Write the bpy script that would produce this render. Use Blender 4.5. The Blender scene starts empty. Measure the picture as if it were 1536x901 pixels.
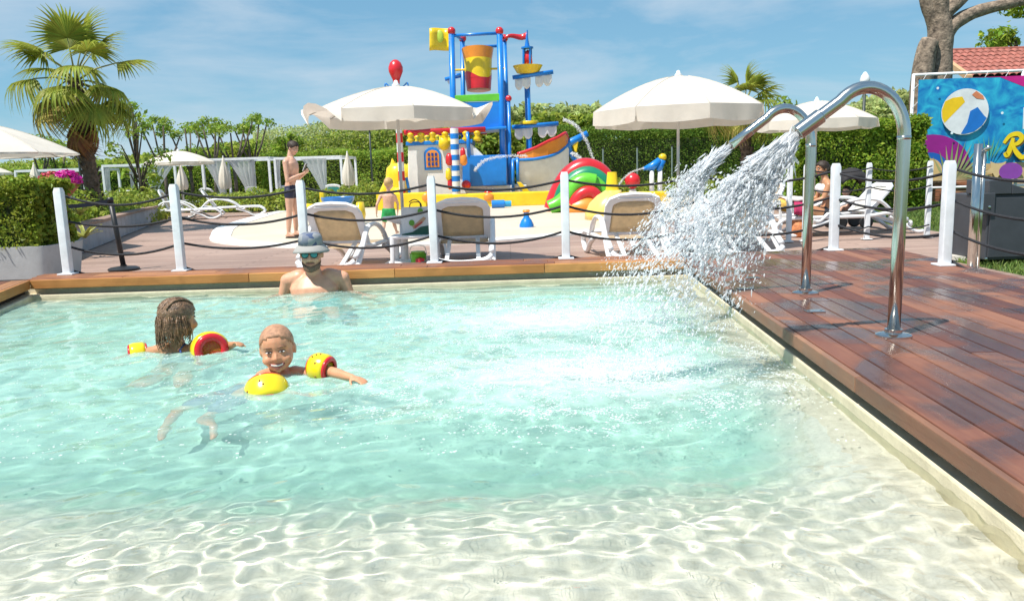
import bpy, math, random
import numpy as np
from mathutils import Vector, Matrix, Euler, noise
V = Vector
sc = bpy.context.scene
# ---------------------------------------------------------------- camera
F = 1200.0
PITCH, ROLL = math.atan(195 / F), math.radians(1.8)
FW = V((0, math.cos(PITCH), -math.sin(PITCH)))
R0 = V((1, 0, 0)); U0 = R0.cross(FW)
CR = R0 * math.cos(ROLL) - U0 * math.sin(ROLL)
CU = U0 * math.cos(ROLL) + R0 * math.sin(ROLL)
CAM = V((0, 0, 1.10))
cd = bpy.data.cameras.new('camera'); cam = bpy.data.objects.new('camera', cd)
sc.collection.objects.link(cam); sc.camera = cam
mw = Matrix((CR, CU, -FW)).transposed().to_4x4(); mw.translation = CAM; cam.matrix_world = mw
cd.sensor_width = 36; cd.lens = 36 * F / 1536; cd.clip_start = .02; cd.clip_end = 3000
# ---------------------------------------------------------------- sky, sun, exposure
SUN = V((-.36, -.29, .86)).normalized()
w = bpy.data.worlds.new('World'); sc.world = w; w.use_nodes = True; nt = w.node_tree
N, L = nt.nodes, nt.links
sk = N.new('ShaderNodeTexSky'); sk.sky_type = 'NISHITA'; sk.sun_disc = False
sk.sun_elevation = math.asin(SUN.z); sk.sun_rotation = math.atan2(SUN.x, SUN.y)
sk.air_density = 1.0; sk.dust_density = 0.0; sk.ozone_density = 3.0
tc = N.new('ShaderNodeTexCoord'); mp = N.new('ShaderNodeMapping'); mp.inputs['Scale'].default_value = (1.6, 1.6, 7.5)
mp.inputs['Rotation'].default_value = (.0, .10, .0)
L.new(tc.outputs['Generated'], mp.inputs[0])
cn = N.new('ShaderNodeTexNoise'); cn.inputs['Scale'].default_value = 1.7; cn.inputs['Detail'].default_value = 9; cn.inputs['Roughness'].default_value = .58
cn.inputs['Distortion'].default_value = .35
L.new(mp.outputs[0], cn.inputs['Vector'])
cr = N.new('ShaderNodeMapRange'); cr.inputs[1].default_value = .42; cr.inputs[2].default_value = .74; cr.inputs[3].default_value = .0; cr.inputs[4].default_value = .85
L.new(cn.outputs['Fac'], cr.inputs[0])
cm = N.new('ShaderNodeMix'); cm.data_type = 'RGBA'; cm.inputs[7].default_value = (3.9, 4.5, 5.1, 1)
hsv = N.new('ShaderNodeHueSaturation'); hsv.inputs['Saturation'].default_value = 1.12; hsv.inputs['Value'].default_value = .92
L.new(sk.outputs[0], hsv.inputs['Color'])
# hazy summer sky: even out the horizon glow, keep the blue
v1 = N.new('ShaderNodeVectorMath'); v1.operation = 'SCALE'; v1.inputs['Scale'].default_value = .11; L.new(hsv.outputs[0], v1.inputs[0])
gm_ = N.new('ShaderNodeGamma'); gm_.inputs[1].default_value = .42; L.new(v1.outputs[0], gm_.inputs[0])
v2 = N.new('ShaderNodeVectorMath'); v2.operation = 'MULTIPLY'; v2.inputs[1].default_value = (2.62, 4.30, 5.25); L.new(gm_.outputs[0], v2.inputs[0])
L.new(cr.outputs[0], cm.inputs[0]); L.new(v2.outputs[0], cm.inputs[6])
bg = N['Background']; bg.inputs[1].default_value = .11; L.new(cm.outputs[2], bg.inputs[0])
sd = bpy.data.lights.new('sun', 'SUN'); sd.energy = 4.4; sd.angle = math.radians(.55); sd.color = (1, .955, .88)
so = bpy.data.objects.new('sun', sd); sc.collection.objects.link(so)
so.rotation_euler = SUN.to_track_quat('Z', 'Y').to_euler()
sd.cycles.is_caustics_light = True
vs_ = sc.view_settings
vs_.view_transform = 'Standard'; vs_.look = 'None'; vs_.gamma = 1; vs_.exposure = .60; vs_.use_curve_mapping = False
cy = sc.cycles
cy.use_denoising = True; cy.max_bounces = 10; cy.transparent_max_bounces = 16; cy.transmission_bounces = 8
cy.sample_clamp_indirect = 6.0; cy.blur_glossy = .4
# ---------------------------------------------------------------- helpers
rng = random.Random(7)
nrg = np.random.default_rng(7)

def ray(px, py):
    return (FW * F + CR * (px - 768) - CU * (py - 450.5))

def at(px, py, z=None, y=None):
    d = ray(px, py)
    t = (z - CAM.z) / d.z if z is not None else (y - CAM.y) / d.y
    return CAM + d * t

MATS = {}
def mat(name, col, rough=.5, var=.10, vs=5.0, metal=0.0, bump=0.0, bs=60.0, spec=.5, trans=0.0, coat=0.0, sss=0.0, island=0.0, transl=0.0, alpha=1.0, sheen=0.0):
    if name in MATS: return MATS[name]
    m = bpy.data.materials.new(name); m.use_nodes = True; t = m.node_tree
    b = t.nodes['Principled BSDF']
    b.inputs['Roughness'].default_value = rough; b.inputs['Metallic'].default_value = metal
    b.inputs['Specular IOR Level'].default_value = spec
    b.inputs['Transmission Weight'].default_value = trans; b.inputs['Coat Weight'].default_value = coat
    b.inputs['Coat Roughness'].default_value = .12; b.inputs['Alpha'].default_value = alpha
    if sss:
        b.inputs['Subsurface Weight'].default_value = sss; b.inputs['Subsurface Radius'].default_value = (.012, .005, .003); b.inputs['Subsurface Scale'].default_value = 1
    geo = t.nodes.new('ShaderNodeNewGeometry')
    n = t.nodes.new('ShaderNodeTexNoise'); n.inputs['Scale'].default_value = vs; n.inputs['Detail'].default_value = 5; n.inputs['Roughness'].default_value = .65
    t.links.new(geo.outputs['Position'], n.inputs['Vector'])
    mx = t.nodes.new('ShaderNodeMix'); mx.data_type = 'RGBA'
    lo = [c * (1 - var * 1.6) for c in col]; hi = [min(1, c * (1 + var * 1.2)) for c in col]
    mx.inputs[6].default_value = (*lo, 1); mx.inputs[7].default_value = (*hi, 1)
    r = t.nodes.new('ShaderNodeMapRange'); r.inputs[1].default_value = .3; r.inputs[2].default_value = .7
    t.links.new(n.outputs['Fac'], r.inputs[0]); t.links.new(r.outputs[0], mx.inputs[0])
    out = mx.outputs[2]
    if island:
        hs = t.nodes.new('ShaderNodeHueSaturation')
        a = t.nodes.new('ShaderNodeMapRange'); a.inputs[3].default_value = 1 - island; a.inputs[4].default_value = 1 + island
        t.links.new(geo.outputs['Random Per Island'], a.inputs[0]); t.links.new(a.outputs[0], hs.inputs['Value'])
        a2 = t.nodes.new('ShaderNodeMapRange'); a2.inputs[3].default_value = .5 - .035; a2.inputs[4].default_value = .5 + .02
        mm = t.nodes.new('ShaderNodeMath'); mm.operation = 'FRACT'; m2 = t.nodes.new('ShaderNodeMath'); m2.operation = 'MULTIPLY'; m2.inputs[1].default_value = 7.3
        t.links.new(geo.outputs['Random Per Island'], m2.inputs[0]); t.links.new(m2.outputs[0], mm.inputs[0]); t.links.new(mm.outputs[0], a2.inputs[0])
        t.links.new(a2.outputs[0], hs.inputs['Hue']); t.links.new(out, hs.inputs['Color']); out = hs.outputs[0]
    t.links.new(out, b.inputs['Base Color'])
    if bump:
        n2 = t.nodes.new('ShaderNodeTexNoise'); n2.inputs['Scale'].default_value = bs; n2.inputs['Detail'].default_value = 4
        t.links.new(geo.outputs['Position'], n2.inputs['Vector'])
        bp = t.nodes.new('ShaderNodeBump'); bp.inputs['Strength'].default_value = bump; bp.inputs['Distance'].default_value = .02
        t.links.new(n2.outputs['Fac'], bp.inputs['Height']); t.links.new(bp.outputs[0], b.inputs['Normal'])
    if transl:
        tr = t.nodes.new('ShaderNodeBsdfTranslucent'); t.links.new(out, tr.inputs[0])
        ms = t.nodes.new('ShaderNodeMixShader'); ms.inputs[0].default_value = transl
        t.links.new(b.outputs[0], ms.inputs[1]); t.links.new(tr.outputs[0], ms.inputs[2])
        t.links.new(ms.outputs[0], t.nodes['Material Output'].inputs[0])
    MATS[name] = m
    return m

def frame(zaxis, xhint=V((1, 0, 0))):
    z = zaxis.normalized()
    if abs(z.dot(xhint)) > .98: xhint = V((0, 1, 0))
    x = (xhint - z * xhint.dot(z)).normalized(); y = z.cross(x)
    return Matrix((x, y, z)).transposed()

class MB:
    def __init__(s): s.v = []; s.f = []; s.m = []; s.cur = 0
    def add(s, vs, fs):
        o = len(s.v); s.v += [tuple(p) for p in vs]
        for q in fs: s.f.append([i + o for i in q]); s.m.append(s.cur)
        return s
    def box(s, c, d, R=None):
        c = V(c); h = V(d) / 2; R = R or Matrix.Identity(3)
        if isinstance(R, Euler): R = R.to_matrix()
        P = [c + R @ V((sx * h.x, sy * h.y, sz * h.z)) for sz in (-1, 1) for sy in (-1, 1) for sx in (-1, 1)]
        return s.add(P, [(0, 2, 3, 1), (4, 5, 7, 6), (0, 1, 5, 4), (2, 6, 7, 3), (0, 4, 6, 2), (1, 3, 7, 5)])
    def box2(s, a, b): return s.box([(a[i] + b[i]) / 2 for i in range(3)], [abs(b[i] - a[i]) for i in range(3)])
    def bar(s, p, q, wx, wy, xh=V((1, 0, 0))):
        p, q = V(p), V(q); return s.box((p + q) / 2, (wx, wy, (q - p).length), frame(q - p, xh))
    def tube(s, pts, r, n=8, caps=True, closed=False, xs=1.0):
        pts = [V(p) for p in pts]; k = len(pts)
        rs = [r] * k if isinstance(r, (int, float)) else list(r)
        vs = []; prev = None
        for i, p in enumerate(pts):
            if closed: t = pts[(i + 1) % k] - pts[i - 1]
            else: t = pts[min(i + 1, k - 1)] - pts[max(i - 1, 0)]
            t = t.normalized() if t.length > 1e-9 else V((0, 0, 1))
            if prev is None: x = frame(t).col[0].copy()
            else:
                x = prev - t * prev.dot(t)
                x = x.normalized() if x.length > 1e-6 else frame(t).col[0].copy()
            prev = x; y = t.cross(x)
            for j in range(n):
                a = 2 * math.pi * j / n
                vs.append(p + (x * math.cos(a) * xs + y * math.sin(a)) * rs[i])
        fs = []
        for i in range(k if closed else k - 1):
            i2 = (i + 1) % k
            for j in range(n):
                j2 = (j + 1) % n
                fs.append((i * n + j, i * n + j2, i2 * n + j2, i2 * n + j))
        if caps and not closed:
            fs.append(tuple(range(n - 1, -1, -1))); fs.append(tuple((k - 1) * n + j for j in range(n)))
        return s.add(vs, fs)
    def cyl(s, p, q, r0, r1=None, n=12): return s.tube([p, q], [r0, r0 if r1 is None else r1], n)
    def lathe(s, prof, n=16, c=(0, 0, 0), R=None, ang=2 * math.pi):
        c = V(c); R = R or Matrix.Identity(3); full = abs(ang - 2 * math.pi) < 1e-6
        m = n if full else n + 1; vs = []
        for r, z in prof:
            for j in range(m):
                a = ang * j / n; vs.append(c + R @ V((r * math.cos(a), r * math.sin(a), z)))
        fs = []
        for i in range(len(prof) - 1):
            for j in range(n):
                j2 = (j + 1) % m
                fs.append((i * m + j, i * m + j2, (i + 1) * m + j2, (i + 1) * m + j))
        if full:
            if prof[0][0] > 1e-6: fs.append(tuple(range(n - 1, -1, -1)))
            if prof[-1][0] > 1e-6: fs.append(tuple((len(prof) - 1) * m + j for j in range(n)))
        return s.add(vs, fs)
    def ell(s, c, r, n=12, R=None, m=8):
        if isinstance(r, (int, float)): r = (r, r, r)
        c = V(c); R = R or Matrix.Identity(3); vs = [c + R @ V((0, 0, -r[2]))]
        for i in range(1, m):
            t = math.pi * i / m - math.pi / 2
            for j in range(n):
                a = 2 * math.pi * j / n
                vs.append(c + R @ V((r[0] * math.cos(t) * math.cos(a), r[1] * math.cos(t) * math.sin(a), r[2] * math.sin(t))))
        vs.append(c + R @ V((0, 0, r[2]))); fs = []
        for j in range(n):
            j2 = (j + 1) % n
            fs.append((0, 1 + j2, 1 + j)); T = len(vs) - 1; b = 1 + (m - 2) * n
            fs.append((T, b + j, b + j2))
        for i in range(m - 2):
            for j in range(n):
                j2 = (j + 1) % n
                fs.append((1 + i * n + j, 1 + i * n + j2, 1 + (i + 1) * n + j2, 1 + (i + 1) * n + j))
        return s.add(vs, fs)
    def limb(s, p, r0, q, r1, n=12):
        p, q = V(p), V(q); M = frame(q - p); ln = (q - p).length; prof = []
        for i in range(5): a = -math.pi / 2 + i * math.pi / 8; prof.append((max(r0 * math.cos(a), 1e-4), r0 * math.sin(a)))
        for i in range(5): a = i * math.pi / 8; prof.append((max(r1 * math.cos(a), 1e-4), ln + r1 * math.sin(a)))
        return s.lathe(prof, n, p, M)
    def loft(s, secs, n=16, p=2.0):
        # secs: (centre, x half vector, y half vector)
        vs = []
        for c, a, b in secs:
            c, a, b = V(c), V(a), V(b)
            for j in range(n):
                t = 2 * math.pi * j / n; ct, st = math.cos(t), math.sin(t)
                vs.append(c + a * (math.copysign(abs(ct) ** (2 / p), ct)) + b * (math.copysign(abs(st) ** (2 / p), st)))
        fs = [(i * n + j, i * n + (j + 1) % n, (i + 1) * n + (j + 1) % n, (i + 1) * n + j) for i in range(len(secs) - 1) for j in range(n)]
        fs.append(tuple(range(n - 1, -1, -1))); fs.append(tuple((len(secs) - 1) * n + j for j in range(n)))
        return s.add(vs, fs)
    def prism(s, poly, d):
        # poly: 3D points (planar), d: extrusion vector
        poly = [V(p) for p in poly]; d = V(d); k = len(poly)
        nrm = V((0, 0, 0))
        for i in range(k): nrm += poly[i].cross(poly[(i + 1) % k])
        if nrm.dot(d) < 0: poly = poly[::-1]
        vs = poly + [p + d for p in poly]
        fs = [tuple(range(k - 1, -1, -1)), tuple(range(k, 2 * k))]
        fs += [(i, (i + 1) % k, k + (i + 1) % k, k + i) for i in range(k)]
        return s.add(vs, fs)
    def grid(s, rows):
        k = len(rows[0]); vs = [p for r in rows for p in r]
        return s.add(vs, [(i * k + j, i * k + j + 1, (i + 1) * k + j + 1, (i + 1) * k + j) for i in range(len(rows) - 1) for j in range(k - 1)])
    def build(s, name, m, parent=None, smooth=False, bevel=0.0, thick=0.0, sub=0, auto=None):
        me = bpy.data.meshes.new(name); me.from_pydata(s.v, [], s.f)
        ms = m if isinstance(m, (list, tuple)) else [m]
        for q in ms: me.materials.append(q)
        if len(ms) > 1: me.polygons.foreach_set('material_index', s.m)
        me.update()
        o = bpy.data.objects.new(name, me); sc.collection.objects.link(o)
        if smooth: me.shade_smooth()
        if auto: me.shade_smooth(); me.set_sharp_from_angle(angle=math.radians(auto))
        if thick:
            md = o.modifiers.new('thickness', 'SOLIDIFY'); md.thickness = thick; md.offset = 0
        if bevel:
            md = o.modifiers.new('bevel', 'BEVEL'); md.width = bevel; md.segments = 2; md.limit_method = 'ANGLE'; md.angle_limit = math.radians(40)
        if sub:
            md = o.modifiers.new('sub', 'SUBSURF'); md.levels = sub; md.render_levels = sub
        if parent: o.parent = parent
        return o

def tag(o, label=None, cat=None, group=None, kind=None):
    if label: o['label'] = label
    if cat: o['category'] = cat
    if group: o['group'] = group
    if kind: o['kind'] = kind
    return o

def thing(name, label, cat, loc=(0, 0, 0), rz=0.0, group=None):
    o = bpy.data.objects.new(name, None); sc.collection.objects.link(o); o.empty_display_size = .1
    o.location = loc; o.rotation_euler = (0, 0, rz)
    return tag(o, label, cat, group)

def copy_tree(o, parent=None):
    c = o.copy(); sc.collection.objects.link(c); c.parent = parent
    for ch in o.children: copy_tree(ch, c)
    return c

def dup(o, loc, rz, label=None):
    c = copy_tree(o); c.location = loc; c.rotation_euler = (0, 0, rz)
    if label: c['label'] = label
    return c

def raw_mesh(name, v, f, m, parent=None, smooth=False):
    # v (n,3) numpy, f (k,4) numpy quads
    me = bpy.data.meshes.new(name); v = np.asarray(v, np.float32); f = np.asarray(f, np.int32); q = f.shape[1]
    me.vertices.add(len(v)); me.vertices.foreach_set('co', v.ravel())
    me.loops.add(f.size); me.loops.foreach_set('vertex_index', f.ravel())
    me.polygons.add(len(f)); me.polygons.foreach_set('loop_start', np.arange(0, f.size, q, dtype=np.int32))
    me.update(calc_edges=True); me.validate()
    me.materials.append(m)
    o = bpy.data.objects.new(name, me); sc.collection.objects.link(o)
    if smooth: me.shade_smooth()
    if parent: o.parent = parent
    return o

def leaves(P, Nr, size, asp=.5, jit=.9, seed=0, fold=.25):
    """leaf quads: positions P, outward normals Nr, lengths"""
    g = np.random.default_rng(seed); n = len(P)
    if isinstance(size, (int, float)): size = size * (.45 + 1.25 * g.uniform(0, 1, n) ** 1.6 + .15 * g.uniform(0, 1, n))
    nn = Nr + g.normal(0, jit, (n, 3)); nn /= np.linalg.norm(nn, axis=1)[:, None] + 1e-9
    t = g.normal(0, 1, (n, 3)); t -= nn * (t * nn).sum(1)[:, None]; t /= np.linalg.norm(t, axis=1)[:, None] + 1e-9
    b = np.cross(nn, t); s = size[:, None]
    v = np.stack([P - t * s * .5, P + b * s * asp * .5 + nn * s * fold * .3, P + t * s * .5 - nn * s * fold * .2, P - b * s * asp * .5 + nn * s * fold * .3], 1).reshape(-1, 3)
    return v, np.arange(n * 4).reshape(-1, 4)

def catmull(P, k=8, closed=False):
    P = [V(p) for p in P]; n = len(P); out = []
    for i in range(n if closed else n - 1):
        if closed: a, b, c, d = P[i - 1], P[i], P[(i + 1) % n], P[(i + 2) % n]
        else: a, b, c, d = P[max(i - 1, 0)], P[i], P[i + 1], P[min(i + 2, n - 1)]
        for j in range(k):
            t = j / k
            out.append(.5 * (2 * b + (c - a) * t + (2 * a - 5 * b + 4 * c - d) * t * t + (3 * b - a - 3 * c + d) * t ** 3))
    if not closed: out.append(P[-1])
    return out

WHITE = mat('white_plastic', (.76, .77, .78), .35, var=.05)
WPAINT = mat('white_paint', (.72, .74, .76), .45, var=.08, vs=9, bump=.05)
STEEL = mat('stainless_steel', (.62, .61, .58), .16, var=.05, metal=1.0)
BLACK = mat('black_plastic', (.018, .019, .021), .45, var=.2)
ROPEM = mat('black_rope', (.02, .02, .024), .75, var=.3, vs=60, bump=.4, bs=200)
CANVAS = mat('cream_canvas', (.80, .74, .65), .8, var=.05, vs=3, transl=.28, bump=.08, bs=90)
# ================================================================ the setting
RIM, WAT = .40, .26
def edge_x(y): return 1.108 + (y - 1.9) * .055      # pool side face of the right deck
def left_x(y): return -3.62 + (5.95 - y) * .27
FARY = 6.0

def ground_mat():
    m = mat('grass_ground', (.085, .13, .035), .9, var=.3, vs=1.5, bump=.4, bs=25)
    return m
g = MB(); g.add([(-900, 7.5, -.03), (900, 7.5, -.03), (900, 1800, -.03), (-900, 1800, -.03)], [(0, 1, 2, 3)])
g.add([(2.92, -30, -.03), (900, -30, -.03), (900, 7.5, -.03), (2.92, 7.5, -.03)], [(0, 1, 2, 3)])
g.add([(-900, -30, -.03), (-4.6, -30, -.03), (-4.6, 7.5, -.03), (-900, 7.5, -.03)], [(0, 1, 2, 3)])
tag(g.build('ground', ground_mat()), kind='structure')

# ---- pool basin
def depth(x, y):
    s = 1 / (1 + np.exp(-(y - (2.26 - .04 * x + .06 * np.sin(x * 1.7))) / .19))
    e = np.clip((edge_x(y) - .04 - x) / (.30 + .16 * np.clip((4.6 - y) / 2.5, 0, 1)), 0, 1)
    e = e * e * (3 - 2 * e)
    b = np.clip((FARY - .02 - y) / .35, 0, 1); b = b * b * (3 - 2 * b)
    l = np.clip((x - left_x(y) - .02) / .4, 0, 1)
    return .088 + .42 * s * e * (.4 + .6 * b) * l

def basin_mat():
    m = bpy.data.materials.new('basin_plaster'); m.use_nodes = True; t = m.node_tree; b = t.nodes['Principled BSDF']
    g = t.nodes.new('ShaderNodeNewGeometry'); sx = t.nodes.new('ShaderNodeSeparateXYZ'); t.links.new(g.outputs['Position'], sx.inputs[0])
    n = t.nodes.new('ShaderNodeTexNoise'); n.inputs['Scale'].default_value = 2.2; n.inputs['Detail'].default_value = 8; t.links.new(g.outputs['Position'], n.inputs['Vector'])
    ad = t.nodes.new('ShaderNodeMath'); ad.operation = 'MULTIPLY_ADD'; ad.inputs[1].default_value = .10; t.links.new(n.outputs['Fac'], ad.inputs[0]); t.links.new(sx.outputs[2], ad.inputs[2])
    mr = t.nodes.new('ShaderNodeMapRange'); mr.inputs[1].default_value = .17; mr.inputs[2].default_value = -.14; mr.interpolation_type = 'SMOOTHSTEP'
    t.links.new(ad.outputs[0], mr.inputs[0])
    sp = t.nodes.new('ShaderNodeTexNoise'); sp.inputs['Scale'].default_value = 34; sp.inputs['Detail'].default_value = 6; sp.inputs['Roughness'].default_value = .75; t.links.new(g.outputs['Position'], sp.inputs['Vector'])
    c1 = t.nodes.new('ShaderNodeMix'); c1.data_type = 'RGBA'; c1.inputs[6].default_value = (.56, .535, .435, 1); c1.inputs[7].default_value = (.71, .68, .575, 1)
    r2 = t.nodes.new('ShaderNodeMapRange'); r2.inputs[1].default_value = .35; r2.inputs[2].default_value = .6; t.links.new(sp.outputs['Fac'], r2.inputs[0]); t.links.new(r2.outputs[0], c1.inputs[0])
    mx = t.nodes.new('ShaderNodeMix'); mx.data_type = 'RGBA'; mx.inputs[7].default_value = (.35, .60, .495, 1)  # aqua with depth: the water's tint put into the floor colour
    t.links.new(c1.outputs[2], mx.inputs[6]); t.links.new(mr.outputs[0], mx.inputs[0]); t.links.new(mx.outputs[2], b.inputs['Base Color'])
    b.inputs['Roughness'].default_value = .8
    return m
BASIN = basin_mat()
CREAM = mat('cream_plaster', (.68, .60, .42), .75, var=.12, vs=8, bump=.15, bs=120)
def gridf(nx, ny, o=0):
    i = np.arange(nx - 1)[None, :] + nx * np.arange(ny - 1)[:, None]; i = i.ravel() + o
    return np.stack([i, i + 1, i + 1 + nx, i + nx], -1)
gx = np.linspace(-5.2, 1.5, 200); gy = np.linspace(-1.5, 6.12, 220); GX, GY = np.meshgrid(gx, gy); GX = np.maximum(GX, left_x(GY) - .12)
fl = raw_mesh('pool_floor', np.stack([GX, GY, WAT - depth(GX, GY)], -1).reshape(-1, 3), gridf(200, 220), BASIN, smooth=True)
tag(fl, kind='structure'); fl.cycles.is_caustics_receiver = True
# walls with a cream lip just above the water
wl = MB()
def strip(a, b, z0, z1, out):
    a, b, out = V(a), V(b), V(out); wl.prism([(a.x, a.y, z0), (b.x, b.y, z0), (b.x, b.y, z1), (a.x, a.y, z1)], out)
wy0, wy1 = -1.5, 6.03
strip((edge_x(wy0) - .012, wy0), (edge_x(wy1) - .012, wy1), -.4, .298, (.10, 0, 0))
strip((edge_x(wy0) + .055, wy0), (edge_x(wy1) + .055, wy1), .2, .345, (.06, 0, 0))
strip((-4.6, FARY - .012), (edge_x(6) + .05, FARY - .012), -.4, .283, (0, .10, 0))
strip((-4.6, FARY + .055), (edge_x(6) + .1, FARY + .055), .2, .345, (0, .06, 0))
strip((left_x(-1.5) + .012, -1.5), (left_x(6.03) + .012, 6.03), -.4, .283, (-.10, 0, 0))
pw = tag(wl.build('pool_wall', CREAM, bevel=.008), kind='structure'); pw.cycles.is_caustics_receiver = True

# ---- water
KIDS = [(-.97, 3.37), (-1.63, 3.95), (-1.42, 5.72)]
FALL = [(.22, 4.50), (.30, 3.25)]
_w = np.random.default_rng(11); WV = []
for i in range(46):
    Lw = .20 * 10 ** _w.uniform(0, .75); th = _w.uniform(0, 6.283); WV.append((0, 2 * math.pi / Lw, th, _w.uniform(0, 6.283), .17 * _w.uniform(.4, 1.2) * (Lw / .2) ** -.3))
for i in range(44):
    Lw = .034 * 10 ** _w.uniform(0, .62); th = _w.normal(.9, 1.2); WV.append((1, 2 * math.pi / Lw, th, _w.uniform(0, 6.283), 3.3 * _w.uniform(.3, 1.2)))
for i in range(26):
    Lw = .065 * 10 ** _w.uniform(0, .5); th = _w.uniform(0, 6.283); WV.append((2, 2 * math.pi / Lw, th, _w.uniform(0, 6.283), .55 * _w.uniform(.3, 1.2)))
def wave(X, Y):
    Z = np.zeros_like(X)
    wx = X + .05 * np.sin(Y * 3.1 + 1) + .03 * np.sin(X * 5 + Y * 2); wy = Y + .05 * np.sin(X * 2.7) + .03 * np.cos(Y * 6 - X)
    near = 1 / (1 + np.exp((Y - 2.0) / .14))
    chop = np.zeros_like(X)
    for (a, b) in KIDS: chop += np.exp(-((X - a) ** 2 + (Y - b) ** 2) / .42)
    for (a, b) in FALL: chop += 1.5 * np.exp(-((X - a) ** 2 + (Y - b) ** 2) / .5)
    chop += .65 * np.clip((-.3 - X) / 1.4, 0, 1) * np.clip((Y - 1.6) / .6, 0, 1)
    chop = np.clip(chop + .12, 0, 1.9)
    for (kd, k, th, ph, c) in WV:
        wgt = (.55 + .45 * chop) if kd == 0 else (near + .035 if kd == 1 else chop * (1 - near))
        Z += wgt * c / k ** 2 * np.sin(k * (wx * math.cos(th) + wy * math.sin(th)) + ph)
    for (a, b) in FALL + KIDS[:2]:
        r = np.sqrt((X - a) ** 2 + (Y - b) ** 2)
        Z += .0045 * np.exp(-r / .55) * np.sin(r * 2 * math.pi / .19)
    return WAT + Z
nx, ny = 640, 540
xs = np.concatenate([np.linspace(-4.2, -2.0, 140), np.linspace(-1.99, 1.46, nx - 140)]); ys = 1.0 + (6.09 - 1.0) * np.linspace(0, 1, ny) ** 1.25
ys = np.concatenate([np.linspace(-1.45, .97, 24), ys]); ny = len(ys)
X, Y = np.meshgrid(xs, ys); X = np.maximum(X, left_x(Y) - .03 + (X - 1.46) * .004)
wmat = bpy.data.materials.new('pool_water'); wmat.use_nodes = True; b = wmat.node_tree.nodes['Principled BSDF']
b.inputs['Transmission Weight'].default_value = 1; b.inputs['Roughness'].default_value = 0; b.inputs['IOR'].default_value = 1.33
b.inputs['Base Color'].default_value = (.97, 1, 1, 1)
# air bubbles make the deep water milky: strongest where the jets plunge in
def milk_at(X, Y):
    d = 1 / (1 + np.exp(-(Y - 2.22 + .05 * X) / .17)); e = np.clip((edge_x(Y) - .10 - X) / .42, 0, 1); fb = np.clip((FARY - .05 - Y) / .4, 0, 1)
    m_ = .40 * d * e * e * (3 - 2 * e) * fb
    for (a, b_), k in zip(FALL, (.9, 1.0)):
        r = np.sqrt(((X - a) / 1.5) ** 2 + (Y - b_) ** 2); m_ = m_ + .34 * k * np.exp(-(r / .42) ** 2)
    for (a, b_) in KIDS[:2]: m_ = m_ + .16 * np.exp(-((X - a + .12) ** 2 + (Y - b_ + .15) ** 2) / .10)
    return m_
wt = wmat.node_tree; at1 = wt.nodes.new('ShaderNodeAttribute'); at1.attribute_name = 'milk'; at2 = wt.nodes.new('ShaderNodeAttribute'); at2.attribute_name = 'bubbles'
gq = wt.nodes.new('ShaderNodeNewGeometry'); nq = wt.nodes.new('ShaderNodeTexNoise'); nq.inputs['Scale'].default_value = 7; nq.inputs['Detail'].default_value = 8; nq.inputs['Roughness'].default_value = .7; nq.inputs['Distortion'].default_value = .8
wt.links.new(gq.outputs['Position'], nq.inputs['Vector'])
rq = wt.nodes.new('ShaderNodeMapRange'); rq.inputs[1].default_value = .3; rq.inputs[2].default_value = .7; rq.inputs[3].default_value = .35; rq.inputs[4].default_value = 1.25; wt.links.new(nq.outputs['Fac'], rq.inputs[0])
mq = wt.nodes.new('ShaderNodeMath'); mq.operation = 'MULTIPLY'; mq.use_clamp = True; wt.links.new(at1.outputs['Fac'], mq.inputs[0]); wt.links.new(rq.outputs[0], mq.inputs[1])
df = wt.nodes.new('ShaderNodeBsdfDiffuse'); cq = wt.nodes.new('ShaderNodeMix'); cq.data_type = 'RGBA'; cq.inputs[6].default_value = (.41, .665, .575, 1); cq.inputs[7].default_value = (.74, .83, .80, 1); wt.links.new(at2.outputs['Fac'], cq.inputs[0]); wt.links.new(cq.outputs[2], df.inputs[0])
sq = wt.nodes.new('ShaderNodeMixShader'); wt.links.new(mq.outputs[0], sq.inputs[0]); wt.links.new(b.outputs[0], sq.inputs[1]); wt.links.new(df.outputs[0], sq.inputs[2]); wt.links.new(sq.outputs[0], wt.nodes['Material Output'].inputs[0])
wo = raw_mesh('water', np.stack([X, Y, wave(X, Y)], -1).reshape(-1, 3), gridf(nx, ny), wmat, smooth=True)
mk_ = milk_at(X, Y); wo.data.attributes.new('milk', 'FLOAT', 'POINT').data.foreach_set('value', mk_.ravel().astype(np.float32))
bb_ = np.zeros_like(X)
for (a, b_) in FALL: bb_ += np.exp(-((((X - a) / 1.5) ** 2 + (Y - b_) ** 2) / .2))
wo.data.attributes.new('bubbles', 'FLOAT', 'POINT').data.foreach_set('value', np.clip(bb_, 0, 1).ravel().astype(np.float32))
tag(wo, kind='structure'); wo.cycles.is_caustics_caster = True

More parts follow.
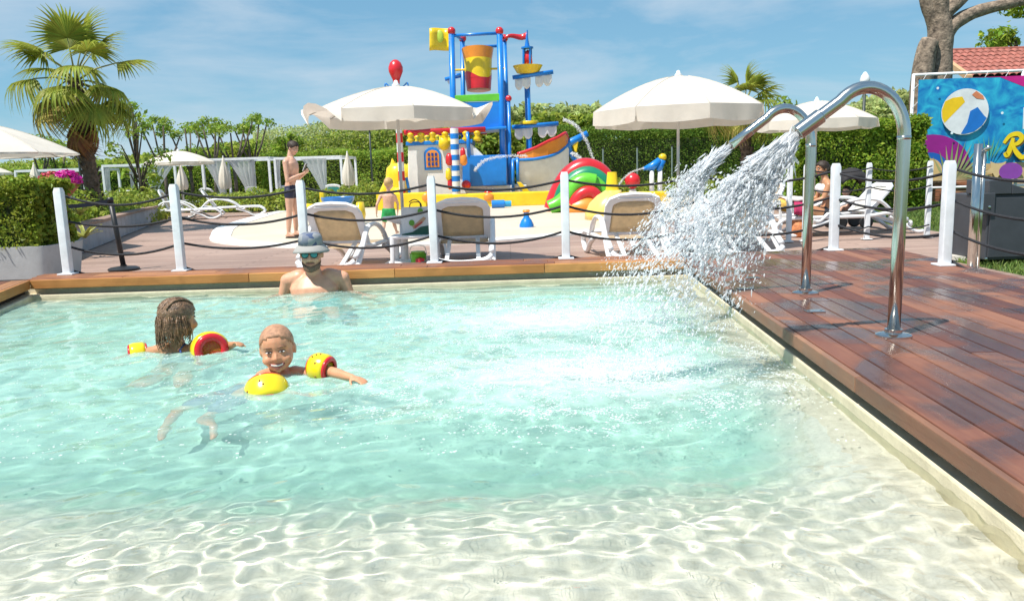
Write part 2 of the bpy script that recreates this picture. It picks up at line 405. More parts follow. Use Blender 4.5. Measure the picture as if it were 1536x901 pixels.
# ---- planks
def wood(name, c1, c2, c3, rough=(.25, .6), wet=1.0):
    m = bpy.data.materials.new(name); m.use_nodes = True; t = m.node_tree; b = t.nodes['Principled BSDF']; nn = t.nodes.new; l = t.links.new
    b.inputs['Specular IOR Level'].default_value = .28
    oi = nn('ShaderNodeObjectInfo'); tcn = nn('ShaderNodeTexCoord'); mp = nn('ShaderNodeMapping'); mp.inputs['Scale'].default_value = (1.3, 26, 26)
    va = nn('ShaderNodeVectorMath'); va.operation = 'ADD'; cx = nn('ShaderNodeMath'); cx.operation = 'MULTIPLY'; cx.inputs[1].default_value = 37.0; l(oi.outputs['Random'], cx.inputs[0])
    l(tcn.outputs['Object'], mp.inputs[0]); l(mp.outputs[0], va.inputs[0]); l(cx.outputs[0], va.inputs[1])
    n1 = nn('ShaderNodeTexNoise'); n1.inputs['Scale'].default_value = 1.0; n1.inputs['Detail'].default_value = 7; n1.inputs['Roughness'].default_value = .7; n1.inputs['Distortion'].default_value = .4; l(va.outputs[0], n1.inputs['Vector'])
    rp = nn('ShaderNodeValToRGB'); e = rp.color_ramp.elements; e[0].color = (*c1, 1); e[1].color = (*c3, 1); k = e.new(.5); k.color = (*c2, 1); e[0].position = .12; e[-1].position = .88
    ml = nn('ShaderNodeMath'); ml.operation = 'MULTIPLY_ADD'; ml.inputs[1].default_value = .62; l(oi.outputs['Random'], ml.inputs[0])
    m3 = nn('ShaderNodeMath'); m3.operation = 'MULTIPLY_ADD'; m3.inputs[1].default_value = .75; m3.inputs[2].default_value = -.18; l(n1.outputs['Fac'], m3.inputs[0]); l(m3.outputs[0], ml.inputs[2])
    l(ml.outputs[0], rp.inputs[0])
    g = nn('ShaderNodeNewGeometry'); n2 = nn('ShaderNodeTexNoise'); n2.inputs['Scale'].default_value = 2.3 if wet else 3.0; n2.inputs['Detail'].default_value = 7; n2.inputs['Distortion'].default_value = .6; l(g.outputs['Position'], n2.inputs['Vector'])
    mr = nn('ShaderNodeMapRange'); mr.inputs[1].default_value = .43 if wet else .38; mr.inputs[2].default_value = .55 if wet else .62; mr.inputs[3].default_value = rough[0]; mr.inputs[4].default_value = rough[1]; l(n2.outputs['Fac'], mr.inputs[0])
    l(mr.outputs[0], b.inputs['Roughness'])
    md = nn('ShaderNodeMapRange'); md.inputs[1].default_value = .43; md.inputs[2].default_value = .56; md.inputs[3].default_value = .58 if wet else .9; md.inputs[4].default_value = 1.25 if wet else 1.12; l(n2.outputs['Fac'], md.inputs[0])
    hs = nn('ShaderNodeHueSaturation'); l(rp.outputs[0], hs.inputs['Color']); l(md.outputs[0], hs.inputs['Value']); l(hs.outputs[0], b.inputs['Base Color'])
    bp = nn('ShaderNodeBump'); bp.inputs['Strength'].default_value = .25; bp.inputs['Distance'].default_value = .01; l(n1.outputs['Fac'], bp.inputs['Height']); l(bp.outputs[0], b.inputs['Normal'])
    return m
DECK = wood('wet_hardwood', (.086, .034, .027), (.150, .061, .041), (.245, .112, .066), (.07, .55))
FASD = wood('damp_fascia', (.15, .07, .045), (.23, .115, .07), (.33, .18, .11), (.35, .65), 0)
RIMW = wood('hardwood_rim', (.17, .06, .03), (.27, .11, .05), (.38, .18, .08), (.3, .6), 0)
FASC = wood('hardwood_fascia', (.34, .13, .035), (.45, .195, .06), (.55, .27, .09), (.4, .65), 0)
REAR = wood('weathered_hardwood', (.17, .105, .08), (.25, .165, .13), (.33, .24, .19), (.5, .8), 0)
UNDER = mat('deck_underframe', (.03, .022, .018), .9)
def plank(name, p, q, width, th, m, parent):
    """board whose top centre line runs p -> q"""
    p, q = V(p), V(q); ln = (q - p).length
    mb = MB(); mb.box((0, 0, -th / 2), (ln - .003, width, th))
    o = mb.build(name, m, parent, bevel=.004)
    M = (q - p).normalized(); o.location = (p + q) / 2; o.rotation_euler = (0, 0, math.atan2(M.y, M.x))
    return o

ud = MB(); ud.prism([(edge_x(-1.5) + .12, -1.5, .02), (2.86, -1.5, .02), (2.86, 6.34, .02), (edge_x(6.1) + .12, 6.34, .02)], (0, 0, .335))
deck = tag(ud.build('pool_deck', UNDER), kind='structure')
# right deck: boards run away from the camera, parallel to the pool edge
W, GAP = .094, .0045; i = 0
while True:
    off = W / 2 + i * (W + GAP)
    x_at = lambda y: edge_x(y) + off * 1.0018
    if x_at(3) > 2.80: break
    ends = [-1.4]; y = -1.4 + rng.uniform(.6, 2.2)
    while y < 6.0: ends.append(y); y += rng.uniform(1.5, 2.4)
    ends.append(6.36)
    for a, b in zip(ends[:-1], ends[1:]):
        if b < .9: continue
        plank('deck_board', (x_at(a), a, RIM), (x_at(b), b, RIM), W, .032, DECK, deck)
    i += 1
xr = x_at(6.36)
plank('deck_board', (2.865, -1.4, RIM - .001), (2.865, 2.4, RIM - .001), .10, .05, DECK, deck); plank('deck_board', (2.865, 2.4, RIM - .001), (2.865, 6.36, RIM - .001), .10, .05, DECK, deck)
ends = [-1.4, .85, 2.55, 4.4, 5.985]
for a, b in zip(ends[:-1], ends[1:]):
    p = V((edge_x(a) - .012, a, RIM - .004)); q = V((edge_x(b) - .012, b, RIM - .004))
    plank('fascia_board', p, q, .024, .056, FASD, deck)
plank('fascia_board', (2.93, -1.4, RIM - .06), (2.93, 6.4, RIM - .06), .025, .34, FASC, deck)
plank('fascia_board', (-3.6, 6.385, RIM - .005), (2.93, 6.385, RIM - .005), .02, .38, RIMW, deck)
# far rim: three boards wide, laid along the pool
ur = MB(); ur.box2((-4.4, 6.12, .0), (edge_x(6) + .12, 6.36, .362))
rim = tag(ur.build('pool_rim', UNDER), kind='structure')
for r in range(3):
    x = edge_x(6.06) - .004; yy = FARY + .058 + r * .1165
    if r == 0: x = edge_x(6.06) - .002
    cuts = [x]
    while cuts[-1] > -3.55: cuts.append(cuts[-1] - rng.uniform(.9, 1.5))
    cuts[-1] = -3.66 - r * .03
    for a, b in zip(cuts[:-1], cuts[1:]): plank('rim_board', (b, yy, RIM), (a, yy, RIM), .112, .032, RIMW, rim)
x = edge_x(5.98) - .026; k = 0
while x > -3.6:
    b = max(x - rng.uniform(.9, 1.45), -3.62)
    if b + 3.62 < .3: b = -3.62
    plank('fascia_board', (b, FARY - .013, RIM - .004), (x, FARY - .013, RIM - .004), .024, .066, FASC, rim); x = b
for r in range(3):   # left rim turning towards the camera
    d = V((.27, -1, 0)).normalized(); nrm = V((-1, -.27, 0)).normalized(); s = V((-3.64, 5.99, RIM)) + nrm * (.058 + r * .1165)
    for q_ in range(4): plank('rim_board', s + d * (q_ + 1) * 1.95, s + d * q_ * 1.95, .112, .032, RIMW, rim)
plank('fascia_board', V((-3.632, 5.98, RIM - .004)) + V((.27, -1, 0)) * 7.5, (-3.632, 5.98, RIM - .004), .024, .066, FASC, rim)
lr = MB(); lr.prism([(-3.78, 6.3, 0), (-3.78 + 2.106, -1.5, 0), (-4.0 + 2.106, -1.5, 0), (-4.0, 6.3, 0)], (0, 0, .36)); lr.build('rim_frame', UNDER, rim)

# ---- rear deck (boards too thin on screen to tell apart: material), splash pad, lawn, path
def rear_mat():
    m = bpy.data.materials.new('rear_deck_boards'); m.use_nodes = True; t = m.node_tree; b = t.nodes['Principled BSDF']; nn = t.nodes.new; l = t.links.new
    g = nn('ShaderNodeNewGeometry'); br = nn('ShaderNodeTexBrick'); br.inputs['Scale'].default_value = 1.0; br.inputs['Brick Width'].default_value = 2.3; br.inputs['Row Height'].default_value = .14; br.inputs['Mortar Size'].default_value = .006
    br.inputs['Color1'].default_value = (.30, .20, .158, 1); br.inputs['Color2'].default_value = (.385, .27, .215, 1); br.inputs['Mortar'].default_value = (.10, .066, .05, 1); br.inputs['Bias'].default_value = -.1
    l(g.outputs['Position'], br.inputs['Vector'])
    mp = nn('ShaderNodeMapping'); mp.inputs['Scale'].default_value = (.8, 14, 1); l(g.outputs['Position'], mp.inputs[0])
    n = nn('ShaderNodeTexNoise'); n.inputs['Scale'].default_value = 1.5; n.inputs['Detail'].default_value = 7; l(mp.outputs[0], n.inputs['Vector'])
    n2 = nn('ShaderNodeTexNoise'); n2.inputs['Scale'].default_value = .5; n2.inputs['Detail'].default_value = 4; l(g.outputs['Position'], n2.inputs['Vector'])
    ad = nn('ShaderNodeMath'); ad.operation = 'ADD'; l(n.outputs['Fac'], ad.inputs[0]); l(n2.outputs['Fac'], ad.inputs[1])
    mr = nn('ShaderNodeMapRange'); mr.inputs[1].default_value = .65; mr.inputs[2].default_value = 1.35; mr.inputs[3].default_value = .7; mr.inputs[4].default_value = 1.35; l(ad.outputs[0], mr.inputs[0])
    hs = nn('ShaderNodeHueSaturation'); l(br.outputs['Color'], hs.inputs['Color']); l(mr.outputs[0], hs.inputs['Value']); l(hs.outputs[0], b.inputs['Base Color']); b.inputs['Roughness'].default_value = .6
    return m
rd = MB(); poly = [(-13, 5.9), (2.95, 5.9), (4.75, 6.2), (4.75, 8.6), (5.9, 9.6), (6.45, 11.6), (6.45, 38), (-13, 38)]
rd.add([(x, y, -.012) for x, y in poly], [tuple(range(len(poly)))])
rd.add([(-4.7, -3, -.012), (-1.7, -3, -.012), (-3.95, 5.9, -.012), (-4.7, 5.9, -.012)], [(0, 1, 2, 3)])
tag(rd.build('terrace', rear_mat()), kind='structure')
PAD = [(-5.9, 15.8), (-5.0, 13.9), (-3.3, 12.6), (-1.5, 12.3), (.6, 13.1), (2.6, 15), (4.6, 19), (6.2, 25), (6.4, 31), (2, 36), (-6, 35), (-7.6, 28), (-7.0, 20)]
pc = catmull([V((x, y, 0)) for x, y in PAD], 8, True)
cen = V((-.3, 22, 0))
padm = mat('cream_splash_surface', (.66, .56, .43), .45, var=.08, vs=.8, bump=.1, bs=40)
pm = MB(); inner = [p + (cen - p).normalized() * .45 for p in pc]
pm.add([(p.x, p.y, .006) for p in inner], [tuple(range(len(inner)))]); tag(pm.build('splash_pad', padm), kind='structure')
rg = MB(); n = len(pc)
rg.add([(p.x, p.y, .02) for p in pc] + [(p.x, p.y, .02) for p in inner] + [(p.x, p.y, -.012) for p in pc] + [(p.x, p.y, -.0) for p in inner],
       [(i, (i + 1) % n, n + (i + 1) % n, n + i) for i in range(n)] + [(2 * n + i, 2 * n + (i + 1) % n, (i + 1) % n, i) for i in range(n)] + [(n + i, n + (i + 1) % n, 3 * n + (i + 1) % n, 3 * n + i) for i in range(n)])
tag(rg.build('splash_pad_kerb', mat('white_kerb', (.78, .77, .74), .5, var=.06)), kind='structure')
pk = MB(); pk.prism([(4.78, 8.75, -.02), (6.0, 9.75, -.02), (6.7, 11.62, -.02), (6.95, 11.5, -.02), (6.2, 9.55, -.02), (4.95, 8.5, -.02)], (0, 0, .05))
tag(pk.build('path', mat('pale_concrete', (.5, .47, .42), .85, bump=.2)), kind='structure')

# grass blades on the lawn
def grass(name, poly_fn, n, box, h, seed):
    g = np.random.default_rng(seed); P = np.stack([g.uniform(box[0], box[1], n), g.uniform(box[2], box[3], n)], 1)
    P = P[[poly_fn(x, y) for x, y in P]]; n = len(P)
    hh = h * g.uniform(.5, 1.3, n); a = g.uniform(0, 6.283, n); ln = g.normal(0, .45, (n, 2)) * hh[:, None]; wd = .006
    base = np.c_[P, np.full(n, -.03)]; dx = np.c_[np.cos(a) * wd, np.sin(a) * wd, np.zeros(n)]; tip = base + np.c_[ln, hh]; mid = base + np.c_[ln * .35, hh * .6]
    v = np.stack([base - dx, base + dx, mid + dx * .7, tip, ], 1).reshape(-1, 3)
    return raw_mesh(name, v, np.arange(n * 4).reshape(-1, 4), mat('grass_blades', (.16, .25, .05), .6, var=.25, vs=2, island=.35, transl=.35))
def lawn_ok(x, y):
    if y < 8.6: return x > 4.8 or (y < 6.15 and x > 2.98)
    if y < 9.6: return x > 4.85 + (y - 8.6) * 1.15
    if y < 11.6: return x > 6.2 + (y - 9.6) * .35
    return x > 6.6
tag(grass('lawn_grass', lawn_ok, 60000, (2.98, 9, 3.2, 12.5), .06, 3), 'short green lawn grass beside the raised deck', 'grass', kind='stuff')
tag(grass('far_lawn_grass', lambda x, y: x > 6.6, 40000, (6.6, 16, 12.5, 19.5), .08, 4), 'sunny lawn grass in front of the banner', 'grass', kind='stuff')
# ================================================================ rope fence
def make_post(h=.675):
    t = thing('fence_post', '', 'post', group='white posts of the rope fence')
    m = MB(); s = .0315
    m.loft([((0, 0, 0), (s, 0, 0), (0, s, 0)), ((0, 0, h - .03), (s, 0, 0), (0, s, 0)), ((0, 0, h), (s * .72, 0, 0), (0, s * .72, 0))], 24, 9)
    m.build('post_shaft', WPAINT, t, auto=40)
    m = MB(); m.box((0, 0, .006), (.12, .12, .012)); m.build('foot_plate', WPAINT, t, bevel=.003)
    return t
POSTX = [102, 272, 459, 652, 849, 1048, 1250]
LEV = [.615, .415, .215, .025]
near = ['beside the potted hedge', 'left of the standing man', 'behind the man in the bucket hat', 'between the umbrella table and a lounger', 'in front of the striped play snail', 'behind the splashing fountain water', 'beside the seated woman and stroller']
post0 = make_post(); posts = []
for i, px in enumerate(POSTX):
    p = at(px, 404 - (px - 102) * .0255, y=6.27); p.z = RIM
    o = post0 if i == 0 else copy_tree(post0); o.location = p; o['label'] = 'white square fence post on the pool rim ' + near[i]; posts.append(p)
pc_ = at(1447, 397, z=RIM); pc_.x = 2.83
o = copy_tree(post0); o.location = pc_; o['label'] = 'white square fence post at the deck edge before the grey bin'
p_out = V((2.83, 3.75, RIM)); o = copy_tree(post0); o.location = p_out; o['label'] = 'white square fence post further along the lawn edge of the deck'
p_l = V((posts[0].x - .78, 6.1, RIM))
def rope(name, pts, z, sag, label, group, cat='rope'):
    path = []
    for a, b in zip(pts[:-1], pts[1:]):
        a = V(a); b = V(b); sg = sag * rng.uniform(.75, 1.2)
        for k in range(13):
            if k == 12 and b is not pts[-1]: continue
            t = k / 12; q = a.lerp(b, t); q.z += z - sg * 4 * t * (1 - t); path.append(q)
    path.append(V(pts[-1]) + V((0, 0, z)))
    m = MB(); m.tube(path, .0095, 6)
    return tag(m.build(name, ROPEM, smooth=True), label, cat, group)
lv = ['topmost', 'second', 'third', 'lowest']
for k, z in enumerate(LEV):
    off = V((0, .052, 0))
    rope('rope', [V((-6.4, 8.2, .35))] * 0 + [p + off for p in posts] + [pc_ + V((.05, 0, 0)), p_out + V((.05, 0, 0))], z, .075 if k < 3 else .10, lv[k] + ' black rope strung along the white posts on the pool rim', 'black ropes of the pool fence')
# rear fence by the lawn
rp = []
for px, py in ((1183, 350), (1207, 351), (1300, 352), (1390, 356)):
    q = at(px, py, z=0); q = at(px, py, y=11.1); q.z = 0; rp.append(q)
post1 = make_post(1.05); post1['group'] = 'white posts of the rear fence'
lab = ['half hidden by the fountain spray', 'behind the far steel spout', 'behind the woman and beside the stroller', 'on the terrace edge in front of the banner']
for i, q in enumerate(rp):
    o = post1 if i == 0 else copy_tree(post1); o.location = q; o['label'] = 'white post of the rear rope fence ' + lab[i]
for i in (2, 3):
    pass
for k, z in enumerate((.98, .72, .45, .18)):
    rope('rope', [q + V((0, -.05, 0)) for q in rp[1:]], z, .07, lv[k] + ' rope of the rear fence by the lawn', 'black ropes of the rear fence')

# ================================================================ steel water spouts
def spout(base, top_h, ax, endx, endz, nz, label):
    t = thing('water_spout', label, 'water spout', base, group='stainless steel water spouts on the deck')
    m = MB(); m.lathe([(.068, 0), (.068, .008), (.055, .014), (.034, .018), (.034, .03)], 28); m.build('flange', STEEL, t, auto=40)
    r = .0245; pts = [V((0, 0, .01)), V((.004, 0, top_h * .5)), V((.006, 0, top_h - .19))]
    cx, rr = ax, .19     # arch bending towards the pool
    for k in range(1, 17):
        a = math.radians(132) * k / 16; pts.append(V((.006 - cx + cx * math.cos(a), 0, top_h - rr + rr * math.sin(a))))
    e = V((endx, 0, endz)); pts.append(pts[-1].lerp(e, .45)); pts.append(pts[-1].lerp(e, .999))
    m = MB(); m.tube(pts, r, 20); m.build('pipe', STEEL, t, smooth=True)
    d = (pts[-1] - pts[-3]).normalized()
    m = MB(); a = pts[-2]; m.tube([a, a + d * .004, e, e - d * .004, e - d * .05], [r + .0015, nz, nz, nz - .004, nz - .006], 20, caps=False); m.build('nozzle', STEEL, t, auto=40)
    m = MB(); m.tube([V((.006, 0, top_h - .20)), V((.006, 0, top_h - .185))], r + .0012, 20); m.build('weld_ring', STEEL, t, smooth=True)
    return t, V(base) + e, d
b1 = at(1340, 504, z=RIM); b2 = at(1208, 440, z=RIM)
def rel(px, py, b): q = at(px, py, y=b.y); return q - b
q = rel(1290, 133, b1); e1 = rel(1197, 199, b1)
s1, n1, d1 = spout(b1, q.z + .004, .150, e1.x, e1.z, .030, 'tall steel spout in the wet deck with the flared nozzle')
q = rel(1172, 164, b2); e2 = rel(1097, 218, b2)
s2, n2, d2 = spout(b2, q.z + .004, .140, e2.x, e2.z, .019, 'slimmer looking steel spout standing further along the wet deck')

# anchor plates in the deck
for px, py, lb in ((1128, 417, 'small steel floor plate in the deck near the pool corner'), (1222, 467, 'small steel floor plate in the deck between the two spouts'), (1118, 433, 'small steel floor plate close to the pool edge')):
    c = at(px, py, z=RIM); t = thing('floor_plate', lb, 'floor plate', c, -.06, 'steel floor plates')
    m = MB(); m.box((0, 0, .003), (.085, .06, .006)); m.build('plate', STEEL, t, bevel=.002)
    for sx in (-1, 1):
        m = MB(); m.lathe([(.006, .006), (.006, .008), (.002, .009)], 8, (sx * .03, 0, 0)); m.build('screw', STEEL, t)

# ================================================================ falling water
WSPR = bpy.data.materials.new('splashing_water'); WSPR.use_nodes = True
_b = WSPR.node_tree.nodes['Principled BSDF']; _b.inputs['Base Color'].default_value = (.95, .97, 1, 1); _b.inputs['Roughness'].default_value = .12; _b.inputs['Alpha'].default_value = .5; _b.inputs['Transmission Weight'].default_value = .25; _b.inputs['IOR'].default_value = 1.33
ico_v = []; _t = (1 + 5 ** .5) / 2
for a in ((-1, _t, 0), (1, _t, 0), (-1, -_t, 0), (1, -_t, 0), (0, -1, _t), (0, 1, _t), (0, -1, -_t), (0, 1, -_t), (_t, 0, -1), (_t, 0, 1), (-_t, 0, -1), (-_t, 0, 1)): ico_v.append(V(a).normalized())
ico_v = np.array(ico_v); ico_f = np.array([(0, 11, 5), (0, 5, 1), (0, 1, 7), (0, 7, 10), (0, 10, 11), (1, 5, 9), (5, 11, 4), (11, 10, 2), (10, 7, 6), (7, 1, 8), (3, 9, 4), (3, 4, 2), (3, 2, 6), (3, 6, 8), (3, 8, 9), (4, 9, 5), (2, 4, 11), (6, 2, 10), (8, 6, 7), (9, 8, 1)])
def drops(name, P, D, r, st, m, seed=0):
    g = np.random.default_rng(seed); n = len(P)
    D = D / (np.linalg.norm(D, axis=1)[:, None] + 1e-9)
    jit = 1 + g.normal(0, .22, (n, 12, 1))
    loc = ico_v[None] * jit * r[:, None, None]
    al = (loc * D[:, None]).sum(-1, keepdims=True)
    v = P[:, None] + loc + D[:, None] * al * (st[:, None, None] - 1)
    f = (ico_f[None] + (np.arange(n) * 12)[:, None, None]).reshape(-1, 3)
    return raw_mesh(name, v.reshape(-1, 3), f, m, smooth=True)
def jet(n0, n, spd, ang, dy, tmax, seed, rmul=1.0, bias=1.0):
    g = np.random.default_rng(seed); P = []; D = []; R = []; S = []
    # strands give the spray its stringy clumps
    K = 60; sa = g.uniform(0, 1, K); sv = g.uniform(0, 1, K); sy = g.normal(0, 1, K)
    for i in range(n):
        k = int(g.integers(K)); u = np.clip(sa[k] + g.normal(0, .024), 0, 1); s = spd[0] + (spd[1] - spd[0]) * np.clip(.25 * sv[k] + .75 * u + g.normal(0, .06), 0, 1)
        a = ang[0] + (ang[1] - ang[0]) * u
        yy = sy[k] * dy + g.normal(0, dy * .22)
        v0 = np.array([-math.cos(a) * s, yy * s, -math.sin(a) * s])
        t = tmax * g.uniform(0, 1) ** (bias * 1.15)
        wob = g.normal(0, .012 + .05 * t / tmax, 3) * (t / tmax) ** .7
        p = np.array(n0) + v0 * t + np.array([0, 0, -4.9 * t * t]) + wob
        if p[2] < WAT + .005: continue
        if g.uniform() < (1 - u) ** 1.0 * 1.5 * (t / tmax): continue
        if p[0] > edge_x(p[1]) - .02 and p[2] < RIM + .03: continue
        P.append(p); D.append(v0 + np.array([0, 0, -9.8 * t]) + g.normal(0, .2 + 1.3 * t / tmax, 3)); q = t / tmax
        R.append(rmul * (.0009 + .0052 * g.uniform() ** 3.8 * (1 - .5 * q))); S.append(g.uniform(6, 20) if t < .06 else (g.uniform(1.5, 7) * (1 - .5 * q) if g.uniform() < .7 else g.uniform(1, 2.2)))
    P, D, R, S = np.array(P), np.array(D), np.array(R), np.array(S)
    S = np.minimum(S, np.maximum(1.0, np.linalg.norm(P - np.array(n0), axis=1) / R * .85))
    return P, D, R, S
def splash(c, n, rad, h, seed):
    g = np.random.default_rng(seed); a = g.uniform(0, 6.283, n); r = rad * np.sqrt(g.uniform(0, 1, n)) * g.uniform(.4, 1.2, n)
    z = WAT + h * g.uniform(0, 1, n) ** 2.6
    P = np.stack([c[0] + r * np.cos(a), c[1] + r * np.sin(a), z], 1); return P, g.normal(0, 1, (n, 3)), g.uniform(.0012, .0038, n), np.ones(n) * 1.2
def fallwater(name, nz, jets, sp, label, seed, parentless=True):
    parts = [jet(nz, *j) for j in jets] + [splash(*s) for s in sp]
    P, D, R, S = [np.concatenate([q[i] for q in parts]) for i in range(4)]
    o = drops(name, P, D, R, S, WSPR, seed); tag(o, label, 'water', kind='stuff'); return o
fallwater('falling_water', n1, [(32000, (1.4, 3.3), (1.08, .46), .045, .40, 21, 1.0, 1.0), (15000, (1.3, 3.3), (1.10, .48), .035, .20, 22, 1.15, .8)], [(FALL[1], 900, .5, .10, 5)], 'white spray fanning down from the flared steel nozzle into the pool', 1)
fallwater('falling_water', n2, [(14000, (2.0, 3.3), (.82, .52), .03, .40, 31, 1.0, 1.0), (7000, (2.5, 3.0), (.70, .57), .014, .14, 32, 1.1, .8)], [(FALL[0], 900, .5, .10, 6)], 'narrower white water jet pouring from the further spout', 2)

# foam flecks floating where the jets land and round the swimmers
def foam():
    g = np.random.default_rng(5); n = 330000
    x = g.uniform(-3.2, 1.2, n); y = g.uniform(2.3, 5.8, n)
    d = np.zeros(n)
    for (a, b), k in zip(FALL, (1.0, .8)):
        r = np.sqrt(((x - a) / 1.25) ** 2 + (y - b) ** 2); d += k * np.exp(-((r - .05) / .42) ** 2) * .95 + .45 * np.exp(-((r - .62) / .12) ** 2)
    for (a, b) in KIDS: d += .16 * np.exp(-((x - a) ** 2 + (y - b) ** 2) / .09)
    d += .025
    nz = np.array([.5 + .5 * noise.noise((xx * 5, yy * 9, 0)) + .35 * noise.noise((xx * 17, yy * 26, 3)) for xx, yy in zip(x[:n], y[:n])])
    keep = g.uniform(0, 1, n) < d * np.clip((nz - .36) * 2.6, 0, 1)
    x, y = x[keep], y[keep]; n = len(x); z = wave(x, y) + .0015
    s = g.uniform(.0022, .0070, n); a = g.uniform(0, 6.283, n)
    P = np.stack([x, y, z], 1); t = np.stack([np.cos(a), np.sin(a), np.zeros(n)], 1) * s[:, None]; u = np.stack([-np.sin(a), np.cos(a), np.zeros(n)], 1) * (s * g.uniform(.4, 1, n))[:, None]
    v = np.stack([P - t, P - u, P + t, P + u], 1).reshape(-1, 3)
    o = raw_mesh('foam', v, np.arange(n * 4).reshape(-1, 4), mat('white_foam', (.85, .9, .9), .5, var=.03, transl=.4)); return o
tag(foam(), 'white foam and bubbles drifting where the jets hit the pool', 'foam', kind='stuff')
# ================================================================ umbrellas
ALU = mat('grey_pole_metal', (.55, .54, .52), .35, var=.05, metal=.6)
def umbrella(label, loc, R, apex, edge, val, rz=0, flips=(), nr=8, base=None, pole_r=.019, group='open cream parasols', tray=False, detail=True):
    t = thing('parasol', label, 'parasol', loc, rz, group)
    def P(a, u):
        # u 0..1 from centre, panels sag between ribs
        z = apex - (apex - edge) * (u ** 1.55)
        return a, u, z
    steps = 6; rings = 8
    cv = MB(); rows = []
    for i in range(rings + 1):
        u = i / rings; row = []
        for k in range(nr * steps):
            a = 2 * math.pi * k / (nr * steps); f = (k % steps) / steps; sag = math.sin(math.pi * f)
            r = R * u * (1 - (1 - math.cos(math.pi / nr)) * sag * .95)
            z = apex - (apex - edge) * u ** 1.6 - .018 * R * sag * math.sin(math.pi * u)
            row.append(V((r * math.cos(a), r * math.sin(a), z)))
        rows.append(row)
    n = nr * steps; vs = [p for r in rows[1:] for p in r]; fs = []
    for i in range(rings - 1):
        for k in range(n): fs.append((i * n + k, i * n + (k + 1) % n, (i + 1) * n + (k + 1) % n, (i + 1) * n + k))
    vs.append(V((0, 0, apex))); top = len(vs) - 1
    for k in range(n): fs.append((top, k, (k + 1) % n))
    cv.add(vs, fs); can = cv.build('canopy', CANVAS, t, auto=18)
    for i in range(nr):
        m = MB(); m.tube([rows[k][i * steps] + V((0, 0, .003)) for k in range(1, rings + 1)], .0045, 5); m.build('seam', CANVAS, t, smooth=True)
        m = MB(); rows2 = []
        flip = i in flips
        for h in range(5):
            row = []
            for s in range(steps + 1):
                if s == 0 or s == steps: e = .03
                else: e = 0
                k = (i * steps + s) % n; p = rows[-1][k].copy(); a = 2 * math.pi * (i * steps + s) / n
                d = V((math.cos(a), math.sin(a), 0)); q = h / 4
                wv = .02 * math.sin(s * 1.9 + i * 2.1) * q + .012 * math.sin(s * 4 + i) * q
                if flip:
                    amt = math.sin(math.pi * min(1, max(0, s / steps))) ** .7
                    row.append(p + d * val * q * (1.15 * amt + .05) + V((0, 0, val * (-q * (1 - amt) * .9 + q * .55 * amt))))
                else:
                    sc_ = .86 + .14 * math.sin(math.pi * s / steps)
                    row.append(p + d * (.012 + wv) * 1.0 + V((0, 0, -val * q * sc_)))
            rows2.append(row)
        m.grid(rows2); m.build('valance', CANVAS, t, smooth=True)
    m = MB(); m.cyl((0, 0, .03), (0, 0, apex - .02), pole_r, pole_r, 14); m.build('pole', ALU if detail else WPAINT, t, smooth=True)
    if detail:
        for i in range(nr):
            a = 2 * math.pi * i / nr; m = MB()
            pts = [V((R * .99 * u * math.cos(a), R * .99 * u * math.sin(a), apex - (apex - edge) * u ** 1.6 - .018)) for u in (.03, .25, .5, .75, 1)]
            m.tube(pts, .007, 6); rb = m.build('rib', ALU, t, smooth=True)
            m = MB(); m.cyl((.03 * math.cos(a), .03 * math.sin(a), edge - .02), pts[2], .005, .005, 6); m.build('strut', ALU, rb)
        m = MB(); m.lathe([(pole_r + .002, edge - .06), (.035, edge - .05), (.035, edge), (pole_r + .002, edge + .01)], 12); m.build('runner', WHITE, t, smooth=True)
    m = MB(); m.lathe([(.045, apex - .012), (.05, apex + .012), (.028, apex + .035), (.022, apex + .06), (.004, apex + .07)], 14); m.build('finial', WHITE, t, smooth=True)
    m = MB(); m.lathe([(.24, 0), (.24, .05), (.2, .075), (.055, .09), (.047, .10), (.047, .50 if tray else .36), (.03, .51 if tray else .37)], 22); m.build('base', WHITE, t, auto=40)
    if tray:
        m = MB(); m.lathe([(.04, .505), (.10, .52), (.235, .575), (.25, .60), (.235, .60), (.10, .562), (.035, .56)], 26); m.build('drinks_tray', WHITE, t, auto=40)
    return t
def upos(px, y): p = at(px, 300, y=y); p.z = 0; return p
U1 = upos(603, 9.55)
umbrella('cream parasol with wind lifted valance over the white side table', U1, 1.01, 2.10, 1.80, .15, .30, flips=(3, 7, 4), tray=True)
U2 = upos(1017, 10.6)
umbrella('cream parasol with its valance hanging straight before the dark conifer hedge', U2, 1.11, 2.23, 1.80, .20, .12)
U3 = upos(1221, 14.6)
umbrella('cream parasol behind the steel spouts beside the laurel hedge', U3, 1.0, 2.15, 1.80, .17, .35)
U4 = upos(-32, 13.0)
umbrella('cream parasol above the potted hedge and flower bowl', U4, 1.50, 2.12, 1.60, .03, .39)
U5 = upos(274, 28.5)
umbrella('small looking cream parasol by the low shrubs and curtained gazebos', U5, 1.16, 2.13, 1.74, .10, .2)
U6 = upos(-28, 30)
umbrella('distant cream parasol at the end of the gazebo row', U6, 1.15, 1.95, 1.6, .1, .2)

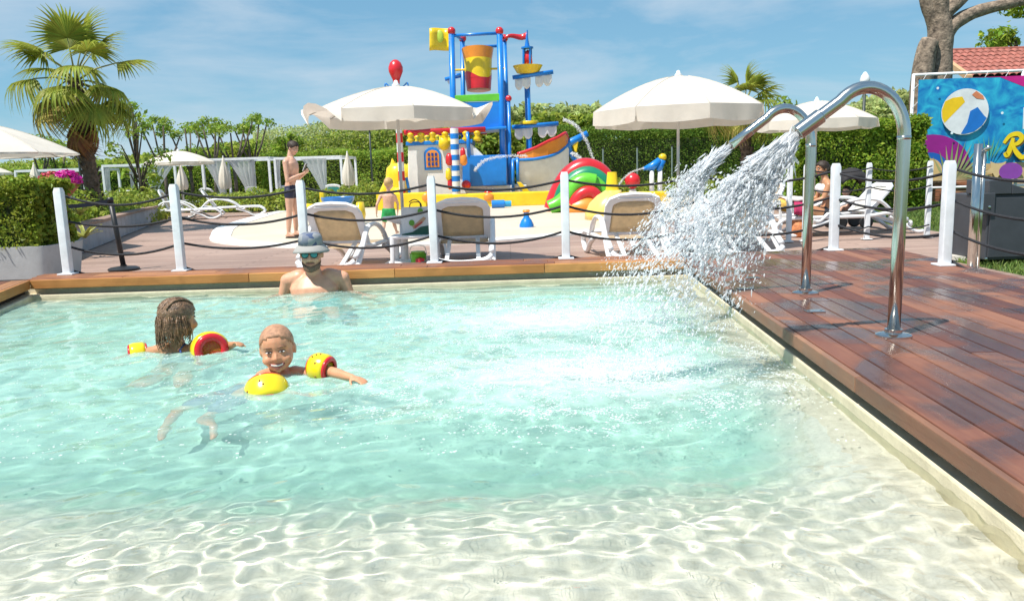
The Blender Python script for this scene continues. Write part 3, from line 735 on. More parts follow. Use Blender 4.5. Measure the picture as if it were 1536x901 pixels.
def closed_umbrella(px, y, top, label, h=1.15, group='closed cream parasols'):
    p = upos(px, y); t = thing('closed_parasol', label, 'parasol', p, rng.uniform(0, 3), group)
    m = MB(); secs = []
    for k in range(9):
        u = k / 8; r = .02 + .17 * math.sin(u * 1.9) ** 1.2 * (1 if k < 8 else .8); z = top - h * u
        secs.append((r, z))
    n = 24; vs = []; fs = []
    for r, z in secs:
        for j in range(n):
            a = 2 * math.pi * j / n; q = r * (1 + .22 * math.cos(j * math.pi / 1.5) * min(1, r * 8)); vs.append((q * math.cos(a), q * math.sin(a), z + .02 * math.sin(j * 2.2)))
    for i in range(8):
        for j in range(n): fs.append((i * n + j, (i + 1) * n + j, (i + 1) * n + (j + 1) % n, i * n + (j + 1) % n))
    fs.append(tuple(range(n))); m.add(vs, fs); m.build('folded_canopy', CANVAS, t, smooth=True)
    m = MB(); m.cyl((0, 0, .03), (0, 0, top), .02, .02, 10); m.build('pole', ALU, t)
    m = MB(); m.lathe([(.22, 0), (.22, .05), (.05, .08), (.04, .3), (.02, .31)], 14); m.build('base', WHITE, t, auto=40)
    m = MB(); m.ell((0, 0, top + .02), (.025, .025, .04), 8); m.build('finial', WHITE, t, smooth=True)
    return t
def ztop(px, py, y): return at(px, py, y=y).z
closed_umbrella(276, 31, ztop(276, 247, 31), 'folded cream parasol under the small open parasol', .95)
closed_umbrella(340, 30, ztop(340, 236, 30), 'folded cream parasol in front of the sheer gazebo curtain')
closed_umbrella(525, 29, ztop(525, 229, 29), 'folded cream parasol before the clipped hedge behind the paddling boy')
closed_umbrella(57, 31, ztop(57, 246, 31), 'folded cream parasol above the pink flowers', .9)

# ================================================================ sun loungers
SLING = mat('beige_sling', (.78, .65, .46), .8, var=.08, vs=14, bump=.3, bs=300, transl=.6)
TEAL = mat('teal_sling', (.05, .30, .27), .8, var=.1)
def lounger(label, loc, rz, back=62, group='white sun loungers with beige slings', sl=None, wide=.66, shade=WHITE):
    """feet point along +Y, backrest at -Y end tilts back by the given angle from flat"""
    sl = sl or SLING
    t = thing('sun_lounger', label, 'sun lounger', loc, rz, group)
    hw = wide / 2; Ls = 1.18; zs = .27
    a = math.radians(back); B = V((0, -math.cos(a), math.sin(a))); Nn = V((0, math.sin(a), math.cos(a))); hb = .65
    o = V((0, 0, zs))
    # backrest: rounded frame with sling set in it
    def bp(x, u, w=0): return o + V((x, 0, 0)) + B * u + Nn * w
    out = [(-hw, .02), (-hw, hb - .16), (-hw + .04, hb - .06), (-hw + .15, hb - .005), (0, hb + .012), (hw - .15, hb - .005), (hw - .04, hb - .06), (hw, hb - .16), (hw, .02)]
    inn = [(-hw + .085, .10), (-hw + .085, hb - .17), (-hw + .10, hb - .135), (-hw + .17, hb - .10), (0, hb - .095), (hw - .17, hb - .10), (hw - .10, hb - .135), (hw - .085, hb - .17), (hw - .085, .10)]
    m = MB(); k = len(out); vs = []
    for w_ in (-.022, .022):
        for q in out: vs.append(bp(q[0], q[1], w_ - (.03 * (1 - abs(q[0]) / hw) if 0 else 0)))
        for q in inn: vs.append(bp(q[0], q[1], w_))
    fs = []
    for i in range(k - 1):
        fs += [(i, i + 1, k + i + 1, k + i), (2 * k + i, 3 * k + i, 3 * k + i + 1, 2 * k + i + 1), (i, 2 * k + i, 2 * k + i + 1, i + 1), (k + i, k + i + 1, 3 * k + i + 1, 3 * k + i)]
    fs += [(0, k, 3 * k, 2 * k), (k - 1, 3 * k - 1, 4 * k - 1, 2 * k - 1)]
    m.add(vs, fs); bf = m.build('backrest_frame', shade, t, bevel=.01)
    m = MB(); m.bar(bp(-hw + .05, .075), bp(hw - .05, .075), .04, .06, B); m.build('crossbar', shade, bf, bevel=.01)
    m = MB(); m.tube([bp(x, hb - .045, -.024) for x in (-hw + .13, -.1, .1, hw - .13)], .008, 6); m.build('moulded_ridge', shade, bf, smooth=True)
    m = MB(); rows = [[bp(x, u, .006 - .02 * math.sin(math.pi * (x + hw) / wide)) for x in np.linspace(-hw + .075, hw - .075, 7)] for u in np.linspace(.09, hb - .10, 6)]; m.grid(rows); m.build('back_sling', sl, t, smooth=True, thick=.006)
    # seat
    m = MB(); rows = [[V((x, y, zs - .012 - .02 * math.sin(math.pi * (x + hw) / wide))) for x in np.linspace(-hw + .04, hw - .04, 7)] for y in np.linspace(.03, Ls - .03, 8)]; m.grid(rows); m.build('seat_sling', sl, t, smooth=True, thick=.006)
    for s in (-1, 1):
        x = s * (hw + .002)
        m = MB(); rail = catmull([(x, -.62, .20), (x, -.35, .30), (x, 0, zs), (x, .5, zs), (x, Ls - .06, zs), (x, Ls + .10, zs - .03), (x, Ls + .20, zs - .13), (x, Ls + .16, .09), (x, Ls + .02, .025), (x, Ls - .16, .03), (x, Ls - .34, .13), (x, Ls - .62, zs - .05)], 5)
        m.tube(rail, .027, 8, xs=1.25); m.build('side_rail', shade, t, smooth=True)
        m = MB(); arm = catmull([(x * 1.04, -.70, .02), (x * 1.04, -.48, .20), (x * 1.05, -.22, .46), (x * 1.05, 0, .52), (x * 1.05, .25, .50), (x * 1.04, .5, .40), (x * 1.02, .72, .22), (x * 1.02, .82, zs - .03)], 5)
        m.tube(arm, .026, 8, xs=1.3); m.build('armrest', shade, t, smooth=True)
        m = MB(); m.tube(catmull([(x * .98, -.34, .26), (x, -.52, .14), (x * 1.02, -.74, .02), (x * 1.02, -.86, .025)], 4), .026, 8, xs=1.2); m.build('leg', shade, t, smooth=True)
    m = MB(); m.tube(catmull([(-hw, -.66, .16), (-hw * .75, -.70, .11), (0, -.71, .085), (hw * .75, -.70, .11), (hw, -.66, .16)], 5), .033, 8); m.build('rear_stretcher', shade, t, smooth=True)
    for s in (-1, 1):
        m = MB(); m.bar((s * hw * .55, -.70, .10), bp(s * hw * .5, .07), .05, .03); m.build('back_prop', shade, t, bevel=.008)
    m = MB(); m.bar((-hw, Ls + .17, .2), (hw, Ls + .17, .2), .05, .03); m.build('front_stretcher', shade, t, bevel=.008)
    return t
def lpos(px, y): p = at(px, 380, y=y); p.z = 0; return p
l0 = lounger('white lounger angled beside the parasol table seen from behind', lpos(517, 9.55), -.12, 54)
def addl(px, y, rz, lb, bk=None): return dup(l0, lpos(px, y), rz, lb)
addl(697, 9.7, .02, 'white lounger right of the parasol table seen squarely from behind')
addl(943, 9.55, .06, 'white lounger before the yellow play animal, half behind the spray')
addl(1103, 9.6, .03, 'white lounger behind the thickest fountain spray')
# the woman's lounger, seen from the side, foot end to the left
LW = at(1290, 345, y=12.2); LW.z = 0
lounger('white lounger with raised back on which the woman sits', V((5.28, 12.2, 0)), math.pi / 2 + .05, 48, 'white sun loungers with beige slings', mat('white_sling', (.66, .64, .58), .8))
dup(l0, V((4.55, 14.6, 0)), math.pi - .9, 'white lounger with beige back beyond the woman')
# back left pair near the low shrubs
q = at(258, 325, y=23.0); q.z = 0
lounger('white lounger with upright cream back on the left of the terrace', q, -1.35, 66, 'white sun loungers with beige slings', mat('cream_sling', (.62, .52, .36), .8))
dup(l0, q + V((.9, 1.1, 0)), -1.3, 'white lounger behind the cream backed lounger on the left')
# teal loungers below the gazebos
tl = lounger('teal lounger under the curtained gazebo beside a folded parasol', upos(318, 33), -.3, 50, 'teal loungers beneath the gazebos', TEAL)
for px, y, lb in ((430, 32.5, 'teal lounger under the gazebo behind the standing man'), (196, 33, 'teal lounger beside the palm under the gazebo'), (385, 33.5, 'teal lounger at the curtained gazebo corner'), (505, 32, 'teal lounger near the folded parasol behind the boy'), (243, 33, 'teal lounger beneath the small open parasol'), (455, 31, 'teal lounger left of the folded parasol')):
    dup(tl, upos(px, y), rng.uniform(-.5, .3), lb)

# ================================================================ gazebos
SHEER = mat('sheer_white_curtain', (.78, .79, .80), .8, var=.04, transl=.5, alpha=.62)
CURT = mat('white_curtain', (.78, .78, .78), .8, var=.05, transl=.3)
def gazebo(x0, x1, y0, dpt, top, label, curt=()):
    cx = (x0 + x1) / 2; t = thing('gazebo', label, 'gazebo', (cx, y0, 0), 0, 'white metal gazebos with curtains')
    a, b = x0 - cx, x1 - cx
    for x in (a, b):
        for y in (0, dpt):
            m = MB(); m.box((x, y, top / 2), (.09, .09, top)); m.build('post', WPAINT, t, bevel=.008)
    for p, q in (((a, 0, top), (b, 0, top)), ((a, dpt, top), (b, dpt, top)), ((a, 0, top), (a, dpt, top)), ((b, 0, top), (b, dpt, top))):
        m = MB(); m.bar(V(p) + V((0, 0, .04)), V(q) + V((0, 0, .04)), .09, .09); m.build('beam', WPAINT, t)
    for kind, xa, xb, yy in curt:
        m = MB(); rows = []
        for k in range(9):
            v = k / 8; row = []
            for j in range(17):
                u = j / 16
                if kind == 'swag': lx = xa + (xb - xa) * (u * (1 - .86 * v ** .8) + (.80 * v ** .8))
                elif kind == 'swagl': lx = xa + (xb - xa) * (u * (1 - .86 * v ** .8))
                elif kind == 'tie': lx = xa + (xb - xa) * (.5 + (u - .5) * (1 - .45 * math.sin(math.pi * min(1, v * 1.1))))
                else: lx = xa + (xb - xa) * u
                row.append(V((lx, yy + .05 * math.sin(u * 26 + k * .3), top - (top - .35) * v)))
            rows.append(row)
        m.grid(rows); m.build('curtain', SHEER if kind == 'sheer' or kind.startswith('swag') else CURT, t, smooth=True)
    return t
def gx_(px, y): return at(px, 250, y=y).x
Y0 = 32; W_ = 1 / (F / Y0)
def gtop(px, py): return at(px, py, y=Y0).z
def gz(xa, xb, py, lb, curt):
    x0, x1 = gx_(xa, Y0), gx_(xb, Y0); c = (x0 + x1) / 2
    cc = [(k, gx_(a, Y0) - c, gx_(b, Y0) - c, yy) for k, a, b, yy in curt]
    gazebo(x0, x1, Y0, 3.0, gtop((xa + xb) / 2, py), lb, cc)
gz(22, 122, 257, 'white gazebo frame behind the pink flower bowl', [('flat', 50, 58, 0), ('tie', 100, 107, 0)])
gz(154, 262, 249, 'white gazebo between the big palm and the small parasol', [('tie', 154, 164, 0), ('tie', 192, 199, 0), ('swagl', 218, 262, 0)])
gz(304, 404, 240, 'white gazebo with sheer curtains drawn in swags', [('swag', 304, 336, 0), ('swag', 340, 378, .02), ('sheer', 376, 382, 0)])
gz(413, 512, 238, 'white gazebo frame behind the standing man', [('tie', 411, 421, 0), ('swag', 452, 490, 0)])
# ================================================================ water play ship
PY = 26.0
def S(px, py, dy=0.0):
    p = at(px, py, y=PY); p.y = PY + dy; return p
BLUE = mat('blue_gloss', (.008, .19, .62), .32, var=.13, vs=1.6, coat=.25)
RED = mat('red_gloss', (.60, .018, .025), .32, var=.13, vs=1.6, coat=.25)
YEL = mat('yellow_gloss', (.80, .56, .012), .38, var=.13, vs=1.6, coat=.2)
ORG = mat('orange_gloss', (.75, .26, .03), .38, var=.13, vs=1.6, coat=.2)
GRN = mat('green_gloss', (.12, .52, .03), .38, var=.13, vs=1.6, coat=.2)
DGRN = mat('dark_green_gloss', (.01, .22, .11), .38, var=.13, vs=1.6, coat=.2)
SHW = mat('white_fibreglass', (.74, .74, .72), .3, var=.05, coat=.2)
LYEL = mat('pale_yellow_gloss', (.80, .58, .14), .35, var=.08, coat=.3)
ship = thing('play_ship', 'white and blue water play ship with masts and tipping bucket', 'play ship', (0, 0, 0))
def sp(name, mb, m, parent=None, **k): return mb.build(name, m, parent or ship, **k)
D = 2.0
def slab(pxs, y0, y1):
    return [S(a, b, y0) for a, b in pxs], V((0, y1 - y0, 0))
# stern castle
m = MB(); P_, d_ = slab([(612, 218), (706, 215), (728, 236), (732, 312), (612, 318)], 0, D); m.prism(P_, d_); stern = sp('stern_wall', m, SHW, bevel=.03)
m = MB(); P_, d_ = slab([(609, 213), (709, 209), (709, 215), (609, 219)], -.06, D + .06); m.prism(P_, d_); sp('stern_trim', m, BLUE, bevel=.02)
for yy in (0.02, D - .02):
    m = MB(); m.tube([S(606, 199, yy), S(640, 197, yy), S(728, 194, yy)], .085, 10); sp('hand_rail', m, RED, smooth=True)
    for px in (616, 632, 649, 668, 699, 716):
        m = MB(); b0 = S(px, 215 - (px - 612) * .03, yy); b1_ = S(px, 199 - (px - 612) * .03, yy); h = b1_.z - b0.z
        m.lathe([(.08, 0), (.11, h * .12), (.13, h * .28), (.07, h * .5), (.11, h * .7), (.12, h * .85), (.07, h)], 12, b0); sp('baluster', m, YEL, smooth=True)
m = MB(); q0 = S(668, 213, -.2); m.lathe([(.05, -.28), (.16, -.2), (.22, .12), (.20, .12), (.1, -.1)], 14, q0, Euler((.25, .35, 0)).to_matrix()); sp('tipping_cup', m, YEL, smooth=True)
def window(cx, cy, w_, h_, y0, par):
    c = S(cx, cy, y0); W2, H2 = w_ / 46 / 2, h_ / 46 / 2
    def arch(s, yy): return [c + V((-W2 * s, yy, -H2 * s)), c + V((W2 * s, yy, -H2 * s)), c + V((W2 * s, yy, H2 * .35 * s))] + [c + V((W2 * s * math.cos(a), yy, H2 * .35 * s + H2 * .65 * s * math.sin(a))) for a in np.linspace(.3, math.pi - .3, 7)] + [c + V((-W2 * s, yy, H2 * .35 * s))]
    m = MB(); m.prism(arch(1, -.04), (0, .05, 0)); wf = sp('window_frame', m, BLUE, bevel=.012)
    m = MB(); m.prism(arch(.76, -.055), (0, .04, 0)); sp('window_panel', m, ORG, wf)
    for i in range(3):
        for j in range(3):
            m = MB(); m.box(c + V(((i - 1) * W2 * .42, -.062, (j - 1.15) * H2 * .42)), (W2 * .26, .02, H2 * .28)); sp('window_pane', m, mat('navy_pane', (.02, .05, .25), .2), wf)
window(649, 238, 25, 33, 0, ship); window(702, 229, 18, 26, .9, ship)
# waist panel and low hull
m = MB(); P_, d_ = slab([(694, 234), (760, 232), (760, 278), (694, 280)], -.10, .06); m.prism(P_, d_); sp('waist_panel', m, BLUE, bevel=.02)
m = MB(); P_, d_ = slab([(728, 279), (790, 277), (790, 312), (728, 314)], 0, D); m.prism(P_, d_); sp('waist_hull', m, SHW, bevel=.02)
# bow: lofted hull narrowing to the stem
m = MB(); secs = []
for px, top, bot, hb in ((776, 240, 312, 1.0), (800, 239, 311, .95), (822, 235, 310, .78), (838, 229, 308, .52), (850, 220, 300, .24), (857, 213, 240, .05)):
    a = S(px, top); b = S(px, bot); secs.append((px, a, b, hb))
n_ = 9; rows = []
for px, a, b, hb in secs:
    row = []
    for j in range(n_):
        u = j / (n_ - 1); s = math.sin(u * math.pi / 2)      # bottom -> top on near side
        row.append(V((b.x + (a.x - b.x) * u, PY + 1.0 - hb * (.55 + .45 * s), b.z + (a.z - b.z) * u)))
    for j in range(n_ - 1, -1, -1):
        q = row[j]; row.append(V((q.x, 2 * (PY + 1.0) - q.y, q.z)))
    rows.append(row)
m.grid(rows); k = len(rows[0]); m.add(rows[0], [tuple(range(k))]); sp('bow_hull', m, SHW, smooth=False, auto=35)
for s in (-1, 1):
    g_ = [V((a.x, PY + 1 + s * hb * 1.02, a.z)) for px, a, b, hb in secs]; g_[-1].y = PY + 1
    m = MB(); m.tube(catmull([V((S(768, 240).x, PY + 1 + s * 1.0, S(768, 240).z))] + g_, 4), .055, 8); sp('gunwale', m, BLUE, smooth=True)
    tops = [(776, 231), (800, 223), (822, 212), (838, 205), (850, 198), (853, 200)]
    up = [V((S(px, py).x, PY + 1 + s * h * 1.02, S(px, py).z)) for (px, py), (_, a, b, h) in zip(tops, secs)]
    m = MB(); lo = [p + V((0, 0, .03)) for p in g_]; m.grid([lo, up]); sp('bulwark', m, ORG, thick=.05)
    m = MB(); m.tube(catmull(up + [g_[-1] + V((-.02, 0, .1))], 4), .05, 8); sp('bulwark_rail', m, RED, smooth=True)
m = MB(); m.tube([S(850, 220, 1), S(858, 213, 1), S(886, 198, 1)], [.13, .13, .10], 12); sp('bowsprit', m, BLUE, smooth=True)
m = MB(); m.tube(catmull([S(858, 216, 1), S(861, 232, 1), S(868, 242, 1)], 5), .07, 8); sp('figurehead_stem', m, BLUE, smooth=True)
m = MB(); P_, d_ = slab([(862, 216), (872, 208), (869, 228), (866, 227)], .92, 1.08); m.prism(P_, d_); sp('figurehead', m, YEL, bevel=.03)
# tipping bucket tower
for px0, px1, dy in ((676, 682, .35), (689, 692, 1.75), (749, 756, .35), (756, 765, 1.75)):
    m = MB(); m.tube([S(px0, 47, dy), S(px1, 300, dy)], .095 if dy < 1 else .08, 12); tp = sp('tower_post', m, BLUE, smooth=True)
    m = MB(); m.ell(S(px0, 44, dy), .13, 12); sp('post_ball', m, RED, tp, smooth=True)
for a, b, dy in (((676, 51), (750, 47), .35), ((687, 59), (752, 56), 1.75), ((678, 112), (690, 110), .35)):
    m = MB(); m.tube([S(*a, dy), S(*b, dy)], .05, 8); sp('tower_beam', m, BLUE, smooth=True)
for (a, b, c, d2) in ((676, 47, 690, 47), (750, 47, 757, 47), (680, 193, 692, 192), (752, 190, 760, 189)):
    m = MB(); m.tube([S(a, b, .35), S(c, d2, 1.75)], .045, 8); sp('tower_beam', m, BLUE, smooth=True)
bc = S(715.5, 99, 1.05); ph = 46.0
bk = thing('tipping_bucket', 'orange yellow and red tipping bucket hung high between blue posts', 'bucket', bc)
zz = lambda py: (99 - py) / ph
for nm, mt, prof in (('bucket_rim', ORG, [(.46, zz(84)), (.525, zz(68)), (.49, zz(68)), (.44, zz(80))]), ('bucket_body', YEL, [(.425, zz(113)), (.46, zz(84))]), ('bucket_base', RED, [(.0, zz(128)), (.395, zz(129)), (.425, zz(113))])):
    m = MB(); m.lathe(prof, 30, (0, 0, 0), Euler((-.10, 0, 0)).to_matrix()); m.build(nm, mt, bk, auto=50)
m = MB()
for k in range(24):
    a0, a1 = 2 * math.pi * k / 24, 2 * math.pi * (k + 1) / 24
    f_ = lambda a: .10 + .13 * math.sin(a * 2 + .6)
    R_ = Euler((-.10, 0, 0)).to_matrix(); r0 = lambda z: .431 + .035 * (z - zz(113)) / .63
    m.add([R_ @ V((math.cos(a) * r0(z), math.sin(a) * r0(z), z)) for a, z in ((a0, zz(113) - .01), (a1, zz(113) - .01), (a1, zz(113) + f_(a1)), (a0, zz(113) + f_(a0)))], [(0, 1, 2, 3)])
m.build('wave_stripe', RED, bk)
m = MB(); m.tube([V((-.86, 0, zz(98))), V((.86, 0, zz(98)))], .035, 8); m.build('axle', YEL, bk)
m = MB(); P_, d_ = slab([(681, 142), (750, 139), (750, 150), (681, 152)], .28, .36); m.prism(P_, d_); sp('green_panel', m, GRN, bevel=.015)
m = MB(); P_, d_ = slab([(682, 153), (751, 151), (752, 190), (684, 194)], .30, .40); m.prism(P_, d_); sp('blue_panel', m, BLUE, bevel=.015)
m = MB(); P_, d_ = slab([(668, 197), (760, 189), (760, 193), (668, 201)], .0, 1.9); m.prism(P_, d_); sp('upper_deck', m, BLUE, bevel=.02)
m = MB(); m.tube([S(701, 198, -.05), S(704, 236, -.05)], .06, 8); sp('brace_post', m, BLUE, smooth=True)
# masts, yards, sails
mast = MB(); mast.tube([S(791, 96, 1.0), S(796, 250, 1.0), S(797, 306, 1.0)], .095, 12); sp('mast', mast, BLUE, smooth=True)
def yard(a, b, dy, r=.07):
    m = MB(); m.tube([S(*a, dy), S(*b, dy)], r, 8); y_ = sp('yard', m, BLUE, smooth=True)
    A, B_ = S(*a, dy), S(*b, dy)
    for lo, hi, n2 in ((.06, .44, 2), (.56, .96, 2)):
        for k in range(n2):
            u0 = lo + (hi - lo) * k / n2; u1 = lo + (hi - lo) * (k + 1) / n2; rows = []
            for v in np.linspace(0, 1, 5):
                rows.append([A.lerp(B_, u0 + (u1 - u0) * u) + V((0, .06 * math.sin(math.pi * u), -.02 - v * (.26 + .14 * math.sin(math.pi * u) ** .7))) for u in np.linspace(0, 1, 7)])
            m = MB(); m.grid(rows); sp('sail', m, SHW, y_, smooth=True, thick=.02)
yard((769, 112), (832, 103), .85); yard((768, 189), (840, 183), .85)
m = MB(); P_ = S(661, 110, 1.75); m.tube([P_, S(690, 103, 1.75)], .065, 8); y2 = sp('yard', m, BLUE, smooth=True)
m = MB(); m.grid([[S(664 + 8 * u, 110 - u * 2 + v * 9 * math.sin(math.pi * min(1, u * .9 + .05)), 1.75) for u in np.linspace(0, 1, 6)] for v in np.linspace(0, 1, 4)]); sp('sail', m, SHW, y2, smooth=True, thick=.02)
m = MB(); c_ = S(793, 105, 1.0); m.lathe([(.2, -.02), (.36, .03), (.47, .22), (.49, .25), (.42, .25), (.32, .08), (.1, .06)], 20, c_); sp('crows_nest', m, YEL, auto=50)
m = MB(); c_ = S(795, 184, 1.0); m.lathe([(.1, .0), (.30, .0), (.32, .07), (.3, .10), (.1, .10)], 18, c_); sp('mast_collar', m, YEL, auto=50)
m = MB(); c0 = S(792, 93, 1.0); c1 = S(792, 66, 1.0)
for a in range(4):
    o_ = V((math.cos(a * 1.571 + .6) * .15, math.sin(a * 1.571 + .6) * .15, 0)); m.tube([c0 + o_, c1 + o_], .035, 6)
m.lathe([(.2, 0), (.2, .05)], 12, c1); m.lathe([(.09, .05), (.05, .25), (.02, .5)], 10, c1); sp('lantern_cage', m, BLUE, auto=40)
m = MB(); m.lathe([(.02, .22), (.09, .16), (.13, .02), (.15, -.2), (.02, -.22)], 12, S(793, 79, 1.0)); sp('bell', m, RED, smooth=True)
m = MB(); m.tube([S(792, 62, 1), S(792, 37, 1)], .02, 6); sp('flag_staff', m, BLUE)
m = MB(); m.grid([[S(793 - u * 40, 39 + u * 9 + v * (11 - 7 * u) + 1.6 * math.sin(u * 7), 1.0 + .1 * math.sin(u * 6)) for u in np.linspace(0, 1, 10)] for v in (0, .5, 1)]); sp('pennant', m, RED, smooth=True, thick=.012)
m = MB(); m.grid([[S(674 - u * 31, 40 - 1.5 * math.sin(u * 3) + v * 34 + u * 1.0, .35 + .12 * math.sin(u * 5)) for u in np.linspace(0, 1, 9)] for v in np.linspace(0, 1, 5)]); fl_ = sp('flag', m, YEL, smooth=True, thick=.015)
m = MB(); m.ell(S(658, 52, .37), (.13, .05, .2), 12); sp('flag_emblem', m, mat('lime_print', (.45, .60, .06), .5), fl_, smooth=True)
m = MB(); m.tube([S(763, 150, .2), S(766, 300, .2)], .055, 10); sp('short_post', m, BLUE, smooth=True)
m = MB(); m.ell(S(763, 147, .2), .10, 12); sp('post_ball', m, RED, smooth=True)
m = MB(); m.tube([S(776, 236, -.05), S(777, 276, -.05)], .05, 8); sp('ladder_rail', m, BLUE, smooth=True)
m = MB(); m.tube([S(769, 240, -.05), S(770, 292, -.05)], .05, 8); sp('ladder_rail', m, BLUE, smooth=True)
m = MB(); P_, d_ = slab([(775, 273), (781, 273), (800, 293), (790, 296)], -.3, -.15); m.prism(P_, d_); sp('chute', m, YEL, bevel=.02)
# red beads by the waist
for px, py in ((700, 277), (733, 291), (643, 293)):
    m = MB(); m.ell(S(px, py, -.35), .15, 12); sp('water_knob', m, RED, smooth=True)
# curved yellow slide on the stern side
m = MB(); rows = []
for v in np.linspace(0, 1, 10):
    row = []
    for u in np.linspace(-1, 1, 9):
        c_ = S(598 - 14 * v ** 1.3, 250 + 58 * v ** .9, .9 - 1.3 * v); row.append(c_ + V((u * .33, -.2 * (1 - abs(u)) * 0, .28 * abs(u) ** 2.5)))
    rows.append(row)
m.grid(rows); sp('slide', m, YEL, smooth=True, thick=.05)
m = MB(); m.lathe([(.42, -1.15), (.42, 0), (.38, .22), (.24, .34), (.0, .38)], 20, S(594, 262, .6)); sp('slide_tower', m, YEL, auto=50)
# striped posts
def striped(px0, py0, px1, py1, dy, mt, n, r, label, top=None):
    a, b = S(px0, py0, dy), S(px1, py1, dy); b = V((b.x, b.y, 0))
    t = thing('striped_post', label, 'post', b, 0, 'striped posts beside the play ship')
    for k in range(n):
        p, q = b.lerp(a, k / n) - b, b.lerp(a, (k + 1) / n) - b
        m = MB(); m.cyl(p, q, r + (.004 if k % 2 else 0), r + (.004 if k % 2 else 0), 14); m.build('stripe', mt if k % 2 else SHW, t, smooth=False, auto=40)
    if top:
        m = MB(); m.lathe([(.10, 0), (.11, .15), (.16, .26), (.22, .40), (.225, .52), (.17, .66), (.08, .74), (.0, .76)], 18, a - b); m.build('bulb', RED, t, smooth=True)
        for s in (-1, 1):
            m = MB(); m.tube(catmull([a - b + V((0, 0, -.12)), a - b + V((s * .2, 0, -.06)), a - b + V((s * .34, 0, .05)), a - b + V((s * .36, 0, -.15))], 4), .022, 6); m.build('hook', BLUE, t, smooth=True)
    return t
striped(598, 130, 608, 312, -.5, RED, 13, .10, 'red and white striped post with a red bulb on top', True)
striped(683, 194, 687, 312, -.6, BLUE, 15, .13, 'blue and white striped post in front of the blue hull panel')
m = MB(); m.tube([S(612, 266, -.45), S(619, 300, -.45)], .05, 6); sp('strut', m, BLUE)
# small red and orange shakers on the striped pole
sh = thing('spray_rattle', 'red and orange spray fittings clamped round the blue striped post', 'water toy', (0, 0, 0))
for px, py, mt, r in ((676, 240, RED, .12), (697, 240, ORG, .12), (675, 262, YEL, .1), (677, 275, RED, .08), (696, 232, RED, .09)):
    m = MB(); m.lathe([(r * .5, -.18), (r, -.1), (r * .9, .1), (r * .4, .2)], 12, S(px, py, -.62)); m.build('spray_cup', mt, sh, smooth=True)

# yellow water channel on the pad
wc = thing('water_channel', 'long yellow water channel on the pad before the ship', 'water channel', (0, 0, 0))
def C_(px, py, y=25.2): return at(px, py, y=y)
for nm, a, b, ha in (('channel_section', 566, 642, 15), ('channel_section', 642, 830, 16), ('channel_section', 830, 1000, 19)):
    p, q = C_(a, 300), C_(b, 300); zt = at((a + b) / 2, 289.5, y=25.2).z
    m = MB(); m.box2((p.x + .02, 24.9, .0), (q.x - .02, 25.0, zt)); m.box2((p.x + .02, 25.5, .0), (q.x - .02, 25.6, zt)); m.box2((p.x + .02, 25.0, .0), (q.x - .02, 25.5, .2))
    m.build(nm, YEL, wc, bevel=.03)
for px in (640, 733, 830, 908):
    m = MB(); m.ell(C_(px, 296, 24.9), (.16, .06, .13), 12); m.build('nozzle_boss', ORG, wc, smooth=True)

# ---------------------------------------------------------------- snail slide
def at0(px, py): return at(px, py, z=0)
sn = thing('play_snail', 'red and green striped snail shaped slide on the splash pad', 'slide', (0, 0, 0))
SY = 20.6
def Q(px, py, dy=0): p = at(px, py, y=SY); p.y += dy; return p
def arch(name, pts, r, mt, dy, xs=1.0):
    m = MB(); m.tube(catmull([Q(a, b, dy) for a, b in pts], 6), r, 12, xs=xs); return m.build(name, mt, sn, smooth=True)
arch('shell_band', [(832, 316), (840, 292), (856, 265), (878, 252), (900, 258), (914, 276), (920, 300), (921, 320)], .26, RED, .5)
arch('shell_band', [(842, 305), (850, 284), (866, 268), (884, 262), (902, 271), (912, 290), (916, 316)], .22, DGRN, .25)
arch('slide_chute', [(824, 312), (838, 305), (852, 292), (862, 278), (876, 271), (892, 273)], .20, GRN, -.15)
arch('slide_chute', [(890, 273), (902, 284), (908, 300), (912, 318)], .18, GRN, .0)
arch('shell_band', [(858, 312), (864, 297), (876, 288), (888, 289), (896, 300)], .16, RED, -.3)
m = MB(); m.loft([(Q(876, 320, -.25), (.62, 0, 0), (0, .35, 0)), (Q(877, 304, -.2), (.52, 0, 0), (0, .33, 0)), (Q(878, 292, -.1), (.26, 0, 0), (0, .25, 0))], 20); m.build('shell_core', ORG, sn, smooth=True)
m = MB(); m.ell(Q(885, 290, .7), (.80, .5, .5), 18); m.build('shell_body', RED, sn, smooth=True)
# yellow play animal
an = thing('play_animal', 'pale yellow rounded play animal with an upright horn', 'play animal', (0, 0, 0))
AY = 17.3
def A_(px, py, dy=0): p = at(px, py, y=AY); p.y += dy; return p
m = MB(); m.loft([(V((A_(905, 331).x, AY, 0)), (.40, 0, 0), (0, .5, 0)), (A_(906, 318), (.41, 0, 0), (0, .5, 0)), (A_(909, 304), (.36, 0, 0), (0, .45, 0)), (A_(914, 293), (.27, 0, 0), (0, .35, 0)), (A_(920, 285), (.17, 0, 0), (0, .2, 0))], 20); m.build('body', LYEL, an, smooth=True)
m = MB(); m.loft([(A_(919, 290), (.16, 0, 0), (0, .14, 0)), (A_(918, 275), (.12, 0, 0), (0, .11, 0)), (A_(918, 258), (.10, 0, 0), (0, .10, 0))], 16, 3); m.build('horn', YEL, an, auto=50)
m = MB(); m.ell(A_(930, 312, -.1), (.25, .3, .22), 14); m.build('head', LYEL, an, smooth=True)

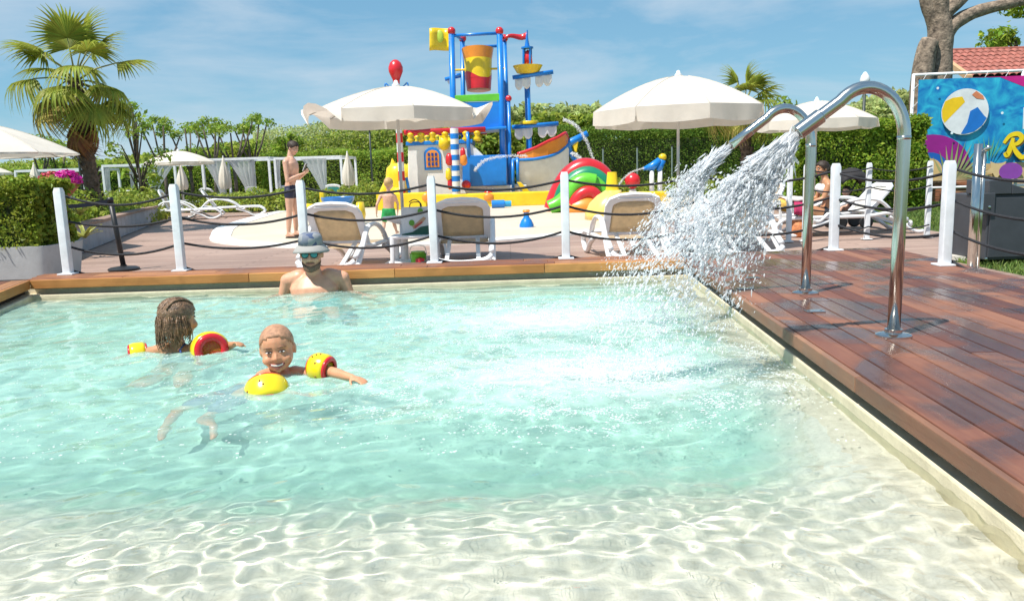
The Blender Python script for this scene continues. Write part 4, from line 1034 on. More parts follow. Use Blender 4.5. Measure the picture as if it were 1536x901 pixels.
# small pad toys
def toy(name, label, p, parts):
    t = thing(name, label, 'water toy', p)
    for nm, mb, mt in parts: mb.build(nm, mt, t, auto=50)
    return t
p = at0(790, 341); k_ = F / p.y / 1.0
toy('pad_jet', 'blue bell shaped jet on the cream pad', p, [('bell', MB().lathe([(.14, 0), (.14, .05), (.10, .14), (.055, .2), (.05, .32), (.0, .33)], 18), BLUE), ('collar', MB().lathe([(.06, .29), (.075, .31), (.06, .34)], 14), ORG)])
p = at0(752, 312); toy('pad_toy', 'low bright blue tumbler toy under the yellow channel', p, [('drum', MB().tube([(-.28, 0, .12), (.1, 0, .12)], .12, 14), BLUE), ('drum_end', MB().tube([(.1, 0, .12), (.3, 0, .12)], .09, 14), mat('sky_gloss', (.03, .32, .62), .3))])
p = at(949, 297, z=0); p = at(949, 297, y=27.5); p.z = 0; toy('pad_jet', 'red ball jet on a small white stand', p, [('stand', MB().lathe([(.18, 0), (.14, .12), (.12, .32), (.05, .36)], 14), SHW), ('ball', MB().ell((0, 0, .62), .27, 14), RED)])
gy_ = 27.5; gb = at(983, 295, y=gy_); gb.z = 0
wg = thing('water_cannon', 'blue parrot shaped water cannon on two white posts', 'water toy', gb)
for dx in (-.12, .16):
    m = MB(); m.cyl((dx, 0, .1), (dx, 0, .95), .085, .08, 12); pp = m.build('post', SHW, wg, smooth=True)
    m = MB(); m.lathe([(.20, 0), (.20, .08), (.1, .14)], 14, (dx, 0, 0)); m.build('foot', BLUE, pp, auto=50)
m = MB(); m.tube([(-.42, 0, 1.0), (-.1, 0, 1.08), (.16, 0, 1.28)], [.05, .14, .12], 12); m.build('barrel', BLUE, wg, smooth=True)
m = MB(); m.tube([(.12, 0, .92), (.25, 0, 1.28)], [.09, .12], 10); m.build('handle', BLUE, wg, smooth=True)
m = MB(); m.ell((.25, 0, 1.38), (.14, .12, .12), 12); m.build('head', YEL, wg, smooth=True)
# see-saw toddler toy
p = at0(495, 341); p.y = 18.2; p = at(493, 330, y=18.2); p.z = 0
ss = thing('toddler_water_toy', 'yellow and blue toddler water toy between man and boy', 'water toy', p)
def T_(px, py, dy=0): q = at(px, py, y=18.2) - p; q.y = dy; return q
m = MB(); m.lathe([(.0, -.22), (.24, -.16), (.36, .02), (.38, .10), (.34, .10), (.22, -.06), (.0, -.1)], 20, T_(507, 302)); m.build('bowl', BLUE, ss, auto=50)
m = MB(); m.lathe([(.1, -.75), (.13, -.2)], 12, T_(507, 302)); m.build('pedestal', BLUE, ss)
m = MB(); m.tube([T_(447, 310), T_(538, 318)], .09, 10); m.build('beam', YEL, ss, smooth=True)
for a in (540, 449):
    m = MB(); m.loft([(V((T_(a, 340).x, 0, .02)), (.10, 0, 0), (0, .2, 0)), (T_(a, 322), (.13, 0, 0), (0, .22, 0)), (T_(a, 303), (.08, 0, 0), (0, .15, 0))], 16); m.build('end_float', YEL, ss, smooth=True)
m = MB(); m.box(T_(484, 297), (.12, .12, .28)); m.build('handle', YEL, ss, bevel=.03)

# water arcs from the ship
def arc(name, pts, r, y, label):
    path = catmull([at(a, b, y=y) for a, b in pts], 10); P = []; g = np.random.default_rng(len(label))
    for i in range(len(path) - 1):
        for k in range(26):
            q = path[i].lerp(path[i + 1], (k + g.uniform()) / 26); P.append([q.x + g.normal(0, r * .8), q.y + g.normal(0, r), q.z + g.normal(0, r * .8)])
    P = np.array(P); D2 = np.gradient(P, axis=0); o = drops(name, P, D2, g.uniform(r * .12, r * .32, len(P)), np.full(len(P), 3.0), WSPR, 3)
    tag(o, label, 'water', kind='stuff')
arc('water_arc', [(846, 180), (857, 184), (868, 193), (880, 213), (892, 245), (902, 280)], .03, 24.5, 'thin water arc curving from the bow onto the snail')
arc('water_arc', [(858, 230), (868, 236), (878, 248), (890, 264), (898, 281)], .035, 24.5, 'lower water arc falling from the bow')
arc('water_arc', [(790, 234), (750, 235), (725, 242), (712, 256)], .03, 25.6, 'fine water arc spraying across the blue hull panel')
arc('water_arc', [(966, 252), (948, 258), (935, 268), (926, 282)], .02, 26.5, 'thin water arc shot from the parrot cannon')
# ================================================================ vegetation
def leafmat(n, c, isl=.3, tr=.45, rough=.45): return mat(n, c, rough, var=.22, vs=1.3, island=isl, transl=tr, spec=.2)
L_LAUREL = leafmat('laurel_leaf', (.24, .37, .04)); L_PRIVET = leafmat('privet_leaf', (.25, .34, .04)); L_CON = leafmat('conifer_spray', (.135, .245, .032), .35, .35, .6)
L_WOOD = leafmat('woodland_leaf', (.30, .40, .06)); L_SILV = leafmat('silvery_leaf', (.42, .50, .19)); L_SHRUB = leafmat('shrub_leaf', (.33, .42, .07)); L_POLL = leafmat('pollard_leaf', (.28, .42, .06))
CORE = mat('dark_core', (.045, .065, .022), .95, var=.3)  # dark filler added inside foliage against see-through, interior shade in its colour
BARK = mat('bark', (.12, .095, .072), .9, var=.35, vs=9, bump=.8, bs=30)

def box_surface(b, n, seed, rough=.12, top=True, lump=.25, ls=1.2):
    """points on a lumpy box (x0,x1,y0,y1,z0,z1): front, top, sides"""
    x0, x1, y0, y1, z0, z1 = b; g = np.random.default_rng(seed)
    A = [(x1 - x0) * (z1 - z0), (x1 - x0) * (y1 - y0) * 1.0, (y1 - y0) * (z1 - z0), (y1 - y0) * (z1 - z0), .3 * (x1 - x0) * (z1 - z0)]
    k = g.choice(5, n, p=np.array(A) / sum(A)); u, v = g.uniform(0, 1, n), g.uniform(0, 1, n); P = np.zeros((n, 3)); Nr = np.zeros((n, 3))
    X = x0 + u * (x1 - x0); Z = z0 + v * (z1 - z0); Yv = y0 + u * (y1 - y0); Yt = y0 + v * (y1 - y0)
    f = k == 0; P[f] = np.c_[X, np.full(n, y0), Z][f]; Nr[f] = (0, -1, .2)
    f = k == 1; P[f] = np.c_[X, Yt, np.full(n, z1)][f]; Nr[f] = (0, 0, 1)
    f = k == 2; P[f] = np.c_[np.full(n, x0), Yv, Z][f]; Nr[f] = (-1, 0, .2)
    f = k == 3; P[f] = np.c_[np.full(n, x1), Yv, Z][f]; Nr[f] = (1, 0, .2)
    f = k == 4; P[f] = np.c_[X, np.full(n, y1), Z][f]; Nr[f] = (0, 1, .2)
    lumpv = np.array([noise.noise((p[0] * ls, p[1] * ls, p[2] * ls * 1.4)) + .5 * noise.noise((p[0] * ls * 3, p[1] * ls * 3, p[2] * ls * 3 + 9)) for p in P])
    P += Nr * (lumpv * lump)[:, None] - Nr * (np.abs(g.normal(0, rough, n)))[:, None]
    return P, Nr
def hedge(name, label, b, n, size, m, seed, asp=.5, rough=.12, lump=.2, ls=1.2, cat='hedge', core=True, group=None, inset=None):
    cx, cyy = (b[0] + b[1]) / 2, (b[2] + b[3]) / 2; t = thing(name, label, cat, (cx, cyy, b[4]), 0, group)
    P, Nr = box_surface(b, n, seed, rough, lump=lump, ls=ls)
    v, f = leaves(P, Nr, size, asp, .8, seed); v = v - np.array([cx, cyy, b[4]])
    raw_mesh('foliage', v, f, m, t)
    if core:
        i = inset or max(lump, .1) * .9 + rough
        mb = MB(); mb.box2((b[0] - cx + i, b[2] - cyy + i, 0), (b[1] - cx - i, b[3] - cyy - i, b[5] - b[4] - i)); mb.build('dark_core', CORE, t)
    return t
def xp(px, y, py=250): return at(px, py, y=y).x
def zp(px, py, y): return at(px, py, y=y).z

# potted hedge on the left
PL = mat('grey_planter', (.42, .43, .43), .7, var=.08, bump=.1)
b = (xp(-170, 8.7), xp(60, 8.7), 8.5, 9.25, .42, 1.16)
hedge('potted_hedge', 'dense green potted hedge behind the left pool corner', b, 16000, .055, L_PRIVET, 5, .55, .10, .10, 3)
t = thing('planter_box', 'pale grey planter box holding the dense green hedge', 'planter', ((b[0] + b[1]) / 2, 8.9, 0))
w2 = (b[1] - b[0]) / 2 + .07; m = MB()
m.loft([((0, 0, 0), (w2 - .05, 0, 0), (0, .36, 0)), ((0, 0, .44), (w2, 0, 0), (0, .42, 0)), ((0, 0, .46), (w2, 0, 0), (0, .42, 0)), ((0, 0, .46), (w2 - .04, 0, 0), (0, .38, 0)), ((0, 0, .36), (w2 - .05, 0, 0), (0, .37, 0))], 40, 14)
m.build('box', PL, t, auto=40); m = MB(); m.box((0, 0, .40), (2 * w2 - .12, .70, .06)); m.build('soil', mat('soil', (.03, .02, .012), .95, bump=.5), t)

# laurel hedge on the right, conifer hedge in the middle, clipped hedge behind the gazebos
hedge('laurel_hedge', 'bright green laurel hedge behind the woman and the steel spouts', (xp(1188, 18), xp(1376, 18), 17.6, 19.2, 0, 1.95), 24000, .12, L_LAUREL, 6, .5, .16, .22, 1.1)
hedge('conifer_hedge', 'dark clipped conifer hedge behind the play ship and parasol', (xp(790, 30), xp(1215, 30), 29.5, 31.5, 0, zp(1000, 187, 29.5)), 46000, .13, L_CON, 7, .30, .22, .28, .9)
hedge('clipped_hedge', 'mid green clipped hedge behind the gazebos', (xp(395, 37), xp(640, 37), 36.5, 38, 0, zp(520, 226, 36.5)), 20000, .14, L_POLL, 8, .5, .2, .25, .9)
hedge('clipped_hedge', 'long shaded green hedge behind the gazebo row on the left', (xp(-60, 38), xp(395, 38), 37.6, 39.2, 0, zp(200, 248, 37.6)), 26000, .15, L_POLL, 18, .5, .25, .3, .8)
# low flower-edged shrubs before the conifer hedge
def shrubrow(name, label, pts, w_, h_, n, size, m, seed, cat='shrub', group=None):
    g = np.random.default_rng(seed); path = [V(p) for p in catmull([V((x, y, 0)) for x, y in pts], 8)]; o = path[0].copy()
    i = g.integers(0, len(path) - 1, n); u = g.uniform(0, 1, n); A = np.array([tuple(p) for p in path]); C = A[i] + (A[i + 1] - A[i]) * u[:, None]
    th = g.uniform(0, math.pi, n); rr = 1 - np.abs(g.normal(0, .25, n)); lum = np.array([.75 + .45 * noise.noise((c[0] * 1.1, c[1] * 1.1, seed)) + .25 * noise.noise((c[0] * 4, c[1] * 4, seed)) for c in C])
    T = np.array([tuple((path[min(k + 1, len(path) - 1)] - path[k]).normalized()) for k in range(len(path))])[i]; S_ = np.stack([-T[:, 1], T[:, 0], np.zeros(n)], 1)
    P = C + S_ * (np.cos(th) * w_ * rr)[:, None]; P[:, 2] = np.sin(th) * h_ * rr * lum + .05
    Nr = S_ * np.cos(th)[:, None]; Nr[:, 2] += np.sin(th)
    t = thing(name, label, cat, o, 0, group); v, f = leaves(P, Nr, size, .45, .9, seed); raw_mesh('foliage', v - np.array(tuple(o)), f, m, t)
    mb = MB(); mb.tube([p - o + V((0, 0, -.02)) for p in path[::2]], [min(w_, h_) * .55] * len(path[::2]), 8); mb.build('dark_core', CORE, t)
    return t
shrubrow('low_shrubs', 'low shrubs with pale flowers before the dark conifer hedge', [(xp(900, 29), 29), (xp(1000, 28.6), 28.6), (xp(1100, 28), 28), (xp(1200, 27.5), 27.5)], .6, .75, 7000, .11, L_SHRUB, 21)
shrubrow('low_shrubs', 'yellow green shrubs along the terrace behind the standing man', [(xp(290, 28.5), 28.5), (xp(360, 27.5), 27.5), (xp(430, 27), 27), (xp(510, 27.5), 27.5), (xp(590, 28.5), 28.5)], .65, .85, 12000, .10, L_SHRUB, 22)
shrubrow('low_shrubs', 'green shrubs filling the raised bed behind the palm', [(xp(95, 17), 17), (xp(148, 19.5), 19.5), (xp(190, 22.5), 22.5), (xp(215, 25), 25)], .9, 1.05, 12000, .10, L_SHRUB, 23)
shrubrow('low_shrubs', 'leafy bedding plants behind the grey bed wall', [(-7.6, 12.0), (-8.2, 13.5), (-8.6, 15), (-9.2, 17)], .55, .95, 8000, .085, L_PRIVET, 24)
# raised bed wall with timber cap
bw = thing('bed_wall', 'grey raised bed wall with a timber cap on the left', 'garden wall')
A0, B0 = at(74, 399, z=0), at(238, 333, z=0); C0 = B0 + V((-1.6, 1.2, 0)); CONC = mat('grey_concrete', (.30, .31, .34), .8, var=.15, vs=4, bump=.2)
def wall(a, b, h):
    d = (b - a); nn_ = V((-d.y, d.x, 0)).normalized() * -1 if False else V((-d.y, d.x, 0)).normalized(); n_ = max(1, int(d.length / 1.25))
    for k in range(n_):
        p, q = a.lerp(b, k / n_), a.lerp(b, (k + .992) / n_); m = MB(); m.prism([p, q, q + nn_ * .14, p + nn_ * .14], (0, 0, h)); m.build('wall_panel', CONC, bw, bevel=.004)
        m = MB(); m.prism([p + V((0, 0, h)) - nn_ * .03, q + V((0, 0, h)) - nn_ * .03, q + nn_ * .24 + V((0, 0, h)), p + nn_ * .24 + V((0, 0, h))], (0, 0, .05)); m.build('cap_board', REAR, bw, bevel=.004)
wall(A0, B0, .40); wall(B0, C0, .40); wall(A0 + V((-2.2, .05, 0)), A0 + V((-.02, .0, 0)), .40)
so_ = MB(); so_.add([A0 + V((-.1, .1, .3)), B0 + V((-.1, 0, .3)), C0 + V((0, 0, .3)), V((-13, 24, .3)), V((-13, 10.9, .3))], [(4, 3, 2, 1, 0)]); tag(so_.build('bed_soil', MATS['soil']), kind='structure')
# yellow striped agave in the bed
def spiky(name, label, p, n, ln, wd, m, seed, z0=0.0, cat='plant'):
    g = random.Random(seed); t = thing(name, label, cat, p)
    for i in range(n):
        a = g.uniform(0, 6.283); el = g.uniform(.25, 1.2); l_ = ln * g.uniform(.7, 1.1); mb = MB(); rows = []
        for k in range(6):
            u = k / 5; e = el - u * u * .9; c = V((math.cos(a) * l_ * u * math.cos(el * .8), math.sin(a) * l_ * u * math.cos(el * .8), l_ * (math.sin(el) * u - .35 * u * u))); s = V((-math.sin(a), math.cos(a), 0)) * wd * (1 - u) ** .7 * .5
            rows.append([c - s, c + V((0, 0, -wd * .15)), c + s])
        mb.grid(rows); mb.build('leaf', m, t, smooth=True)
    return t
VARIE = mat('variegated_leaf', (.42, .44, .10), .45, var=.35, vs=14, transl=.25)
spiky('variegated_plant', 'yellow striped spiky plant on the bed wall corner', V((A0.x + .55, A0.y + .9, .30)) + V((-.6, .2, 0)), 22, .38, .06, VARIE, 2)
spiky('variegated_plant', 'pale spiky plant below the pink flower bowl', V((at(118, 300, y=12.6).x, 12.6, .62)), 18, .34, .05, VARIE, 3)

# ---- palms
FROND = leafmat('palm_frond', (.27, .33, .05), .25, .4); FROND2 = leafmat('palm_frond_yellow', (.38, .34, .09), .25, .4); DEAD = leafmat('palm_frond_dry', (.30, .17, .07), .3, .3)
PTR = mat('palm_trunk', (.13, .09, .065), .95, var=.4, vs=12, bump=1.0, bs=18)
def frond_mesh(R, n, seed, droop, spread):
    """fan leaf: hub at origin, blade opens along +X, upper side +Z"""
    g = random.Random(seed); mb = MB()
    for i in range(n):
        a = (i / (n - 1) - .5) * spread; L_ = R * (1 - .32 * abs(a / (spread / 2)) ** 2) * g.uniform(.92, 1.05); rows = []; dr = droop * g.uniform(.7, 1.4)
        w_ = 2.1 * R * .5 * spread / n * .62
        for k in range(7):
            u = k / 6; hw = w_ * (u / .5 if u < .5 else max(.02, (1 - u) / .5)) * .5 + .002
            z = .16 * R * u * math.cos(a * 1.3) - dr * R * max(0, u - .35) ** 2 * 1.6 - .18 * R * abs(a / spread) * u
            c = V((math.cos(a) * L_ * u * (1 - .18 * dr * max(0, u - .4)), math.sin(a) * L_ * u, z)); s = V((-math.sin(a), math.cos(a), 0)) * hw
            rows.append([c - s, c + V((0, 0, -hw * .5)), c + s])
        mb.grid(rows)
    return mb
def palm(label, base, H, r0, R, seed, nf=30, group='fan palms', dead=4):
    g = random.Random(seed); t = thing('palm_tree', label, 'palm tree', base, 0, group)
    pts = []; rs = []; n = 46
    for k in range(n + 1):
        u = k / n; pts.append(V((.12 * math.sin(u * 2.2) * 0 - .10 * u * u, 0, H * u))); rs.append(r0 * (1.15 - .30 * u + .25 * max(0, u - .8)) * (1 + (.10 if k % 2 else -.05) + g.uniform(-.04, .04)))
    m = MB(); m.tube(pts, rs, 14); tr = m.build('trunk', PTR, t, smooth=True)
    m = MB()
    for k in range(150):   # old leaf bases
        u = g.uniform(.12, 1) ** .75; a = g.uniform(0, 6.283); i = int(u * n); c = pts[i] + V((math.cos(a), math.sin(a), 0)) * rs[i] * .85
        m.bar(c, c + V((math.cos(a) * r0 * .45, math.sin(a) * r0 * .45, r0 * g.uniform(.5, 1.0))), r0 * .32, r0 * .16)
    tag(m.build('leaf_bases', PTR, tr), kind='stuff')
    top = pts[-1]; protos = {}
    for i in range(nf + dead):
        dead_ = i >= nf; u = i / nf
        el = math.radians(84 - 122 * u ** .85 + g.uniform(-9, 9)) if not dead_ else math.radians(g.uniform(-80, -66)); a = i * 2.39996 + g.uniform(-.3, .3)
        st = R * g.uniform(.62, .95) * (1 if not dead_ else 1.25)
        d = V((math.cos(a) * math.cos(el), math.sin(a) * math.cos(el), math.sin(el))); side = V((-math.sin(a), math.cos(a), 0))
        d2 = (d + V((0, 0, -.30))).normalized(); mid = top + d * st * .5; hub = mid + d2 * st * .5
        m = MB(); m.tube([top, mid, hub], [.022 * R + .006, .013 * R + .004, .010 * R + .003], 6)
        fr = m.build('frond', mat('petiole', (.24, .25, .07), .5), t, smooth=True)
        key = ('d' if dead_ else ('y' if u > .45 else 'g'), i % 3)
        if key not in protos:
            mb = frond_mesh(R * .80 * (.8 if dead_ else 1), 30, seed + i, .4 if key[0] == 'g' else (.9 if key[0] == 'y' else 1.1), 3.3 if key[0] != 'd' else 1.5)
            ob = mb.build('blade', {'g': FROND, 'y': FROND2 if i % 2 else FROND, 'd': DEAD}[key[0]], fr, smooth=True); protos[key] = ob
        else: ob = protos[key].copy(); sc.collection.objects.link(ob); ob.parent = fr
        d3 = (d2 + V((0, 0, -.28 if not dead_ else -.6))).normalized(); up = (V((0, 0, 1)) - d3 * d3.z); up = up.normalized() if up.length > .05 else V((math.cos(a), math.sin(a), 0)) * -1
        yv = up.cross(d3).normalized(); M = Matrix((d3, yv, d3.cross(yv))).transposed().to_4x4(); M.translation = hub; ob.matrix_local = M
    return t
PY1 = 18.0; pb = at(141, 300, y=PY1); pb.z = .0
palm('tall fan palm with hanging dry fronds on the left', pb, zp(124, 122, PY1), .145, 1.06, 3, 22, dead=7)
PY2 = 21.5; pb = at(1121, 250, y=PY2); pb.z = 0
palm('fan palm rising behind the parasol and dark hedge', pb, zp(1126, 160, PY2), .13, .82, 8, 22, dead=0)

# ---- pollarded trees on the left, woodland behind
def clumps(cs, n, size, seed):
    g = np.random.default_rng(seed); P = []; Nr = []
    for c, r in cs:
        k = max(8, int(n * r * r)); d = g.normal(0, 1, (k, 3)); d /= np.linalg.norm(d, axis=1)[:, None]; rad = r * (g.uniform(.25, 1, k) ** .5) * g.uniform(.8, 1.25, k)
        P.append(np.array(tuple(c)) + d * rad[:, None] * np.array([1.1, 1.1, .85])); Nr.append(d)
    return leaves(np.concatenate(P), np.concatenate(Nr) + np.array([0, 0, .3]), size, .5, .7, seed)
def pollard(label, px, y, ytop, seed, spread=.9, k=5):
    g = random.Random(seed); b = at(px, 262, y=y); b.z = 0; H = zp(px, ytop, y); t = thing('pollarded_tree', label, 'tree', b, 0, 'pollarded trees behind the gazebos'); m = MB(); hs = H * .42
    m.tube([(0, 0, 0), (.03, 0, hs * .6), (0, 0, hs)], [.10, .08, .07], 8); cs = []
    for i in range(k):
        a = i * 6.283 / k + g.uniform(-.4, .4); e = V((math.cos(a) * spread * g.uniform(.5, 1.1), math.sin(a) * spread * .6, H * g.uniform(.80, .97)))
        mid = V((e.x * .55, e.y * .55, hs + (e.z - hs) * .45)); m.tube([(0, 0, hs - .03), mid, e], [.055, .04, .03], 7)
        for q in range(3): cs.append((e + V((g.uniform(-.25, .25), g.uniform(-.2, .2), g.uniform(-.05, .22))), g.uniform(.16, .27)))
        if g.random() < .4: cs.append((mid + V((g.uniform(-.2, .2), 0, .1)), g.uniform(.15, .28)))
    m.build('trunk', BARK, t, smooth=True); v, f = clumps(cs, 900, .13, seed); raw_mesh('crown', v, f, L_POLL, t); return t
for px, y, tp, sd_, lb in ((62, 36, 205, 1, 'pollarded tree just left of the big palm'), (247, 35, 180, 2, 'pollarded tree with upright fork behind the small parasol'), (286, 36, 186, 3, 'slim pollarded tree with a flat crown'), (322, 34, 178, 4, 'leaning pollarded tree between flat crown and tall pair'), (352, 35, 174, 5, 'taller pollarded tree beside the sheer curtains'), (380, 36, 172, 6, 'pollarded tree nearest the standing man'), (90, 37, 215, 7, 'small pollarded tree under the dry palm fronds')):
    pollard(lb, px, y, tp, sd_, .75 if px != 352 else 1.0, 4 if px in (286, 62) else 5)
def tree(label, px, y, ytop, seed, rx, n=1100, m_=None, size=.16, zb=.25, name='leafy_tree', group=None, tr=1.0):
    g = random.Random(seed); b = at(px, 262, y=y); b.z = 0; H = zp(px, ytop, y); t = thing(name, label, 'tree', b, 0, group); m = MB()
    m.tube([(0, 0, 0), (.05, 0, H * .3), (0, 0, H * .7)], [.16 * tr, .12 * tr, .05 * tr], 8); cs = []
    for i in range(22):
        a = g.uniform(0, 6.283); u = g.uniform(0, 1); z = H * (zb + (1 - zb) * u) - .2; r = rx * math.sin(math.pi * (.2 + .75 * u)) * g.uniform(.4, 1); e = V((math.cos(a) * r, math.sin(a) * r, z))
        cs.append((e, g.uniform(.28, .5) * rx * .6)); m.tube([(0, 0, z * .55), e * .6 + V((0, 0, z * .38)), e], [.06 * tr, .04 * tr, .015], 5)
    m.build('trunk', BARK, t, smooth=True); v, f = clumps(cs, n, size, seed); raw_mesh('crown', v, f, m_ or L_POLL, t); return t
tree('light leafy tree right behind the big palm', 207, 24, 146, 31, .85, 650, L_POLL, .13, .3, tr=.45)
tree('round bright bush behind the standing man', 437, 38.5, 196, 33, 1.15, 1500, L_LAUREL, .15, .25, 'round_bush')
tree('tall green tree above the tiled roof on the right', 1535, 27, -20, 34, 1.7, 900, L_LAUREL, .18, .45)
tree('leafy shrub tree behind the right parasol', 1180, 24, 140, 36, .9, 700, L_POLL, .14, .4)
# woodland belt: one far mass
def wood_belt(name, label, xa, xb, y, tops, n, m_, size, seed, dep=5.0):
    g = np.random.default_rng(seed); px = g.uniform(xa, xb, n); yy = y + g.uniform(0, dep, n)
    tx = np.array([q[0] for q in tops]); ty = np.array([q[1] for q in tops]); tp = np.interp(px, tx, ty)
    P = np.zeros((n, 3)); u = g.uniform(0, 1, n) ** .75
    for i in range(n):
        a = at(px[i], tp[i], y=yy[i]); lump = .55 * noise.noise((a.x * .7, a.y * .7, seed)) + .30 * noise.noise((a.x * 2.1, a.y * 2.1, seed + 3)); P[i] = (a.x, yy[i] - .8 * noise.noise((a.x * .8, u[i] * 4, 7)), .2 + (a.z * (1 + lump * .22) - .2) * u[i])
    v, f = leaves(P, np.tile(np.array([0, -.5, .7]), (n, 1)), size, .5, .8, seed); o = raw_mesh(name, v, f, m_); return tag(o, label, 'woodland', kind='stuff')
wood_belt('woodland', 'silvery green woodland behind the gazebos and ship', 380, 900, 44, [(380, 196), (450, 190), (560, 176), (620, 168), (700, 160), (780, 166), (850, 162), (900, 166)], 46000, L_SILV, .30, 41)
wood_belt('woodland', 'darker green woodland patches among the silvery trees', 380, 900, 43, [(380, 212), (470, 205), (560, 186), (640, 185), (760, 178), (860, 172), (900, 176)], 26000, L_WOOD, .30, 42)
wood_belt('woodland', 'green woodland beyond the pollarded trees on the left', -40, 400, 46, [(-40, 248), (60, 242), (160, 240), (260, 230), (330, 222), (400, 206)], 34000, L_WOOD, .30, 43)
wood_belt('woodland', 'woodland behind the dark conifer hedge', 860, 1240, 48, [(860, 166), (900, 172), (960, 176), (1040, 182), (1200, 176), (1240, 160)], 22000, L_WOOD, .30, 44)
wood_belt('reed_bed', 'tall feathery reeds behind the laurel hedge', 1240, 1400, 22, [(1240, 165), (1300, 152), (1340, 146), (1400, 150)], 15000, L_SILV, .20, 45, 2.0)
# ground-hugging dark wall behind belts so no light leaks through low down
# ---- big cut trunk on the right
TB = mat('weathered_trunk', (.25, .19, .14), .9, var=.5, vs=8, bump=1.0, bs=22)
TY = 22.0; tb = at(1392, 262, y=TY); tb.z = 0; ct = thing('cut_tree', 'thick bare grey tree trunk with sawn limbs behind the banner', 'tree', tb)
def Tt(px, py, dy=0): q = at(px, py, y=TY) - tb; q.y = dy; return q
def limb_(name, pts, rs, par=None):
    m = MB(); path = catmull(pts, 5); k = len(path); rr = [float(np.interp(i / (k - 1), np.linspace(0, 1, len(rs)), rs)) * (1 + .10 * noise.noise(path[i] * 3)) for i in range(k)]; m.tube(path, rr, 14); return m.build(name, TB, par or ct, smooth=True)
tk = limb_('trunk', [V((0, 0, 0)), Tt(1398, 200), Tt(1407, 110), Tt(1411, 55), Tt(1405, 10), Tt(1400, -40)], [.50, .44, .35, .30, .30, .27])
limb_('sawn_limb', [V((-.2, -.1, .2)), Tt(1376, 150, -.2), Tt(1380, 90, -.25), Tt(1388, 62, -.25)], [.35, .30, .26, .22])
limb_('branch', [Tt(1412, 60), Tt(1432, 35), Tt(1470, 16), Tt(1540, 0), Tt(1600, -12)], [.24, .20, .16, .13, .10])
limb_('branch', [Tt(1408, 30), Tt(1425, 12), Tt(1448, -10), Tt(1462, -40)], [.24, .20, .17, .14])
limb_('sawn_limb', [Tt(1408, 40), Tt(1394, 5), Tt(1390, -30)], [.26, .22, .20])
# ================================================================ people
def bake(o, vox, it=6, fac=.5):
    md = o.modifiers.new('remesh', 'REMESH'); md.mode = 'VOXEL'; md.voxel_size = vox; md.use_smooth_shade = True
    sm = o.modifiers.new('smooth', 'SMOOTH'); sm.factor = fac; sm.iterations = it
    dg = bpy.context.evaluated_depsgraph_get(); dg.update(); me = bpy.data.meshes.new_from_object(o.evaluated_get(dg)); o.modifiers.clear(); old = o.data; mats = list(old.materials); o.data = me
    if not me.materials:
        for q in mats: me.materials.append(q)
    me.shade_smooth(); return o
def skinmat(n, c): return mat(n, c, .42, var=.10, vs=16, sss=.12, bump=.03, bs=160)
SK_TAN = skinmat('tanned_skin', (.62, .295, .16)); SK_FAIR = skinmat('fair_skin', (.62, .36, .25)); SK_MAN = skinmat('sunlit_skin', (.68, .35, .22)); SK_WARM = skinmat('warm_tan_skin', (.48, .235, .12))
def look(d, up=V((0, 0, 1))):
    """matrix whose local -Y points along d"""
    y = -V(d).normalized(); x = y.cross(up).normalized(); z = x.cross(y); return Matrix((x, y, z)).transposed()
def head_prims(mb, c, H, R, ears=True, child=False):
    g = lambda x, y, z: c + R @ (V((x, y, z)) * H)
    def e(p, r): mb.ell(g(*p), tuple(q * H for q in r), 16, R, 12)
    if child:
        e((0, .05, .13), (.350, .43, .375)); e((0, -.07, -.11), (.318, .315, .33)); e((0, -.14, -.28), (.225, .215, .155)); e((0, -.285, -.375), (.075, .07, .05))
        mb.limb(g(0, -.37, .0), .022 * H, g(0, -.415, -.105), .042 * H, 10)
        for s in (-1, 1):
            e((s * .045, -.385, -.12), (.036, .038, .028)); e((s * .175, -.265, -.15), (.125, .115, .11)); e((s * .345, .07, -.04), (.035, .085, .125))
        mb.limb(g(-.07, -.335, -.26), .04 * H, g(.07, -.335, -.26), .04 * H, 8)
        return
    e((0, .05, .13), (.345, .43, .375)); e((0, -.09, -.10), (.300, .31, .36)); e((0, -.15, -.30), (.225, .22, .17)); e((0, -.30, -.41), (.085, .075, .065))
    mb.limb(g(0, -.395, .05), .035 * H, g(0, -.455, -.12), .052 * H, 10)
    for s in (-1, 1):
        e((s * .055, -.405, -.135), (.045, .05, .035)); e((s * .17, -.27, -.12), (.11, .11, .10))
        if ears: e((s * .335, .07, -.03), (.035, .085, .135))
    mb.limb(g(-.16, -.335, .10), .05 * H, g(.16, -.335, .10), .05 * H, 8); mb.limb(g(-.07, -.345, -.26), .045 * H, g(.07, -.345, -.26), .045 * H, 8)
